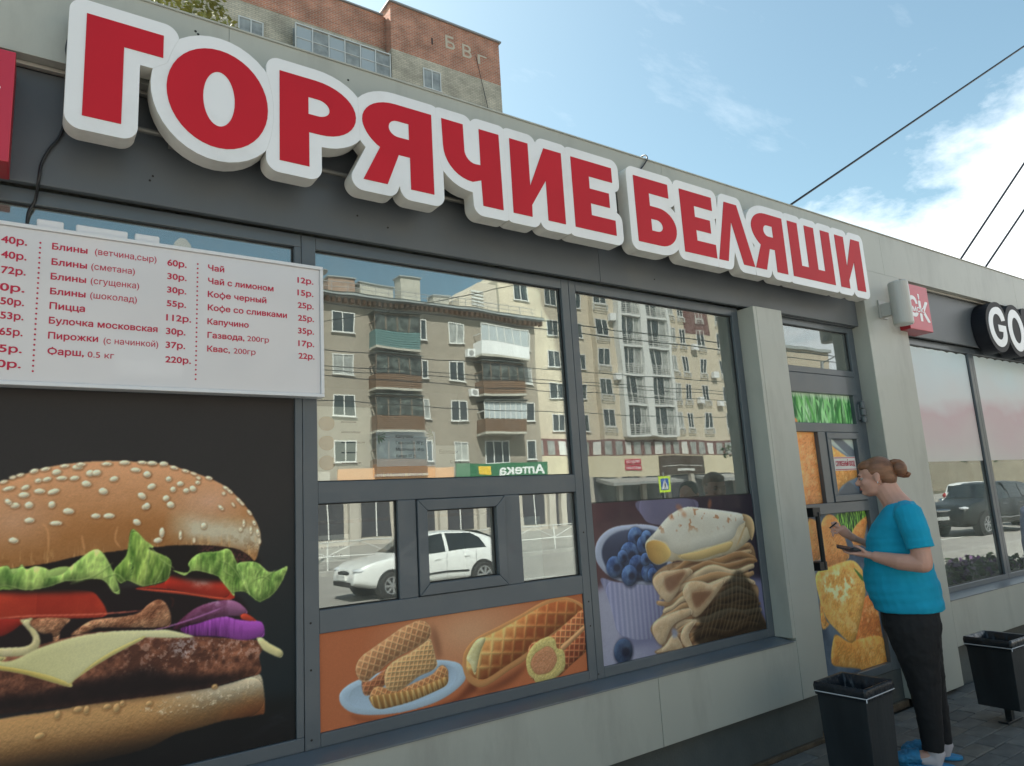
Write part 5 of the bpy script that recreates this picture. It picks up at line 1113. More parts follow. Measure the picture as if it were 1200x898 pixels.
# gabled dormer
G(o1_).prism([(26.6, 16.5), (26.6, 17.4), (28.4, 18.9), (30.2, 18.9), (30.2, 16.5)], YB1 - 5, YB1 - 1.5).build('dormer', mat('beige_render', (.52, .46, .38), .85, noise=.08, nscale=1), B1)
for k in range(5): G(o1_).box(27.6, 28.8, YB1 - 1.52, YB1 - 1.42, 16.9 + k * .28, 17.05 + k * .28).build('slat', m_wf, B1)
rows = [13.42, 10.66, 7.86, 4.98]
cols = [(16.02, 17.52, 2), (22.05, 23.0, 2), (24.72, 25.95, 2), (31.0, 31.9, 1), (13.2, 14.6, 2), (9.6, 11.0, 2), (7.2, 8.4, 2), (1.5, 2.9, 2), (-3, -1.6, 2), (-8, -6.6, 2), (-13, -11.6, 2), (-18, -16.6, 2), (-24, -22.6, 2)]
for r_, z in enumerate(rows):
    for i, (a, b, d) in enumerate(cols): window(B1, o1_, a, b, z, z + 1.42, YB1, 1, d, curtain=(r_ * 7 + i * 5) % 3 == 1)
    if r_ == 3: window(B1, o1_, 27.4, 29.4, 4.75, 6.4, YB1, 1, 3)
m_teal = mat('teal_slats', (.10, .20, .20), .6, noise=.2, nscale=5, stretch=(1, 1, 12)); m_brown = mat('brown_slats', (.17, .10, .06), .8, noise=.4, nscale=10, stretch=(8, 1, .4))
m_dglz = mat('old_glazing', (.06, .07, .065), .3, noise=.8, nscale=2.5); m_white = mat('white_panel', (.75, .76, .77), .45)
def balcony(x0, x1, z, par, bar, glz, body_h=1.0, dp=1.15, roofed=True, n=5, framecol=None, slats=True):
    b = G(o1_).box(x0, x1, YB1 + .002, YB1 + dp, z - .15, z).build('balcony', m_chim, B1)
    if slats:
        g = G(o1_)
        for k in range(7): g.box(x0 + .01, x1 - .01, YB1 + dp - .06, YB1 + dp - .02, z + .02 + k * body_h / 7, z + .02 + (k + .78) * body_h / 7)
        for k in range(7): g.box(x0 + .01, x0 + .05, YB1 + .01, YB1 + dp - .065, z + .02 + k * body_h / 7, z + .02 + (k + .78) * body_h / 7)
        g.build('parapet', par, b)
        G(o1_).box(x0 + .06, x1 - .06, YB1 + dp - .12, YB1 + dp - .065, z + .02, z + body_h - .05).build('backing', m_dglz, b)
    else: G(o1_).box(x0, x1, YB1 + .01, YB1 + dp, z + .001, z + body_h).build('parapet', par, b)
    if glz:
        w = (x1 - x0) / n
        for k in range(n): G(o1_).box(x0 + .04 + k * w, x0 + w * (k + 1) - .04, YB1 + dp - .1, YB1 + dp - .08, z + body_h + .05, z + 2.15).build('pane', glz, b)
        g = G(o1_)
        for k in range(n + 1): g.box(x0 + k * w - .035 + (.035 if k == 0 else 0), x0 + k * w + .035 - (.035 if k == n else 0), YB1 + dp - .12, YB1 + dp - .05, z + body_h, z + 2.2)
        g.box(x0, x1, YB1 + dp - .12, YB1 + dp - .045, z + 2.2, z + 2.27); g.box(x0, x0 + .07, YB1 + .05, YB1 + dp - .12, z + body_h + .55, z + body_h + .62)
        g.build('glazing_frame', framecol or m_wf, b)
    if roofed: G(o1_).box(x0 - .05, x1 + .05, YB1 + .003, YB1 + dp + .15, z + 2.3, z + 2.36).build('canopy', m_dglz, b)
m_old = mat('old_brown_frame', (.16, .12, .09), .8)
m_pane2 = mat('pale_balcony_pane', (.40, .44, .46), .15)
balcony(18.5, 21.95, 12.5, m_teal, None, m_dglz, 1.05, framecol=m_old, n=4)
balcony(18.5, 21.95, 9.72, m_brown, None, m_dglz, .95, framecol=m_old, n=4); balcony(18.5, 21.95, 6.92, m_brown, None, m_dglz, .95, n=4, framecol=m_old); balcony(18.5, 21.95, 4.1, m_brown, None, m_dglz, .95, n=4, framecol=m_old)
balcony(26.7, 31.0, 12.5, m_white, None, m_pane2, .95, n=6, roofed=False, slats=False)
balcony(26.7, 30.3, 9.72, m_brown, None, m_dglz, .95, n=5, framecol=m_old); balcony(26.7, 30.3, 6.92, m_brown, None, m_pane2, .95, n=8)
for bx in (3.8, -10.5, -20.5): 
    for z in (12.5, 9.72, 6.92, 4.1): balcony(bx, bx + 3.2, z, rnd.choice((m_teal, m_brown, m_white)), None, rnd.choice((m_dglz, m_pane2)), .95, n=4, slats=False)
for x, z in ((26.0, 13.0), (26.1, 10.2)):
    ac = G(o1_).box(x, x + .6, YB1 + .1, YB1 + .45, z - .6, z - .05).build('air_conditioner', m_white, B1); G(o1_).tube([(x + .3, YB1 + .455, z - .33), (x + .3, YB1 + .47, z - .33)], .2, 14).build('fan_grille', m_rail1, ac)
# ground-floor shops of the block
m_shopw = mat('shop_cladding', (.46, .42, .37), .6, noise=.08, nscale=1); m_shopd = mat('shop_dark', (.05, .05, .06), .3); m_green = mat('green_sign', (.03, .15, .07), .4); m_yel = mat('yellow_sign', (.75, .5, .05), .4); m_orange = mat('orange_sign', (.68, .38, .20), .5)
boxes('shop_front', m_shopw, B1, [(-30, 32.38, YB1 + .005, YB1 + .6, RZ + .13, 3.72)], 0, o1_)
for k in range(20):
    x = -29 + k * 3.1
    p = G(o1_).box(x, x + 2.0, YB1 + .602, YB1 + .63, .25, 3.1).build('display_window', m_shopd, B1); G(o1_).box(x + .95, x + 1.03, YB1 + .631, YB1 + .66, .25, 3.1).box(x - .05, x + 2.05, YB1 + .631, YB1 + .68, 3.1, 3.2).build('mullion', m_wf, p)
    G(o1_).box(x + 2.25, x + 2.85, YB1 + .603, YB1 + .95, RZ + .13, 3.5).build('column', m_shopw, B1)
sg = lambda x0, x1, z0, z1, m, n='sign_board', y=.62: G(o1_).box(x0, x1, YB1 + y, YB1 + y + .12, z0, z1).build(n, m, B1)
s = sg(24.4, 32.3, 3.74, 4.72, m_green); text('Аптека', 32.0, 3.9, .62, YB1 + .75, 'lettering', m_white, s, width=4.0, bold=.03, face=1, off=o1_)
G(o1_).box(26.3, 27.3, YB1 + .745, YB1 + .77, 3.95, 4.55).build('yellow_panel', m_yel, s)
sg(16, 24.2, 3.74, 4.5, m_orange); sg(2, 15.5, 3.74, 4.4, m_shopw); sg(-14, 0, 3.74, 4.5, m_red)
# taller beige block on the right of the reflection
YB2 = -42.1; o2_ = (48, YB2, RZ)
m_b2 = mat('beige_render2', (.56, .49, .385), .85, noise=.06, nscale=.5, dirt=.2, dcol=(.42, .35, .26), dscale=.3); m_b2w = mat('white_render', (.66, .67, .66), .7); m_mar = mat('maroon_render', (.16, .075, .07), .8, noise=.1, nscale=1)
B2 = thing('beige_apartment_tower', 'tall beige apartment tower with white glazed loggias, mirrored in the window above the pancakes', 'building', o2_)
G(o2_).box(33.2, 43.2, YB2 - 14, YB2 - .6, RZ, 21.2).build('wing', m_b2, B2)
G(o2_).prism([(33.2, 21.21), (36.2, 23.6), (38.2, 23.6), (43.2, 21.21)], YB2 - 14, YB2 - .6).build('gable', m_b2, B2)
G(o2_).box(43.2, 62.5, YB2 - 14, YB2, RZ, 36).build('wall', m_b2, B2)
G(o2_).box(43.0, 62.7, YB2 - 14.1, YB2 + .2, 36, 36.6).build('roof', m_roof1, B2)
for x0, x1 in ((45.65, 46.1), (48.65, 49.45), (52.15, 52.5)): G(o2_).box(x0, x1, YB2 + .003, YB2 + .7, 7.4, 35.5).build('white_pilaster', m_b2w, B2)
zz_ = [7.55 + 2.9 * k for k in range(10)]
def loggia(x0, x1, z):
    b = G(o2_).box(x0, x1, YB2 + .004, YB2 + .62, z - .2, z).build('loggia', m_b2w, B2)
    g = G(o2_)
    for k in range(5): g.box(x0, x1, YB2 + .55, YB2 + .6, z + .08 + k * .2, z + .13 + k * .2)
    for k in range(5): xx = x0 + (x1 - x0 - .06) * k / 4; g.box(xx, xx + .06, YB2 + .601, YB2 + .63, z, z + 1.05)
    g.build('railing', m_wf, b)
    n = 3; w = (x1 - x0) / n
    for k in range(n): G(o2_).box(x0 + w * k + .05, x0 + w * (k + 1) - .05, YB2 + .30, YB2 + .34, z + .05, z + 2.6).build('pane', m_pd if (k + int(z)) % 3 else m_pc, b)
    g = G(o2_)
    for k in range(n + 1): g.box(x0 + w * k - .04 + (.04 if k == 0 else 0), x0 + w * k + .04 - (.04 if k == n else 0), YB2 + .28, YB2 + .38, z, z + 2.69)
    g.build('glazing_frame', m_wf, b)
for z in zz_:
    loggia(46.1, 48.65, z); loggia(49.45, 52.15, z)
    for a, b in ((42.6 + .7, 44.4 + .4), (52.95, 54.0), (54.7, 55.55), (57.3, 58.3), (60.4, 61.4)):
        window(B2, o2_, a, b, z + .75, z + 2.35, YB2, 1, 2, curtain=int(a + z) % 3 == 0)
        g = G(o2_)
        for k in range(3): g.box(a - .05, b + .05, YB2 + .18, YB2 + .22, z + .2 + .2 * k, z + .24 + .2 * k)
        g.box(a - .05, a, YB2 + .001, YB2 + .22, z + .18, z + .66); g.box(b, b + .05, YB2 + .001, YB2 + .22, z + .18, z + .66); g.build('basket_rail', m_wf, B2)
for k, (x, z) in enumerate(((44.9, 19.1), (45.0, 13.3), (56.2, 17.0), (58.9, 14.2), (59.1, 11.2), (56.3, 11.4))):
    ac = G(o2_).box(x, x + .7, YB2 + .1, YB2 + .45, z - .6, z).build('air_conditioner', m_white, B2)
for z in zz_[:5]:
    for a, b in ((34.8, 36.2), (38.0, 39.4), (41.0, 42.2)): window(B2, o2_, a, b, z + .3, z + 1.8, YB2 - .6, 1, 2)
G(o2_).box(55.5, 59.4, YB2 + .003, YB2 + .03, 18.2, 22.4).build('maroon_panel', m_mar, B2)
G(o2_).box(33.21, 62.4, YB2 + .004 - .6, YB2 + .05, 5.62, 7.1).build('maroon_storey', m_mar, B2)
for k in range(22): x = 34.2 + k * 1.28; G(o2_).box(x, x + .8, YB2 + .052, YB2 + .09, 5.75, 6.9).build('window_strip', m_pc if k % 3 else m_wf, B2)
G(o2_).box(33.22, 62.3, YB2 + .06 - .6, YB2 + .6, 3.72, 5.6).build('shop_band', mat('cream_band', (.62, .55, .40), .6, noise=.04, nscale=1), B2)
G(o2_).box(33.3, 62.2, YB2 - .5, YB2 + .55, RZ + .13, 3.71).build('shop_front', m_shopd, B2)
for k in range(9): G(o2_).box(34 + k * 3.2, 34.5 + k * 3.2, YB2 + .552, YB2 + .9, RZ + .13, 3.7).build('column', m_shopw, B2)
for z0, z1 in ((4.85, 5.27), (4.29, 4.75)):
    s = G(o2_).box(44.9, 47.1, YB2 + .602, YB2 + .68, z0, z1).build('red_sign', m_red, B2); text('ПРОДУКТЫ' if z0 > 4.5 else 'МАГАЗИН', 46.95, z0 + .1, .22, YB2 + .683, 'lettering', m_white, s, width=1.9, bold=.02, face=1, off=o2_)
m_dbr = mat('dark_brown_sign', (.06, .035, .025), .5)
s = G(o2_).box(49.3, 55.6, YB2 + .602, YB2 + .72, 3.76, 5.52).build('brown_sign', m_dbr, B2); G(o2_).box(49.6, 55.3, YB2 + .722, YB2 + .74, 4.52, 4.57).build('gold_line', m_wf, s); G(o2_).box(51.7, 54.1, YB2 + .722, YB2 + .75, 4.02, 4.24).build('white_line', m_wf, s)
for a, b in ((41.5, 50.3), (54.2, 61.5)): G(o2_).prism([(YB2 + .56, 3.6), (YB2 + 2.6, 3.15), (YB2 + 2.6, 2.9), (YB2 + .56, 3.3)], a, b, 'x').build('awning', m_rail1, B2)
for n_, (a, b) in enumerate(((4, 13), (13.6, 22.6), (26, 35), (36, 46))):
    o = (a, -17.6, RZ + .13); F_ = thing('guard_fence', ('low steel guard fence across the road, left section', 'low steel guard fence behind the white car', 'low steel guard fence near the pedestrian crossing', 'low steel guard fence before the beige tower')[n_], 'fence', o, 0, 'guard fences across the road')
    for k in range(5): x = a + (b - a) * k / 4; G(o).tube([(x, -17.6, RZ + .13), (x, -17.6, .78)], .03, 8).build('post', m_wf, F_)
    for z in (.25, .74): G(o).tube([(a, -17.6, z), (b, -17.6, z)], .022, 8).build('rail', m_wf, F_)
    for k in range(4):
        x = a + (b - a) * k / 4; w = (b - a) / 4; G(o).tube([(x, -17.6, .26), (x + w / 2, -17.6, .72), (x + w, -17.6, .26)], .014, 6).build('brace', m_wf, F_)
# buildings further along, filling the street line for other views
def plain_block(x0, x1, y0, y1, h, m, lab, fz=2.9, sgn=1, wc=m_wf):
    o = (x0, y1 if sgn > 0 else y0, RZ); B = thing('apartment_block', lab, 'building', o); G(o).box(x0, x1, y0, y1, RZ, h).build('wall', m, B); G(o).box(x0 - .3, x1 + .3, y0 - .3, y1 + .3, h, h + .35).build('roof', m_roof1, B)
    y = y1 if sgn > 0 else y0
    z = 1.2
    while z + 1.6 < h:
        x = x0 + 1.2
        while x + 1.5 < x1: window(B, o, x, x + 1.5, z, z + 1.5, y, sgn, 2, wc); x += 3.6
        z += fz
    return B
m_b3 = mat('pale_brick', (.42, .36, .28), .9, noise=.1, nscale=.8)
plain_block(66, 77.5, -54, -40, 17.2, m_b3, 'pale brick block far along the street beyond the beige tower', 3.1)

plain_block(150, 215, -75, -10, 24, m_b3, 'long pale block closing the far end of the street', 3.1)
plain_block(150, 200, -6, 24, 9, mat('tan_render', (.22, .19, .15), .85, noise=.1, nscale=.5), 'low tan building at the far end of the street on the kiosk side', 3.1)
# ---------------------------------------------------------------- street furniture in the reflection
m_pole = mat('galvanised_pole', (.35, .36, .36), .5, .5, noise=.1, nscale=5); m_fluo = mat('fluorescent_yellow', (.62, .85, .03), .5); m_blue = mat('sign_blue', (.02, .10, .42), .45)
def crossing(x, y, z, lab):
    o = (x, y, RZ + .13); t = thing('crossing_sign', lab, 'road sign', o, 0, 'pedestrian crossing signs')
    G(o).tube([(x, y, RZ + .13), (x, y, z + .95)], .035, 10).build('pole', m_pole, t)
    p = G(o).box(x - .38, x + .38, y + .04, y + .06, z, z + .76).build('panel', m_fluo, t)
    b = G(o).box(x - .27, x + .27, y + .061, y + .065, z + .11, z + .65).build('blue_square', m_blue, p)
    G(o).prism([(x - .24, z + .15), (x + .24, z + .15), (x, z + .62)], y + .0655, y + .068).build('white_triangle', m_white, p)
    g = G(o).tube([(x, y + .07, z + .42), (x + .01, y + .07, z + .30)], .028, 6).tube([(x + .01, y + .07, z + .30), (x + .07, y + .07, z + .18)], .016, 6).tube([(x + .01, y + .07, z + .30), (x - .07, y + .07, z + .18)], .016, 6).tube([(x, y + .07, z + .40), (x - .07, y + .07, z + .32)], .012, 6).tube([(x, y + .07, z + .40), (x + .07, y + .07, z + .31)], .012, 6).ell((x, y + .07, z + .475), .03, .01, .03, 8, 6)
    g.build('walking_figure', m_black, p)
crossing(24.05, -16.1 - .9, 1.80, 'pedestrian crossing sign mirrored just above the blueberry cup')
crossing(27.5, -16.1 - .9, 1.55, 'pedestrian crossing sign mirrored at the right edge of the pancake window')
def street_pole(x, y, h, lab, lamp=True):
    o = (x, y, RZ); t = thing('street_pole', lab, 'pole', o, 0, 'street lighting poles'); G(o).tube([(x, y, RZ), (x, y, h)], [.13, .08], 12).build('shaft', m_pole, t)
    if lamp:
        a = G(o).tube([(x, y, h - .1), (x, y + (1.8 if y < -10 else -1.8), h + .4)], .04, 8).build('arm', m_pole, t)
        G(o).ell((x, y + (2.1 if y < -10 else -2.1), h + .42), .16, .4, .08, 12, 8).build('lamp_head', m_rail1, a)
for i, x in enumerate((-24, 7.9, 40, 72)): street_pole(x, -18.2, 9.2, ('far left lighting pole across the street', 'lighting pole across the street before the brick block', 'lighting pole between the two apartment blocks', 'farthest lighting pole across the street')[i])
street_pole(29, 1.2, 8.5, 'steel pole on the near pavement holding the cables'); street_pole(-22, -1.2, 8.5, 'steel pole on the near pavement left of the kiosk')
def sag(a, b, s, n=14):
    a, b = Vector(a), Vector(b); return [tuple(a.lerp(b, i / n) - Vector((0, 0, s * 4 * (i / n) * (1 - i / n)))) for i in range(n + 1)]
def wire(a, b, s, r, lab, grp='overhead street wires'):
    if 'kiosk roof' in grp: a = tuple(Vector(a) + (Vector(a) - Vector(b)) * .12)
    tag(G().tube(sag(a, b, s), r, 5).build('overhead_wire', m_black), lab, 'wire', grp)
for y, z, n in ((-6.2, 5.9, 'nearest to the kiosk'), (-6.8, 5.9, 'second from the kiosk'), (-13.1, 6.1, 'third from the kiosk'), (-13.7, 6.1, 'farthest from the kiosk')): wire((-60, y, z), (110, y, z), .3, .014, 'trolley wire strung along the street, ' + n)
for y, z, s, n in ((-18.1, 8.6, .4, 'highest'), (-18.1, 7.9, .5, 'middle'), (-18.3, 7.3, .6, 'lowest')): wire((-24, y, z), (72, y, z), s * 3, .018, n + ' cable running between the far lighting poles', 'cables between the far poles')
for x in (7.9, 40): wire((x, -18.2, 8.4), (x + 6, .5, 7.6), .5, .012, 'span wire crossing the street ' + ('before the brick block' if x < 20 else 'between the two blocks'), 'span wires')
def ray_pt(d, t): return tuple(Vector((0, 0, 1.55)) + Vector(d) * t)
wire(ray_pt((.79251, .49261, .35953), 8.5), ray_pt((.8640, .1905, .4660), 13.5), .0, .013, 'long cable rising from the roof edge above the last letters', 'cables over the kiosk roof')
wire(ray_pt((.90033, .34992, .25878), 10.5), ray_pt((.8906, .2150, .3980), 12.5), .0, .014, 'middle cable climbing steeply over the GO sign', 'cables over the kiosk roof')
wire(ray_pt((.91165, .33147, .24293), 11.0), ray_pt((.9080, .2360, .3450), 12.5), .0, .014, 'lowest cable at the right edge over the GO sign', 'cables over the kiosk roof')

# ---------------------------------------------------------------- brick tower behind the kiosk (front faces -Y)
YT = 38; ot = (18, YT, RZ)
def brickmat(name, c1, c2, mort, sc=1.):
    m = bpy.data.materials.new(name); m.use_nodes = True; t = m.node_tree; b = t.nodes['Principled BSDF']; l = t.links.new; b.inputs['Roughness'].default_value = .9
    tc = t.nodes.new('ShaderNodeTexCoord'); sp = t.nodes.new('ShaderNodeSeparateXYZ'); cb = t.nodes.new('ShaderNodeCombineXYZ'); l(tc.outputs['Object'], sp.inputs[0])
    l(mth('ADD', sp.outputs[0], sp.outputs[1], t), cb.inputs[0]); l(sp.outputs[2], cb.inputs[1])
    br = t.nodes.new('ShaderNodeTexBrick'); l(cb.outputs[0], br.inputs[0]); br.inputs['Scale'].default_value = 1; br.inputs['Brick Width'].default_value = .26 * sc; br.inputs['Row Height'].default_value = .085 * sc; br.inputs['Mortar Size'].default_value = .012 * sc
    br.inputs['Color1'].default_value = (*c1, 1); br.inputs['Color2'].default_value = (*c2, 1); br.inputs['Mortar'].default_value = (*mort, 1)
    n = t.nodes.new('ShaderNodeTexNoise'); n.inputs['Scale'].default_value = .9; n.inputs['Detail'].default_value = 7; l(tc.outputs['Object'], n.inputs[0])
    r = t.nodes.new('ShaderNodeMapRange'); l(n.outputs[0], r.inputs[0]); r.inputs[3].default_value = .65; r.inputs[4].default_value = 1.35; r.inputs[1].default_value = .25; r.inputs[2].default_value = .75
    s = t.nodes.new('ShaderNodeVectorMath'); s.operation = 'SCALE'; l(br.outputs[0], s.inputs[0]); l(r.outputs[0], s.inputs['Scale']); l(s.outputs[0], b.inputs['Base Color'])
    bp = t.nodes.new('ShaderNodeBump'); bp.inputs['Distance'].default_value = .02; bp.inputs['Strength'].default_value = .6; bp.invert = True; l(br.outputs[1], bp.inputs['Height']); l(bp.outputs[0], b.inputs['Normal']); return m
m_rb = brickmat('red_brick', (.52, .20, .115), (.40, .15, .09), (.46, .37, .30), 1.5); m_gb = brickmat('grey_silicate_brick', (.56, .49, .38), (.45, .40, .31), (.34, .31, .26), 1.5)
TW = thing('brick_tower_block', 'tall brick block with red top and grey wall rising behind the kiosk roof', 'building', ot)
zt, zs = 34.95, 31.55
G(ot).box(18.5, 27.1, YT, YT + 14, RZ, zs).build('wall', m_gb, TW)
G(ot).box(18.5, 27.1, YT, YT + 14, zs, zt).build('top_storey', m_rb, TW)
G(ot).box(-4, 18.5, YT + .9, YT + 14, RZ, 32.0).build('wall', m_gb, TW)
G(ot).box(-4, 18.495, YT + .88, YT + 14, 32.0, 34.4).build('top_storey', m_rb, TW)
G(ot).box(18.35, 27.25, YT - .15, YT + 14.2, zt, zt + .12).box(-4, 18.34, YT + .75, YT + 14, 34.4, 34.5).build('roof_edge', m_rail1, TW)
G(ot).box(27.1, 27.22, YT + .3, YT + .42, RZ, zt).build('downpipe', m_pole, TW)
def twin(x0, x1, z0, z1, y, n=2): return window(TW, ot, x0, x1, z0, z1, y, -1, n, curtain=True)
for k in range(11):
    z = 29.45 - 2.85 * k
    twin(20.75, 22.1, z - .0, z + 1.45, YT); twin(9.1, 10.55, z - .0, z + 1.5, YT + .9)
    for x0 in (-2.5, 2.5): twin(x0, x0 + 1.5, z, z + 1.5, YT + .9)
    # glazed loggia between the grey pier and the projecting part
    lg = G(ot).box(12.2, 18.45, YT + .05, YT + .89, z - 1.25, z - .15).build('loggia', m_gb, TW)
    for j in range(6):
        a = 12.25 + j * 1.03; G(ot).box(a + .06, a + .97, YT + .10, YT + .12, z + .0, z + 1.5).build('pane', m_pc if j % 2 else m_pane2, lg)
    g = G(ot)
    for j in range(7): a = 12.2 + j * 1.03; g.box(a, a + .07, YT + .05, YT + .16, z - .05, z + 1.6)
    g.box(12.2, 18.45, YT + .03, YT + .17, z - .13, z - .051); g.box(12.2, 18.45, YT + .03, YT + .17, z + 1.601, z + 1.68); g.box(12.25, 18.4, YT + .06, YT + .14, z + .72, z + .76); g.build('glazing_frame', m_wf, lg)
    G(ot).box(12.2, 18.45, YT + .5, YT + .52, z - .1, z + 1.6).build('inner_wall', m_pc, lg)
m_mark = mat('pale_brick_marks', (.55, .46, .36), .9)
for s, x, z, h in (('Б', 22.6, 33.05, .95), ('В', 23.95, 32.85, .95), ('Г', 25.2, 32.7, .7)): text(s, x, z, h, YT - .012, 'brick_letter', m_mark, TW, bold=.015, off=ot, depth=.03, width=.75)
G(ot).box(21.5, 21.62, YT - .01, YT + .01, 32.9, 33.4).build('vent_slot', m_dbr, TW)
tag(G().tube(sag((25.0, YT - .1, 33.2), (26.3, YT - .1, 27), .1), .02, 5).build('cable', m_black), 'thin cable hanging on the brick tower under its letters', 'cable')
# ---------------------------------------------------------------- trees
def tree(x, y, h, cr, lab, m_leaf, seed, n=1500, z0=0.0, grp='trees behind the kiosk', ls=.16):
    r = random.Random(seed); o = (x, y, z0); T0 = thing('tree', lab, 'tree', o, 0, grp)
    g = G(o); g.tube([(x, y, z0), (x + .1, y, h * .35), (x - .05, y + .1, h * .7), (x, y, h * .92)], [.2, .15, .09, .03], 9)
    ends = []
    for k in range(13):
        a = r.uniform(0, 6.28); zz = h * r.uniform(.3, .85); rr = cr * r.uniform(.55, .95) * (1.1 - abs(zz / h - .55))
        e = (x + rr * math.cos(a), y + rr * math.sin(a), zz + rr * .5); g.tube([(x, y, zz), ((x + e[0]) / 2, (y + e[1]) / 2, zz + rr * .35), e], [.06, .04, .015], 6); ends.append(e)
    g.build('trunk', mat('bark', (.14, .11, .08), .9, noise=.3, nscale=8), T0)
    g = G(o); cl = [(x + cr * .75 * r.gauss(0, .5), y + cr * .75 * r.gauss(0, .5), h * r.uniform(.42, 1.0), r.uniform(.25, .42) * cr) for _ in range(16)] + [(*e, cr * .28) for e in ends]
    for _ in range(n):
        c = r.choice(cl); d = Vector((r.gauss(0, 1), r.gauss(0, 1), r.gauss(0, .8))).normalized() * c[3] * r.random() ** .4
        p = Vector(c[:3]) + d; s = ls * r.uniform(.6, 1.3); q = Matrix.Rotation(r.uniform(0, 6.28), 3, Vector((r.gauss(0, 1), r.gauss(0, 1), r.gauss(0, 1))).normalized())
        v = [p + q @ Vector(w) * s for w in ((-.5, 0, 0), (0, -.28, .05), (.5, 0, 0), (0, .28, .05))]; g.add(v, [(0, 1, 2, 3)])
    g.build('crown', m_leaf, T0)
def leafmat(n, c):
    m = mat(n, c, .6, noise=.45, nscale=1.4); return m
lf = leafmat('yellow_green_leaf', (.22, .22, .05)); lf2 = leafmat('mid_green_leaf', (.05, .085, .025))
tree(2.2, 12, 9.4, 1.9, 'yellow-green tree peeping over the roof above the letter О', lf, 4, 30000, ls=.10)
for i, (x, y, h, c, n) in enumerate(((70, -13.5, 7.5, 2.4, 'green tree at the far end of the road, mirrored over the dark car'), (84, -12, 8, 2.8, 'bushy tree farther down the road behind the dark car'), (96, -17, 9, 3, 'rounded tree beside the far closing block'), (104, -7, 8, 3, 'broad tree before the far closing block'), (-22, -19, 8, 2.2, 'leafy street tree far left across the road'), (34.5, -19.2, 6, 1.8, 'leafy street tree before the gap between the blocks'), (78, -19, 9, 2.6, 'leafy tree far along the street'), (64, -20, 8, 2.6, 'leafy tree beside the beige tower'))):
    tree(x, y, h, c, n, lf2, 10 + i, 1300, RZ, 'street trees across the road', .3)
# flower bed with purple petunias on the near pavement
fbx = (9.4, .35, 0); FB = thing('flower_planter', 'low concrete planter full of purple petunias, mirrored under the parked dark car', 'planter', fbx)
G(fbx).box(9.2, 13.6, .05, .75, -.01, .13).build('trough', m_kerb, FB, .01)
g = G(fbx); r = random.Random(8); m_pet = mat('petunia', (.10, .03, .13), .6, noise=.5, nscale=14); m_pl = mat('petunia_leaf', (.04, .06, .02), .6, noise=.4, nscale=9)
g2 = G(fbx)
for k in range(2600):
    p = Vector((r.uniform(9.2, 13.6), r.uniform(.0, .8), .12 + .2 * r.random() * (.6 + .4 * math.sin(r.random() * 9)))); q = Matrix.Rotation(r.uniform(0, 6.28), 3, Vector((r.gauss(0, 1), r.gauss(0, 1), r.gauss(0, 1))).normalized())
    s = .035 if k % 2 else .045; v = [p + q @ Vector(w) * s for w in ((-1, 0, 0), (-.3, -.8, .1), (.8, -.6, 0), (1, .5, .1), (0, .9, 0))]; (g if k % 2 else g2).add(v, [(0, 1, 2, 3, 4)])
g.build('petunia_flowers', m_pet, FB)['kind'] = 'stuff'; g2.build('petunia_leaves', m_pl, FB)['kind'] = 'stuff'
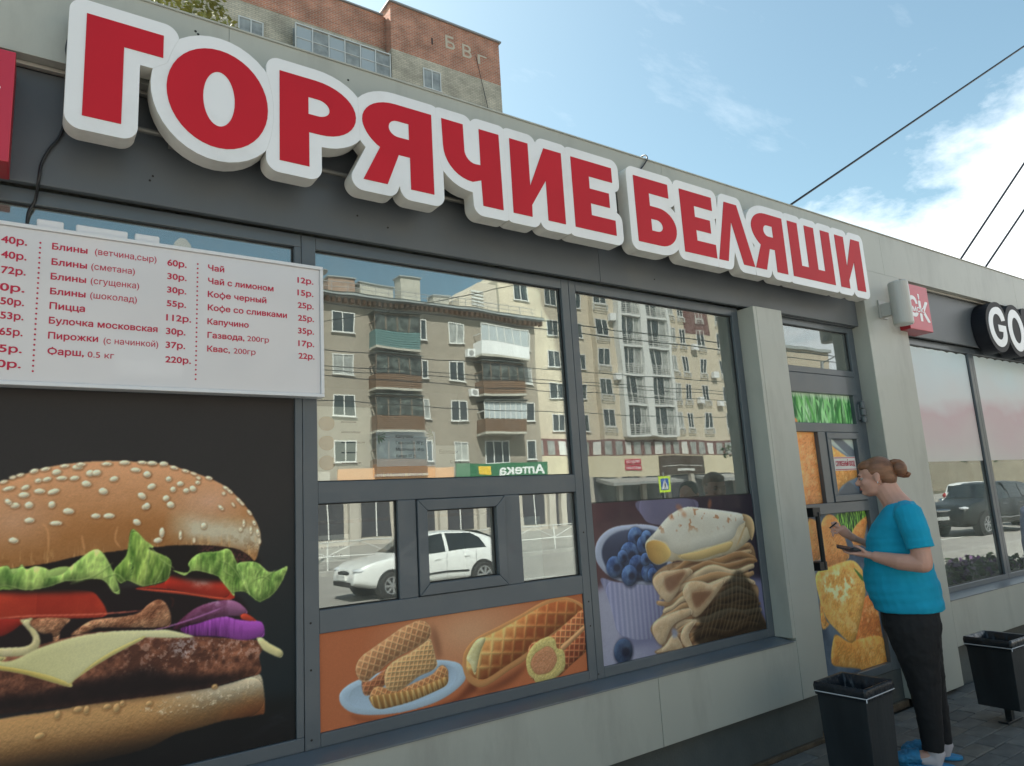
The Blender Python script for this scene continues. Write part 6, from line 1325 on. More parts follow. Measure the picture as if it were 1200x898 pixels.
# ---------------------------------------------------------------- cars (front towards local +X)
m_tyre = mat('tyre_rubber', (.02, .02, .02), .8); m_rim = mat('alloy_rim', (.45, .46, .47), .3, .7); m_cglass = mat('car_glass', (.012, .016, .018), .04, coat=.6); m_chrome = mat('chrome', (.7, .7, .72), .12, 1.0); m_trimb = mat('black_trim', (.015, .015, .016), .5)
m_lens = mat('lamp_lens', (.55, .57, .6), .1, coat=.6); m_tail = mat('tail_lens', (.35, .01, .015), .15, coat=.5); m_plate = mat('number_plate', (.7, .7, .68), .4)
def car(name, label, P, paint, loc, rz, group=None):
    """P: length, width, height, wheel radius, axle positions from the middle, belt height, list of roof stations (x, z, roof half width)"""
    T0 = thing(name, label, 'car', loc, rz, group); L_, W_, H_, wr, xf, xr, belt = P['L'], P['W'], P['H'], P['wr'], P['xf'], P['xr'], P['belt']
    hw = W_ / 2; rs = []
    for x, zt_, rw, wf in P['st']:
        w = hw * wf; zb = P['clear'] + (.12 if abs(x) > L_ * .44 else 0); bl = min(belt, zt_ - .01) if zt_ < belt + .06 else belt
        side = [(w * .90, zb), (w * .985, zb + .10), (w, zb + (bl - zb) * .45), (w * .985, zb + (bl - zb) * .8), (w * .94, bl)]
        top = [(rw + (w * .94 - rw) * .5, bl + (zt_ - bl) * .5), (rw, zt_ - .035 * min(1, (zt_ - bl) / .2 + .3)), (rw * .75, zt_)]
        h = side + top
        ring = [(x, -a, b) for a, b in h] + [(x, a, b) for a, b in h[::-1]]
        rs.append(ring)
    body = G().rings(rs).build('body', paint, T0, 0, True, sub=2)
    # glasshouse
    st = P['st']; gh = P['gh']   # indexes of stations: windscreen foot, roof front, pillar, roof rear, rear glass foot
    def sidep(i, u, s, push=.006):
        x, zt_, rw, wf = st[i]; w = hw * wf * .94; y = w + (rw - w) * u; return (x, s * (y + push), belt + (zt_ - .02 - belt) * u)
    for s in (-1, 1):
        for quad in P['glass']:
            pts = []
            for x, u in quad:
                zt_ = np.interp(x, [a[0] for a in st], [a[1] for a in st]); rw = np.interp(x, [a[0] for a in st], [a[2] for a in st]); w = hw * .94 * np.interp(x, [a[0] for a in st], [a[3] for a in st])
                hgt = max(zt_ - belt, .0); pts.append((x, s * (w + (rw - w) * u * .94 + .004), belt + hgt * u))
            a = [Vector(p) for p in pts]; g = G(); n = len(a); inn = [p - Vector((0, s * .03, 0)) for p in a]
            g.add([tuple(p) for p in a + inn], [tuple(range(n)), tuple(range(2 * n - 1, n - 1, -1))] + [(i, i + n, (i + 1) % n + n, (i + 1) % n) for i in range(n)]); g.build('side_window', m_cglass, T0)
    for (xa, za, wa), (xb, zb_, wb), nm in ((*P['ws'], 'windscreen'), (*P['rw'], 'rear_window')):
        n = Vector((zb_ - za, 0, xa - xb)); n = n.normalized() * (.012 if nm == 'windscreen' else .012); 
        if n.z < 0: n = -n
        v = [(xa, -wa, za), (xa, 0, za), (xa, wa, za), (xb, wb, zb_), (xb, 0, zb_), (xb, -wb, zb_)]; bow = .05 if nm == 'windscreen' else -.03
        o_ = [Vector(p) + n + Vector((bow if i in (1, 4) else 0, 0, .012 if i in (1, 4) else 0)) for i, p in enumerate(v)]; i_ = [p - n * 3 for p in o_]
        G().add([tuple(p) for p in o_ + i_], [(0, 1, 4, 5), (1, 2, 3, 4), (6, 11, 10, 7), (7, 10, 9, 8), (0, 5, 11, 6), (2, 8, 9, 3), (0, 6, 7, 1), (1, 7, 8, 2), (5, 4, 10, 11), (4, 3, 9, 10)]).build(nm, m_cglass, T0)
    for s in (-1, 1):
        for x in (xf, xr):
            yy = s * (hw - .015)
            G().tube([(x, s * (hw - .25), wr + .01), (x, s * (hw + .012), wr + .01)], wr + .055, 26).build('wheel_arch', m_trimb, T0)
            w = G().tube([(x, s * (hw - .2), wr), (x, s * (hw - .19), wr), (x, s * (hw + .012), wr), (x, s * (hw + .03), wr)], [wr - .02, wr, wr, wr - .03], 28).build('wheel', m_tyre, T0)
            G().tube([(x, s * (hw + .0), wr), (x, s * (hw + .034), wr)], wr * .66, 24).build('rim_back', m_trimb, w)
            g = G()
            for k in range(7):
                a = 2 * math.pi * k / 7; d = Vector((math.cos(a), 0, math.sin(a))); e = Vector((-math.sin(a), 0, math.cos(a))) * .022; c = Vector((x, s * (hw + .036), wr))
                q = [c + d * .03 - e, c + d * wr * .64 - e * 1.4, c + d * wr * .64 + e * 1.4, c + d * .03 + e]; g.add([tuple(p) for p in q] + [tuple(p - Vector((0, s * .02, 0))) for p in q], [(0, 1, 2, 3), (7, 6, 5, 4), (0, 4, 5, 1), (1, 5, 6, 2), (2, 6, 7, 3), (3, 7, 4, 0)])
            pr = [(wr * .62, .036), (wr * .70, .040), (wr * .70, .02), (wr * .62, .02)]
            g.rings([[(x + r_ * math.cos(t), s * (hw + d), wr + r_ * math.sin(t)) for r_, d in pr] for t in [2 * math.pi * k / 24 for k in range(25)]], cap=False)
            g.tube([(x, s * (hw + .03), wr), (x, s * (hw + .045), wr)], .05, 12); g.build('rim', m_rim, w)
        G().ell((P['mirror'], s * (hw + .09), belt + .06), .07, .11, .07, 12, 8).build('wing_mirror', P.get('mcol', paint), T0, 0, True)
        fr, fz = P['lamp']; G().ell((L_ / 2 - fr - .06, s * (hw - .26), fz), .17, .15, .065, 14, 8).build('headlight', m_lens, T0, 0, True)
        G().ell((-L_ / 2 + .10, s * (hw - .17), belt - .08), .10, .14, .13, 12, 8).build('tail_light', m_tail, T0, 0, True)
        for x in P['handles']: G().box(x, x + .16, s * (hw * .985) - .012, s * (hw * .985) + .018, belt - .14, belt - .11).build('handle', P.get('hcol', paint), T0, .005)
        G().box(xr + wr + .1, xf - wr - .1, s * hw - .01, s * hw + .012, P['clear'] + .22, P['clear'] + .26).build('side_trim', P.get('scol', m_trimb), T0, .004)
        for x in P['gaps']: G().box(x, x + .008, s * hw * .97 - .02, s * hw + .004, P['clear'] + .12, belt - .01).build('door_gap', m_trimb, T0)
    G().ell((L_ / 2 - .05, 0, P['lamp'][1] - .07), .06, .36, .06, 16, 8).build('grille', P.get('gcol', m_trimb), T0, 0, True)
    G().box(L_ / 2 - .10, L_ / 2 + .02, -.5, .5, P['clear'] + .12, P['clear'] + .22).build('lower_grille', m_trimb, T0, .01)
    G().box(L_ / 2 - .02, L_ / 2 + .035, -.26, .26, P['clear'] + .25, P['clear'] + .36).build('number_plate', m_plate, T0, .003)
    return T0
SED = dict(L=4.35, W=1.68, H=1.42, wr=.30, xf=1.33, xr=-1.16, belt=.90, clear=.20, lamp=(.14, .66), mirror=.72, handles=(.05, -.80), gaps=(.78, -.14, -.98), gh=0,
    st=[(-2.17, .62, .45, .80), (-2.12, .88, .60, .88), (-1.95, .98, .64, .95), (-1.70, 1.10, .60, .97), (-1.15, 1.36, .50, 1), (-.5, 1.42, .53, 1), (.1, 1.415, .53, 1), (.45, 1.36, .52, 1), (.95, 1.06, .64, 1), (1.15, .95, .66, .99), (1.7, .86, .64, .95), (2.02, .76, .58, .88), (2.15, .60, .45, .76), (2.17, .45, .40, .72)],
    glass=[[(-.12, .06), (-.12, .86), (.42, .84), (.62, .62), (.98, .06)], [(-.22, .06), (-.22, .86), (-.95, .86), (-1.18, .60), (-1.32, .08)]],
    ws=((1.05, .99, .62), (.48, 1.345, .47)), rw=((-1.78, 1.06, .56), (-1.22, 1.34, .44)))
m_pw = mat('white_car_paint', (.72, .73, .72), .28, coat=.6, dirt=.2, dcol=(.45, .43, .38), dscale=1.4)
car('parked_car', 'white saloon car on the road, mirrored in the serving hatch', SED, m_pw, (8.30, -9.3 - .84, RZ), R(180), 'cars on the street')
SUVP = dict(L=4.78, W=1.82, H=1.80, wr=.38, xf=1.42, xr=-1.38, belt=1.14, clear=.30, lamp=(.16, .95), mirror=.78, handles=(.05, -.95), gaps=(.82, -.16, -1.12), gh=0, mcol=m_chrome, hcol=m_chrome, scol=m_chrome, gcol=m_chrome,
    st=[(-2.38, .75, .55, .82), (-2.36, 1.15, .62, .90), (-2.25, 1.36, .62, .95), (-2.0, 1.68, .57, .97), (-1.6, 1.77, .58, 1), (-.5, 1.80, .60, 1), (.1, 1.79, .60, 1), (.42, 1.72, .58, 1), (.98, 1.34, .68, 1), (1.2, 1.21, .70, .99), (1.8, 1.12, .70, .96), (2.2, 1.02, .64, .90), (2.36, .85, .55, .80), (2.39, .6, .5, .74)],
    glass=[[(-.12, .06), (-.12, .86), (.40, .84), (.62, .60), (.98, .06)], [(-.22, .06), (-.22, .87), (-1.12, .88), (-1.12, .06)], [(-1.20, .06), (-1.20, .86), (-1.75, .78), (-2.0, .10)]],
    ws=((1.08, 1.26, .66), (.46, 1.70, .53)), rw=((-2.32, 1.25, .52), (-2.08, 1.60, .46)))
m_pdk = mat('dark_grey_car_paint', (.010, .012, .013), .35, coat=.2, dirt=.3, dcol=(.07, .065, .05), dscale=.8)
car('parked_car', 'dark grey off-road car with chrome mirror, mirrored in the shop window', SUVP, m_pdk, (28.7, -5.9 - .1, RZ), R(180 + 8), 'cars on the street')
m_psil = mat('silver_car_paint', (.34, .36, .37), .3, .4, coat=.5); m_pred = mat('dark_red_car_paint', (.2, .02, .02), .3, coat=.5)
car('parked_car', 'silver saloon car farther along the road behind the dark one', SED, m_psil, (40.5, -8.6, RZ), R(180), 'cars on the street')
car('parked_car', 'white off-road car across the street before the beige tower', dict(SUVP, mcol=m_pw, hcol=m_trimb, scol=m_trimb, gcol=m_trimb), m_pw, (46.5, -13.6, RZ), R(0), 'cars on the street')
car('parked_car', 'black saloon car behind the tail of the dark off-road car', SED, m_pdk, (34.6, -6.0, RZ), R(180), 'cars on the street')
# minibus roof seen at the right of the shop reflection
# ---------------------------------------------------------------- bins
m_bag = mat('black_bin_bag', (.012, .016, .022), .28, noise=.3, nscale=10, bump=.9, bscale=22); m_bin = mat('dark_bin_sheet', (.030, .036, .042), .42, .3, noise=.35, nscale=5, stretch=(1, 1, .25), dirt=.4, dcol=(.07, .065, .06), dscale=4, bump=.1, bscale=40)
m_tie = mat('white_tie', (.55, .56, .58), .5)
def bin_(x, y, rz, lab, seed, zb=.10, zt=.53):
    t = thing('litter_bin', lab, 'litter bin', (x, y, 0), rz, 'black litter bins by the kiosk'); a, b = .124, .136; w = .006; rr = random.Random(seed)
    def ring(h, z): return [(-h, -h, z), (h, -h, z), (h, h, z), (-h, h, z)]
    G().rings([ring(a - .008, zb + .006), ring(a, zb), ring(b, zt - .02), ring(b - w, zt - .02), ring(a - w, zb + .01)], cap=True).build('body', m_bin, t, .003)
    g = G(); g.box(-.02, .02, -.02, .02, 0, zb + .001); g.box(-.10, .10, -.03, .03, 0, .012); g.build('foot', m_bin, t, .002)
    # the bag folded over the rim, creased
    n = 64; R_ = []
    def sq(h, z, j=.0, seed_=0):
        q = []
        for k in range(n):
            u = k / n * 4; s = int(u) % 4; f = u - int(u); c = [(-1, -1), (1, -1), (1, 1), (-1, 1)]; p0, p1 = c[s], c[(s + 1) % 4]
            e = 1 + j * math.sin(k * 2.3 + seed_) * .5 + j * rr.uniform(-.6, .6)
            q.append(((p0[0] + (p1[0] - p0[0]) * f) * h * e, (p0[1] + (p1[1] - p0[1]) * f) * h * e, z + j * rr.uniform(-.05, .05)))
        return q
    g.__init__(); g.rings([sq(b + .004, zt - .065, .012, 1), sq(b + .007, zt - .045, .006, 1), sq(b + .009, zt - .02, .01, 2), sq(b + .004, zt, .006, 3), sq(b - .012, zt - .004, .01, 4), sq(b - .018, zt - .05, .04, 5), sq(b - .035, zt - .14, .10, 6), sq(b * .55, zt - .26, .2, 7), sq(b * .1, zt - .30, .2, 7)], cap=False)
    o = g.build('bin_bag', m_bag, t, 0, True)
    z = zt - .047; h = b + .0085; G().tube([(-h, -h, z), (h, -h, z), (h, h, z), (-h, h, z), (-h, -h, z)], .0028, 6).tube([(-h, -h, z), (-h - .012, -h - .006, z - .014)], .003, 6).build('tie_cord', m_tie, t)
    return t
bin_(3.735, 2.325, R(2), 'black square litter bin with a bag tied by white cord, in front of the woman', 1)
bin_(5.37, 2.275, R(-2), 'black square litter bin with a bag tied by white cord, near the wide pilaster', 2)

# ---------------------------------------------------------------- people
m_skin = mat('skin', (.60, .33, .25), .5, noise=.08, nscale=14, bump=.05, bscale=120, spec=.4); m_skin.node_tree.nodes['Principled BSDF'].inputs['Subsurface Weight'].default_value = .08
m_shirt = mat('turquoise_shirt', (.0, .32, .50), .85, noise=.08, nscale=9, bump=.12, bscale=9); m_pants = mat('black_trousers', (.008, .008, .010), .8, noise=.2, nscale=8, bump=.12, bscale=12)
m_hair = mat('auburn_hair', (.22, .10, .052), .45, noise=.35, nscale=40, stretch=(1, .15, 1), bump=.35, bscale=60); m_band = mat('hair_band', (.01, .008, .008), .6); m_lip = mat('lips', (.35, .10, .09), .45)
def ring_el(c, a, b, axis=(0, 0, 1), n=20, fwd=None, e=2.0):
    """ellipse ring round point c, a along local X side, b along forward"""
    ax = Vector(axis).normalized(); f = Vector(fwd or (0, 1, 0)); f = (f - ax * f.dot(ax)).normalized(); s = f.cross(ax).normalized()
    P = []
    for k in range(n):
        t = 2 * math.pi * k / n; cs, sn = math.cos(t), math.sin(t)
        P.append(tuple(Vector(c) + s * a * math.copysign(abs(cs) ** (2 / e), cs) + f * b * math.copysign(abs(sn) ** (2 / e), sn)))
    return P
def limb(g, pts, rad, n=14):
    """tapered limb; rad entries are r or (side, forward)"""
    V = [Vector(p) for p in pts]; rs = []
    for i, p in enumerate(V):
        ax = (V[min(i + 1, len(V) - 1)] - V[max(i - 1, 0)]).normalized(); r = rad[i]; a, b = (r, r) if not isinstance(r, tuple) else r
        fw = (0, 1, 0) if abs(ax.y) < .8 else (0, 0, 1)
        rs.append(ring_el(p, a, b, ax, n, fw))
    for p, q, k in ((V[0], V[1], 0), (V[-1], V[-2], -1)):
        pass
    g.rings(rs)
def fuse(g, name, m, parent, vox=.006, sm=6, disp=None, smooth=True):
    """weld overlapping closed shapes into one continuous skin"""
    o = link(bpy.data.objects.new(name, g.mesh(name, m)))
    r = o.modifiers.new('r', 'REMESH'); r.mode = 'VOXEL'; r.voxel_size = vox
    s = o.modifiers.new('s', 'SMOOTH'); s.factor = .5; s.iterations = sm
    if disp:
        t = bpy.data.textures.new(name + '_fold', 'CLOUDS'); t.noise_scale = disp[1]; t.noise_depth = 2
        d = o.modifiers.new('d', 'DISPLACE'); d.texture = t; d.strength = disp[0]; d.mid_level = .5; d.texture_coords = 'LOCAL'
    me = bake(o, m); bpy.data.objects.remove(o); me.name = name
    me.polygons.foreach_set('use_smooth', [True] * len(me.polygons)); me.update()
    return link(bpy.data.objects.new(name, me), parent)
def finger(g, base, dirs, lens, r):
    p = Vector(base); P = [p]; 
    for d, l_ in zip(dirs, lens): p = p + Vector(d).normalized() * l_; P.append(p)
    n = len(P); g.tube([tuple(q) for q in P], [r * (1 - .12 * i) for i in range(n)], 8); g.ell(P[-1], r * .72, r * .72, r * .72, 8, 6)
    for q in P[1:-1]: g.ell(q, r * .98, r * .98, r * .98, 8, 6)
def head(g, c, sc=1., turn=0, nod=0):
    """face towards +Y; c is the head's centre"""
    rot = Matrix.Rotation(turn, 3, 'Z') @ Matrix.Rotation(nod, 3, 'X'); A = lambda x, y, z: tuple(Vector(c) + rot @ (Vector((x, y, z)) * sc))
    E_ = lambda x, y, z, a, b, d: g.ell(A(x, y, z), a * sc, b * sc, d * sc, 16, 12, rot)
    E_(0, -.012, .030, .074, .094, .085); E_(0, .030, -.025, .058, .062, .075); E_(0, .045, -.075, .036, .040, .030); E_(0, .030, -.068, .050, .050, .036)
    E_(0, .078, .018, .040, .016, .020); E_(-.032, .062, -.020, .022, .022, .022); E_(.032, .062, -.020, .022, .022, .022)
    g.tube([A(0, .084, .010), A(0, .098, -.006), A(0, .112, -.022)], [.008 * sc, .010 * sc, .012 * sc], 8); E_(0, .104, -.024, .015, .013, .011); E_(-.012, .094, -.027, .008, .009, .007); E_(.012, .094, -.027, .008, .009, .007)
    E_(0, .086, -.048, .021, .012, .007); E_(0, .083, -.058, .018, .012, .007); E_(0, .078, -.080, .019, .016, .014)
    for s in (-1, 1):
        E_(s * .076, -.008, -.002, .007, .017, .027); E_(s * .079, -.014, .010, .006, .013, .016); E_(s * .077, -.004, -.022, .007, .009, .010)
    return A, rot

# the woman in the turquoise shirt; local +Y is where she looks
WX, WY, WR = 4.35, 2.20, math.atan2(2.2, 4.35)
W_ = thing('person', 'woman with auburn bun in turquoise shirt and black trousers holding a phone', 'person', (WX, WY, 0), WR)
g = G()
A, hrot = head(g, (0, .152, 1.600), 1.02, R(0), R(-6))
limb(g, [(0, .050, 1.42), (0, .082, 1.48), (0, .118, 1.56)], [(.076, .080), (.060, .070), (.058, .070)])
# trunk under the clothes
g.rings([ring_el((0, f, z), a, b) for z, f, a, b in ((.82, .075, .17, .14), (.95, .09, .185, .17), (1.08, .10, .175, .16), (1.20, .10, .165, .135), (1.32, .078, .18, .120), (1.40, .046, .165, .092), (1.45, .038, .09, .066))])
# left arm (towards the street camera) with the phone, right arm lifted
sL, eL, wL = (-.205, .0, 1.385), (-.255, -.030, 1.110), (-.185, .215, 1.150)
limb(g, [sL, (-.240, -.02, 1.25), eL], [.058, .055, .049]); g.ell(eL, .047, .047, .047, 12, 8); limb(g, [eL, (-.235, .09, 1.122), wL], [.050, .046, .029]); 
pL = (-.095, .262, 1.165); limb(g, [wL, (-.170, .250, 1.160), (-.150, .315, 1.168)], [(.026, .022), (.036, .020), (.036, .015)], 12)
for i, (dx, l_) in enumerate(((-.030, .070), (-.010, .080), (.012, .074), (.032, .058))):
    finger(g, (-.153 + dx, .310, 1.166), [(.15, 1, .10), (.25, .95, .35), (.3, .6, .7)], [l_ * .45, l_ * .32, l_ * .25], .0092)
finger(g, (-.193, .250, 1.172), [(-.25, .75, .75), (.35, .85, .55), (.6, .8, .1)], [.030, .028, .024], .0105)
sR, eR, wR = (.205, .0, 1.385), (.215, .085, 1.130), (.075, .335, 1.245)
limb(g, [sR, (.235, .03, 1.26), eR], [.058, .053, .045]); g.ell(eR, .046, .046, .046, 12, 8); limb(g, [eR, (.15, .22, 1.18), wR], [.045, .040, .027])
limb(g, [wR, (.055, .362, 1.270), (.030, .390, 1.305)], [(.024, .020), (.026, .032), (.022, .034)], 12)
for i, (dz, l_, cu) in enumerate(((.030, .058, .2), (.012, .064, .5), (-.008, .060, .7), (-.026, .050, .9))):
    finger(g, (.022, .392 + .004 * i, 1.300 + dz), [(-.1, .8, .5 - cu * .4), (-.3, .7, .1 - cu), (-.3, -.2, -.6)], [l_ * .45, l_ * .32, l_ * .22], .0085)
finger(g, (.040, .375, 1.292), [(-.6, .5, .5), (-.35, .7, .5), (0, .9, .4)], [.028, .024, .02], .0098)
# legs, slippered feet
for s, dy in ((-1, .0), (1, -.045)):
    limb(g, [(s * .092, .075, .86), (s * .095, .065 + dy * .3, .62), (s * .088, .060 + dy * .6, .42), (s * .085, .060 + dy * .8, .24), (s * .082, .060 + dy, .075)], [.10, .082, .060, .052, .036])
    limb(g, [(s * .082, .040 + dy, .062), (s * .085, .12 + dy, .050), (s * .090, .20 + dy, .032), (s * .092, .245 + dy, .022)], [(.032, .036), (.040, .030), (.042, .020), (.030, .012)])
fuse(g, 'body', m_skin, W_, .0055, 3)
g = G()
g.rings([ring_el((0, f, z), a, b, (0, 0, 1), 28, None, 2.2) for z, f, a, b in ((.832, .078, .214, .182), (.862, .080, .216, .186), (.95, .095, .212, .200), (1.03, .104, .203, .192), (1.10, .102, .196, .180), (1.17, .100, .190, .165), (1.25, .100, .190, .150), (1.32, .082, .196, .132), (1.38, .055, .195, .108), (1.425, .048, .150, .092), (1.450, .050, .100, .082))])
limb(g, [(-.12, .02, 1.40), (-.195, .008, 1.385), (-.236, -.014, 1.28), (-.243, -.026, 1.195)], [.062, .078, .075, .072], 16)
limb(g, [(.12, .02, 1.40), (.195, .01, 1.385), (.238, .018, 1.28), (.238, .045, 1.20)], [.062, .078, .074, .070], 16)
o = fuse(g, 'shirt', m_shirt, W_, .006, 4, (.010, .09))
bm = bmesh.new(); bm.from_mesh(o.data)
bmesh.ops.delete(bm, geom=[v for v in bm.verts if v.co.y > .055 and v.co.z > 1.325 and abs(v.co.x) < .012 + (v.co.z - 1.325) * .75], context='VERTS')
bm.to_mesh(o.data); bm.free(); sd = o.modifiers.new('hem', 'SOLIDIFY'); sd.thickness = .003; sd.offset = -1
# drape folds at waist and armpit: gentle horizontal ripples
for v in o.data.vertices:
    x, y, z = v.co
    if z < 1.25: 
        k = math.sin(z * 48 + 7 * x + 9 * y) * .0022 * min(1, (1.25 - z) * 6) + math.sin(z * 118 + 9 * y) * .0015
        d = Vector((x, y - .09, 0)).normalized(); v.co += d * k
g = G()
for s, dy in ((-1, .0), (1, -.045)):
    limb(g, [(s * .095, .075, .90), (s * .098, .072, .76), (s * .097, .065 + dy * .3, .60), (s * .090, .058 + dy * .6, .44), (s * .086, .057 + dy * .8, .28), (s * .083, .060 + dy, .12), (s * .083, .062 + dy, .085)], [(.100, .140), (.108, .150), (.094, .116), (.073, .086), (.061, .068), (.050, .056), (.050, .056)], 18)
g.rings([ring_el((0, .078, z), a, b, (0, 0, 1), 24, None, 2.3) for z, a, b in ((.70, .17, .140), (.76, .190, .155), (.86, .188, .150))])
fuse(g, 'trousers', m_pants, W_, .006, 4, (.010, .05))
# hair: cap, bun, loose nape, brow line
g = G(); hc = Vector((0, .152, 1.600))
HA = lambda x, y, z: tuple(hc + hrot @ Vector((x * 1.02, y * 1.02, z * 1.02)))
g.ell(HA(0, -.024, .038), .081, .094, .086, 24, 16, hrot); g.ell(HA(0, -.055, .0), .066, .062, .075, 20, 14, hrot); g.ell(HA(0, -.052, -.045), .044, .040, .045, 16, 12, hrot)
g.ell(HA(0, .022, .072), .064, .062, .040, 20, 12, hrot)
o = fuse(g, 'hair', m_hair, W_, .004, 2)
g = G(); g.ell(HA(0, -.134, .030), .044, .044, .050, 20, 14); bun = fuse(g, 'bun', m_hair, o, .004, 1)
for k in range(5):
    a = k * .5 - .9; P = [HA(.044 * math.sin(a + t * 1.4) * math.cos(t * 2.6 - 1.3), -.134 + .043 * math.sin(t * 4.2 + a), .030 + .045 * math.cos(t * 3 + a)) for t in np.linspace(0, 1, 8)]
    G().tube(P, [.004, .012, .015, .016, .016, .015, .012, .004], 8).build('hair_strand', m_hair, o, 0, True)
G().rings([ring_el(HA(0, -.112, .036), .034 + r_, .034 + r_, hrot @ Vector((0, 1, -.15)), 18, (0, 0, 1)) for r_ in (0,)] + [ring_el(HA(0, -.100, .036), .036, .036, hrot @ Vector((0, 1, -.15)), 18, (0, 0, 1))]).build('hair_band', m_band, o)
m_eye = mat('eye_white', (.34, .30, .28), .3); m_iris = mat('iris', (.03, .04, .05), .1); m_brow = mat('brow', (.09, .045, .03), .8)
for s in (-1, 1):
    e = G().ell(HA(s * .031, .074, .004), .0125, .012, .0095, 12, 8, hrot).build('eye', m_eye, W_, 0, True); G().ell(HA(s * .032, .0845, .002), .005, .003, .0055, 10, 6, hrot).build('iris', m_iris, e, 0, True)
    G().tube([HA(s * .014, .094, .018), HA(s * .032, .092, .024), HA(s * .052, .076, .020)], [.003, .0035, .002], 6).build('eyebrow', m_brow, W_, 0, True)
    G().ell(HA(s * .031, .083, .0125), .014, .008, .0035, 12, 6, hrot).build('eyelid', m_skin, W_, 0, True)
    G().ell(HA(s * .081, -.006, -.030), .004, .004, .006, 8, 6).build('earring', m_chrome, W_, 0, True)
G().ell(HA(0, .096, -.051), .017, .006, .0045, 12, 6, hrot).ell(HA(0, .094, -.058), .015, .006, .0045, 12, 6, hrot).build('lips', m_lip, W_, 0, True)
# shoes: blue slippers over pale socks
m_slip = mat('blue_slipper', (.03, .22, .42), .6, noise=.35, nscale=22, bump=.8, bscale=40); m_sole = mat('pale_sole', (.5, .52, .5), .6); m_sock = mat('pale_sock', (.55, .5, .52), .9)
for s, dy in ((-1, .0), (1, -.045)):
    g = G(); limb(g, [(s * .084, .13 + dy, .052), (s * .088, .18 + dy, .046), (s * .092, .235 + dy, .034), (s * .093, .27 + dy, .022)], [(.050, .040), (.054, .040), (.052, .030), (.034, .016)], 16); sh = fuse(g, 'slipper', m_slip, W_, .005, 2, (.012, .02))
    G().prism([(s * .086 + a * .052, .12 + dy + b * .155) for a, b in ellipse(0, 0, 1, 1, 24)], .001, .018, 'z').build('sole', m_slip, sh, .003)
    g = G(); limb(g, [(s * .083, .058 + dy, .13), (s * .083, .050 + dy, .07), (s * .084, .055 + dy, .040), (s * .086, .13 + dy, .036)], [(.040, .042), (.042, .048), (.043, .050), (.045, .028)], 14); fuse(g, 'sock', m_sock, W_, .005, 2)
# phone held in the left palm, cigarette-thin pen in the right hand
loc = Vector((WX, WY, 0)); rot = Matrix.Rotation(WR, 3, 'Z')
def wpos(p): return tuple(loc + rot @ Vector(p))
ph = G().prism(rrect(-.036, .036, -.075, .075, .009), -.0045, .0045, 'z').build('phone', mat('phone_body', (.02, .012, .016), .3, coat=.3)); ph.location = wpos((-.150, .335, 1.192)); ph.rotation_euler = (R(14), R(-8), WR + R(6)); tag(ph, 'dark phone lying in the woman\'s left hand', 'phone')
pp = link(bpy.data.objects.new('screen', G().prism(rrect(-.033, .033, -.071, .071, .007), .0046, .0052, 'z').mesh('screen', mat('phone_screen', (.01, .01, .014), .05, coat=.5))), ph)
pn = G().tube([(0, -.028, 0), (0, .028, 0)], .0042, 8).build('pen', m_gasket); pn.location = wpos((.0, .425, 1.325)); pn.rotation_euler = (R(35), 0, WR + R(200)); tag(pn, 'short dark pen in the woman\'s raised right hand', 'pen')

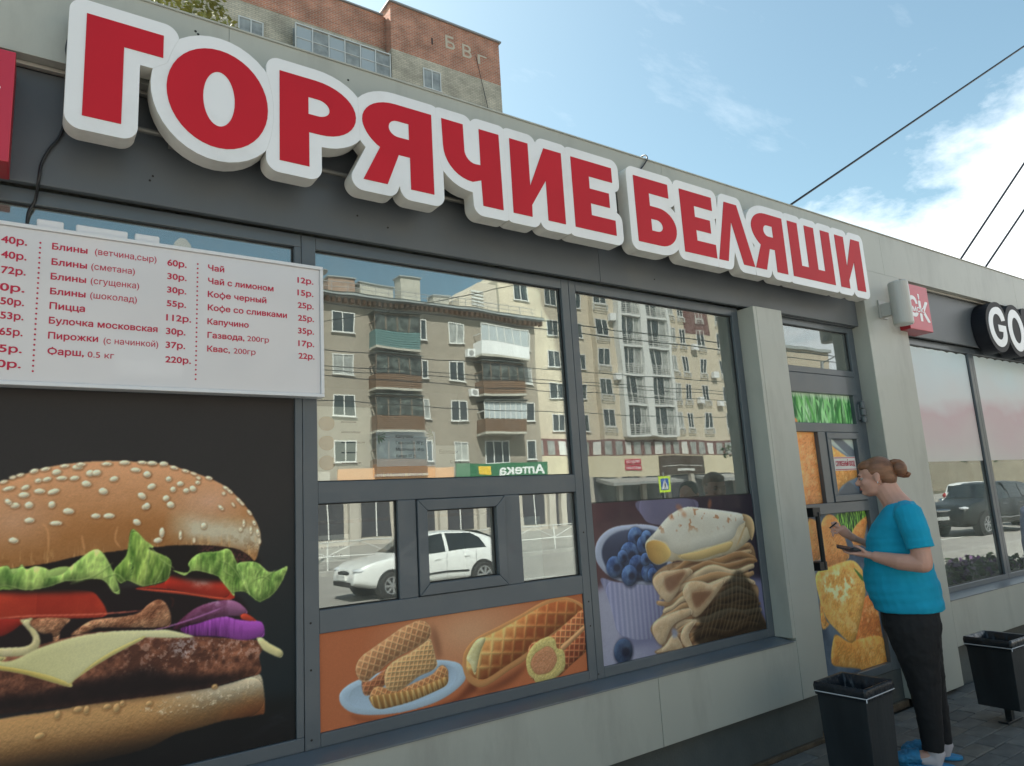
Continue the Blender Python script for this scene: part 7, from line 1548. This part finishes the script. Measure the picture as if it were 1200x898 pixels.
# second person at the right edge, only a pale lilac sleeve and side show in the photo
PX, PY, PR = 4.87, 1.60, R(70)
P_ = thing('person', 'person in a pale lilac grey shirt cut off by the right edge', 'person', (PX, PY, 0), PR)
m_lil = mat('lilac_shirt', (.34, .34, .39), .85, noise=.06, nscale=9, bump=.15, bscale=10); m_jean = mat('grey_trousers', (.05, .055, .07), .85, noise=.2, nscale=9); m_hair2 = mat('dark_hair', (.012, .010, .009), .5, bump=.3, bscale=60)
g = G(); head(g, (0, .11, 1.56), 1.0); limb(g, [(0, .02, 1.38), (0, .05, 1.45), (0, .08, 1.52)], [.06, .054, .055])
g.rings([ring_el((0, f, z), a, b) for z, f, a, b in ((.85, .03, .16, .12), (1.0, .04, .15, .12), (1.2, .04, .16, .12), (1.32, .02, .17, .10), (1.40, .01, .09, .06))])
for s in (-1, 1):
    limb(g, [(s * .19, 0, 1.34), (s * .23, -.02, 1.2), (s * .24, -.02, 1.07)], [.05, .045, .04]); limb(g, [(s * .24, -.02, 1.07), (s * .23, .04, .95), (s * .21, .09, .84)], [.04, .034, .025])
    limb(g, [(s * .21, .09, .84), (s * .205, .10, .80), (s * .20, .11, .75)], [(.02, .026), (.018, .038), (.016, .036)])
    for i in range(4): finger(g, (s * .20, .085 + .018 * i, .752), [(0, .1, -1), (-s * .2, .15, -1), (-s * .4, .2, -.8)], [.034 - .003 * abs(i - 1), .025, .018], .008)
    finger(g, (s * .195, .125, .80), [(-s * .2, .7, -.8), (-s * .2, .3, -1), (0, .1, -1)], [.03, .025, .02], .009)
    limb(g, [(s * .09, .03, .88), (s * .095, .03, .5), (s * .09, .03, .08)], [.09, .06, .04]); limb(g, [(s * .09, .0, .06), (s * .095, .1, .05), (s * .1, .19, .025)], [(.035, .035), (.04, .03), (.03, .015)])
fuse(g, 'body', m_skin, P_, .007, 3)
g = G(); g.rings([ring_el((0, f, z), a, b, (0, 0, 1), 26, None, 2.2) for z, f, a, b in ((.80, .03, .20, .165), (.95, .035, .195, .16), (1.1, .035, .185, .15), (1.25, .03, .19, .135), (1.33, .02, .185, .115), (1.385, .01, .12, .075), (1.41, .01, .08, .06))])
for s in (-1, 1): limb(g, [(s * .12, .01, 1.35), (s * .19, 0, 1.34), (s * .235, -.02, 1.2), (s * .245, -.02, 1.08), (s * .24, .02, .98)], [.06, .068, .064, .056, .048])
fuse(g, 'shirt', m_lil, P_, .007, 4, (.014, .05))
g = G()
for s in (-1, 1): limb(g, [(s * .095, .03, .9), (s * .10, .03, .6), (s * .095, .03, .3), (s * .09, .03, .07)], [(.11, .13), .09, .068, .06])
fuse(g, 'trousers', m_jean, P_, .007, 3)
g = G(); g.ell((0, .085, 1.60), .084, .098, .088); g.ell((0, .05, 1.52), .078, .07, .09); g.ell((0, .04, 1.44), .07, .05, .07); fuse(g, 'hair', m_hair2, P_, .006, 2)
for s in (-1, 1): g = G(); limb(g, [(s * .09, -.01, .05), (s * .095, .08, .05), (s * .1, .19, .035), (s * .1, .23, .025)], [(.045, .045), (.05, .045), (.045, .03), (.03, .02)]); fuse(g, 'shoe', m_trimb, P_, .006, 2)
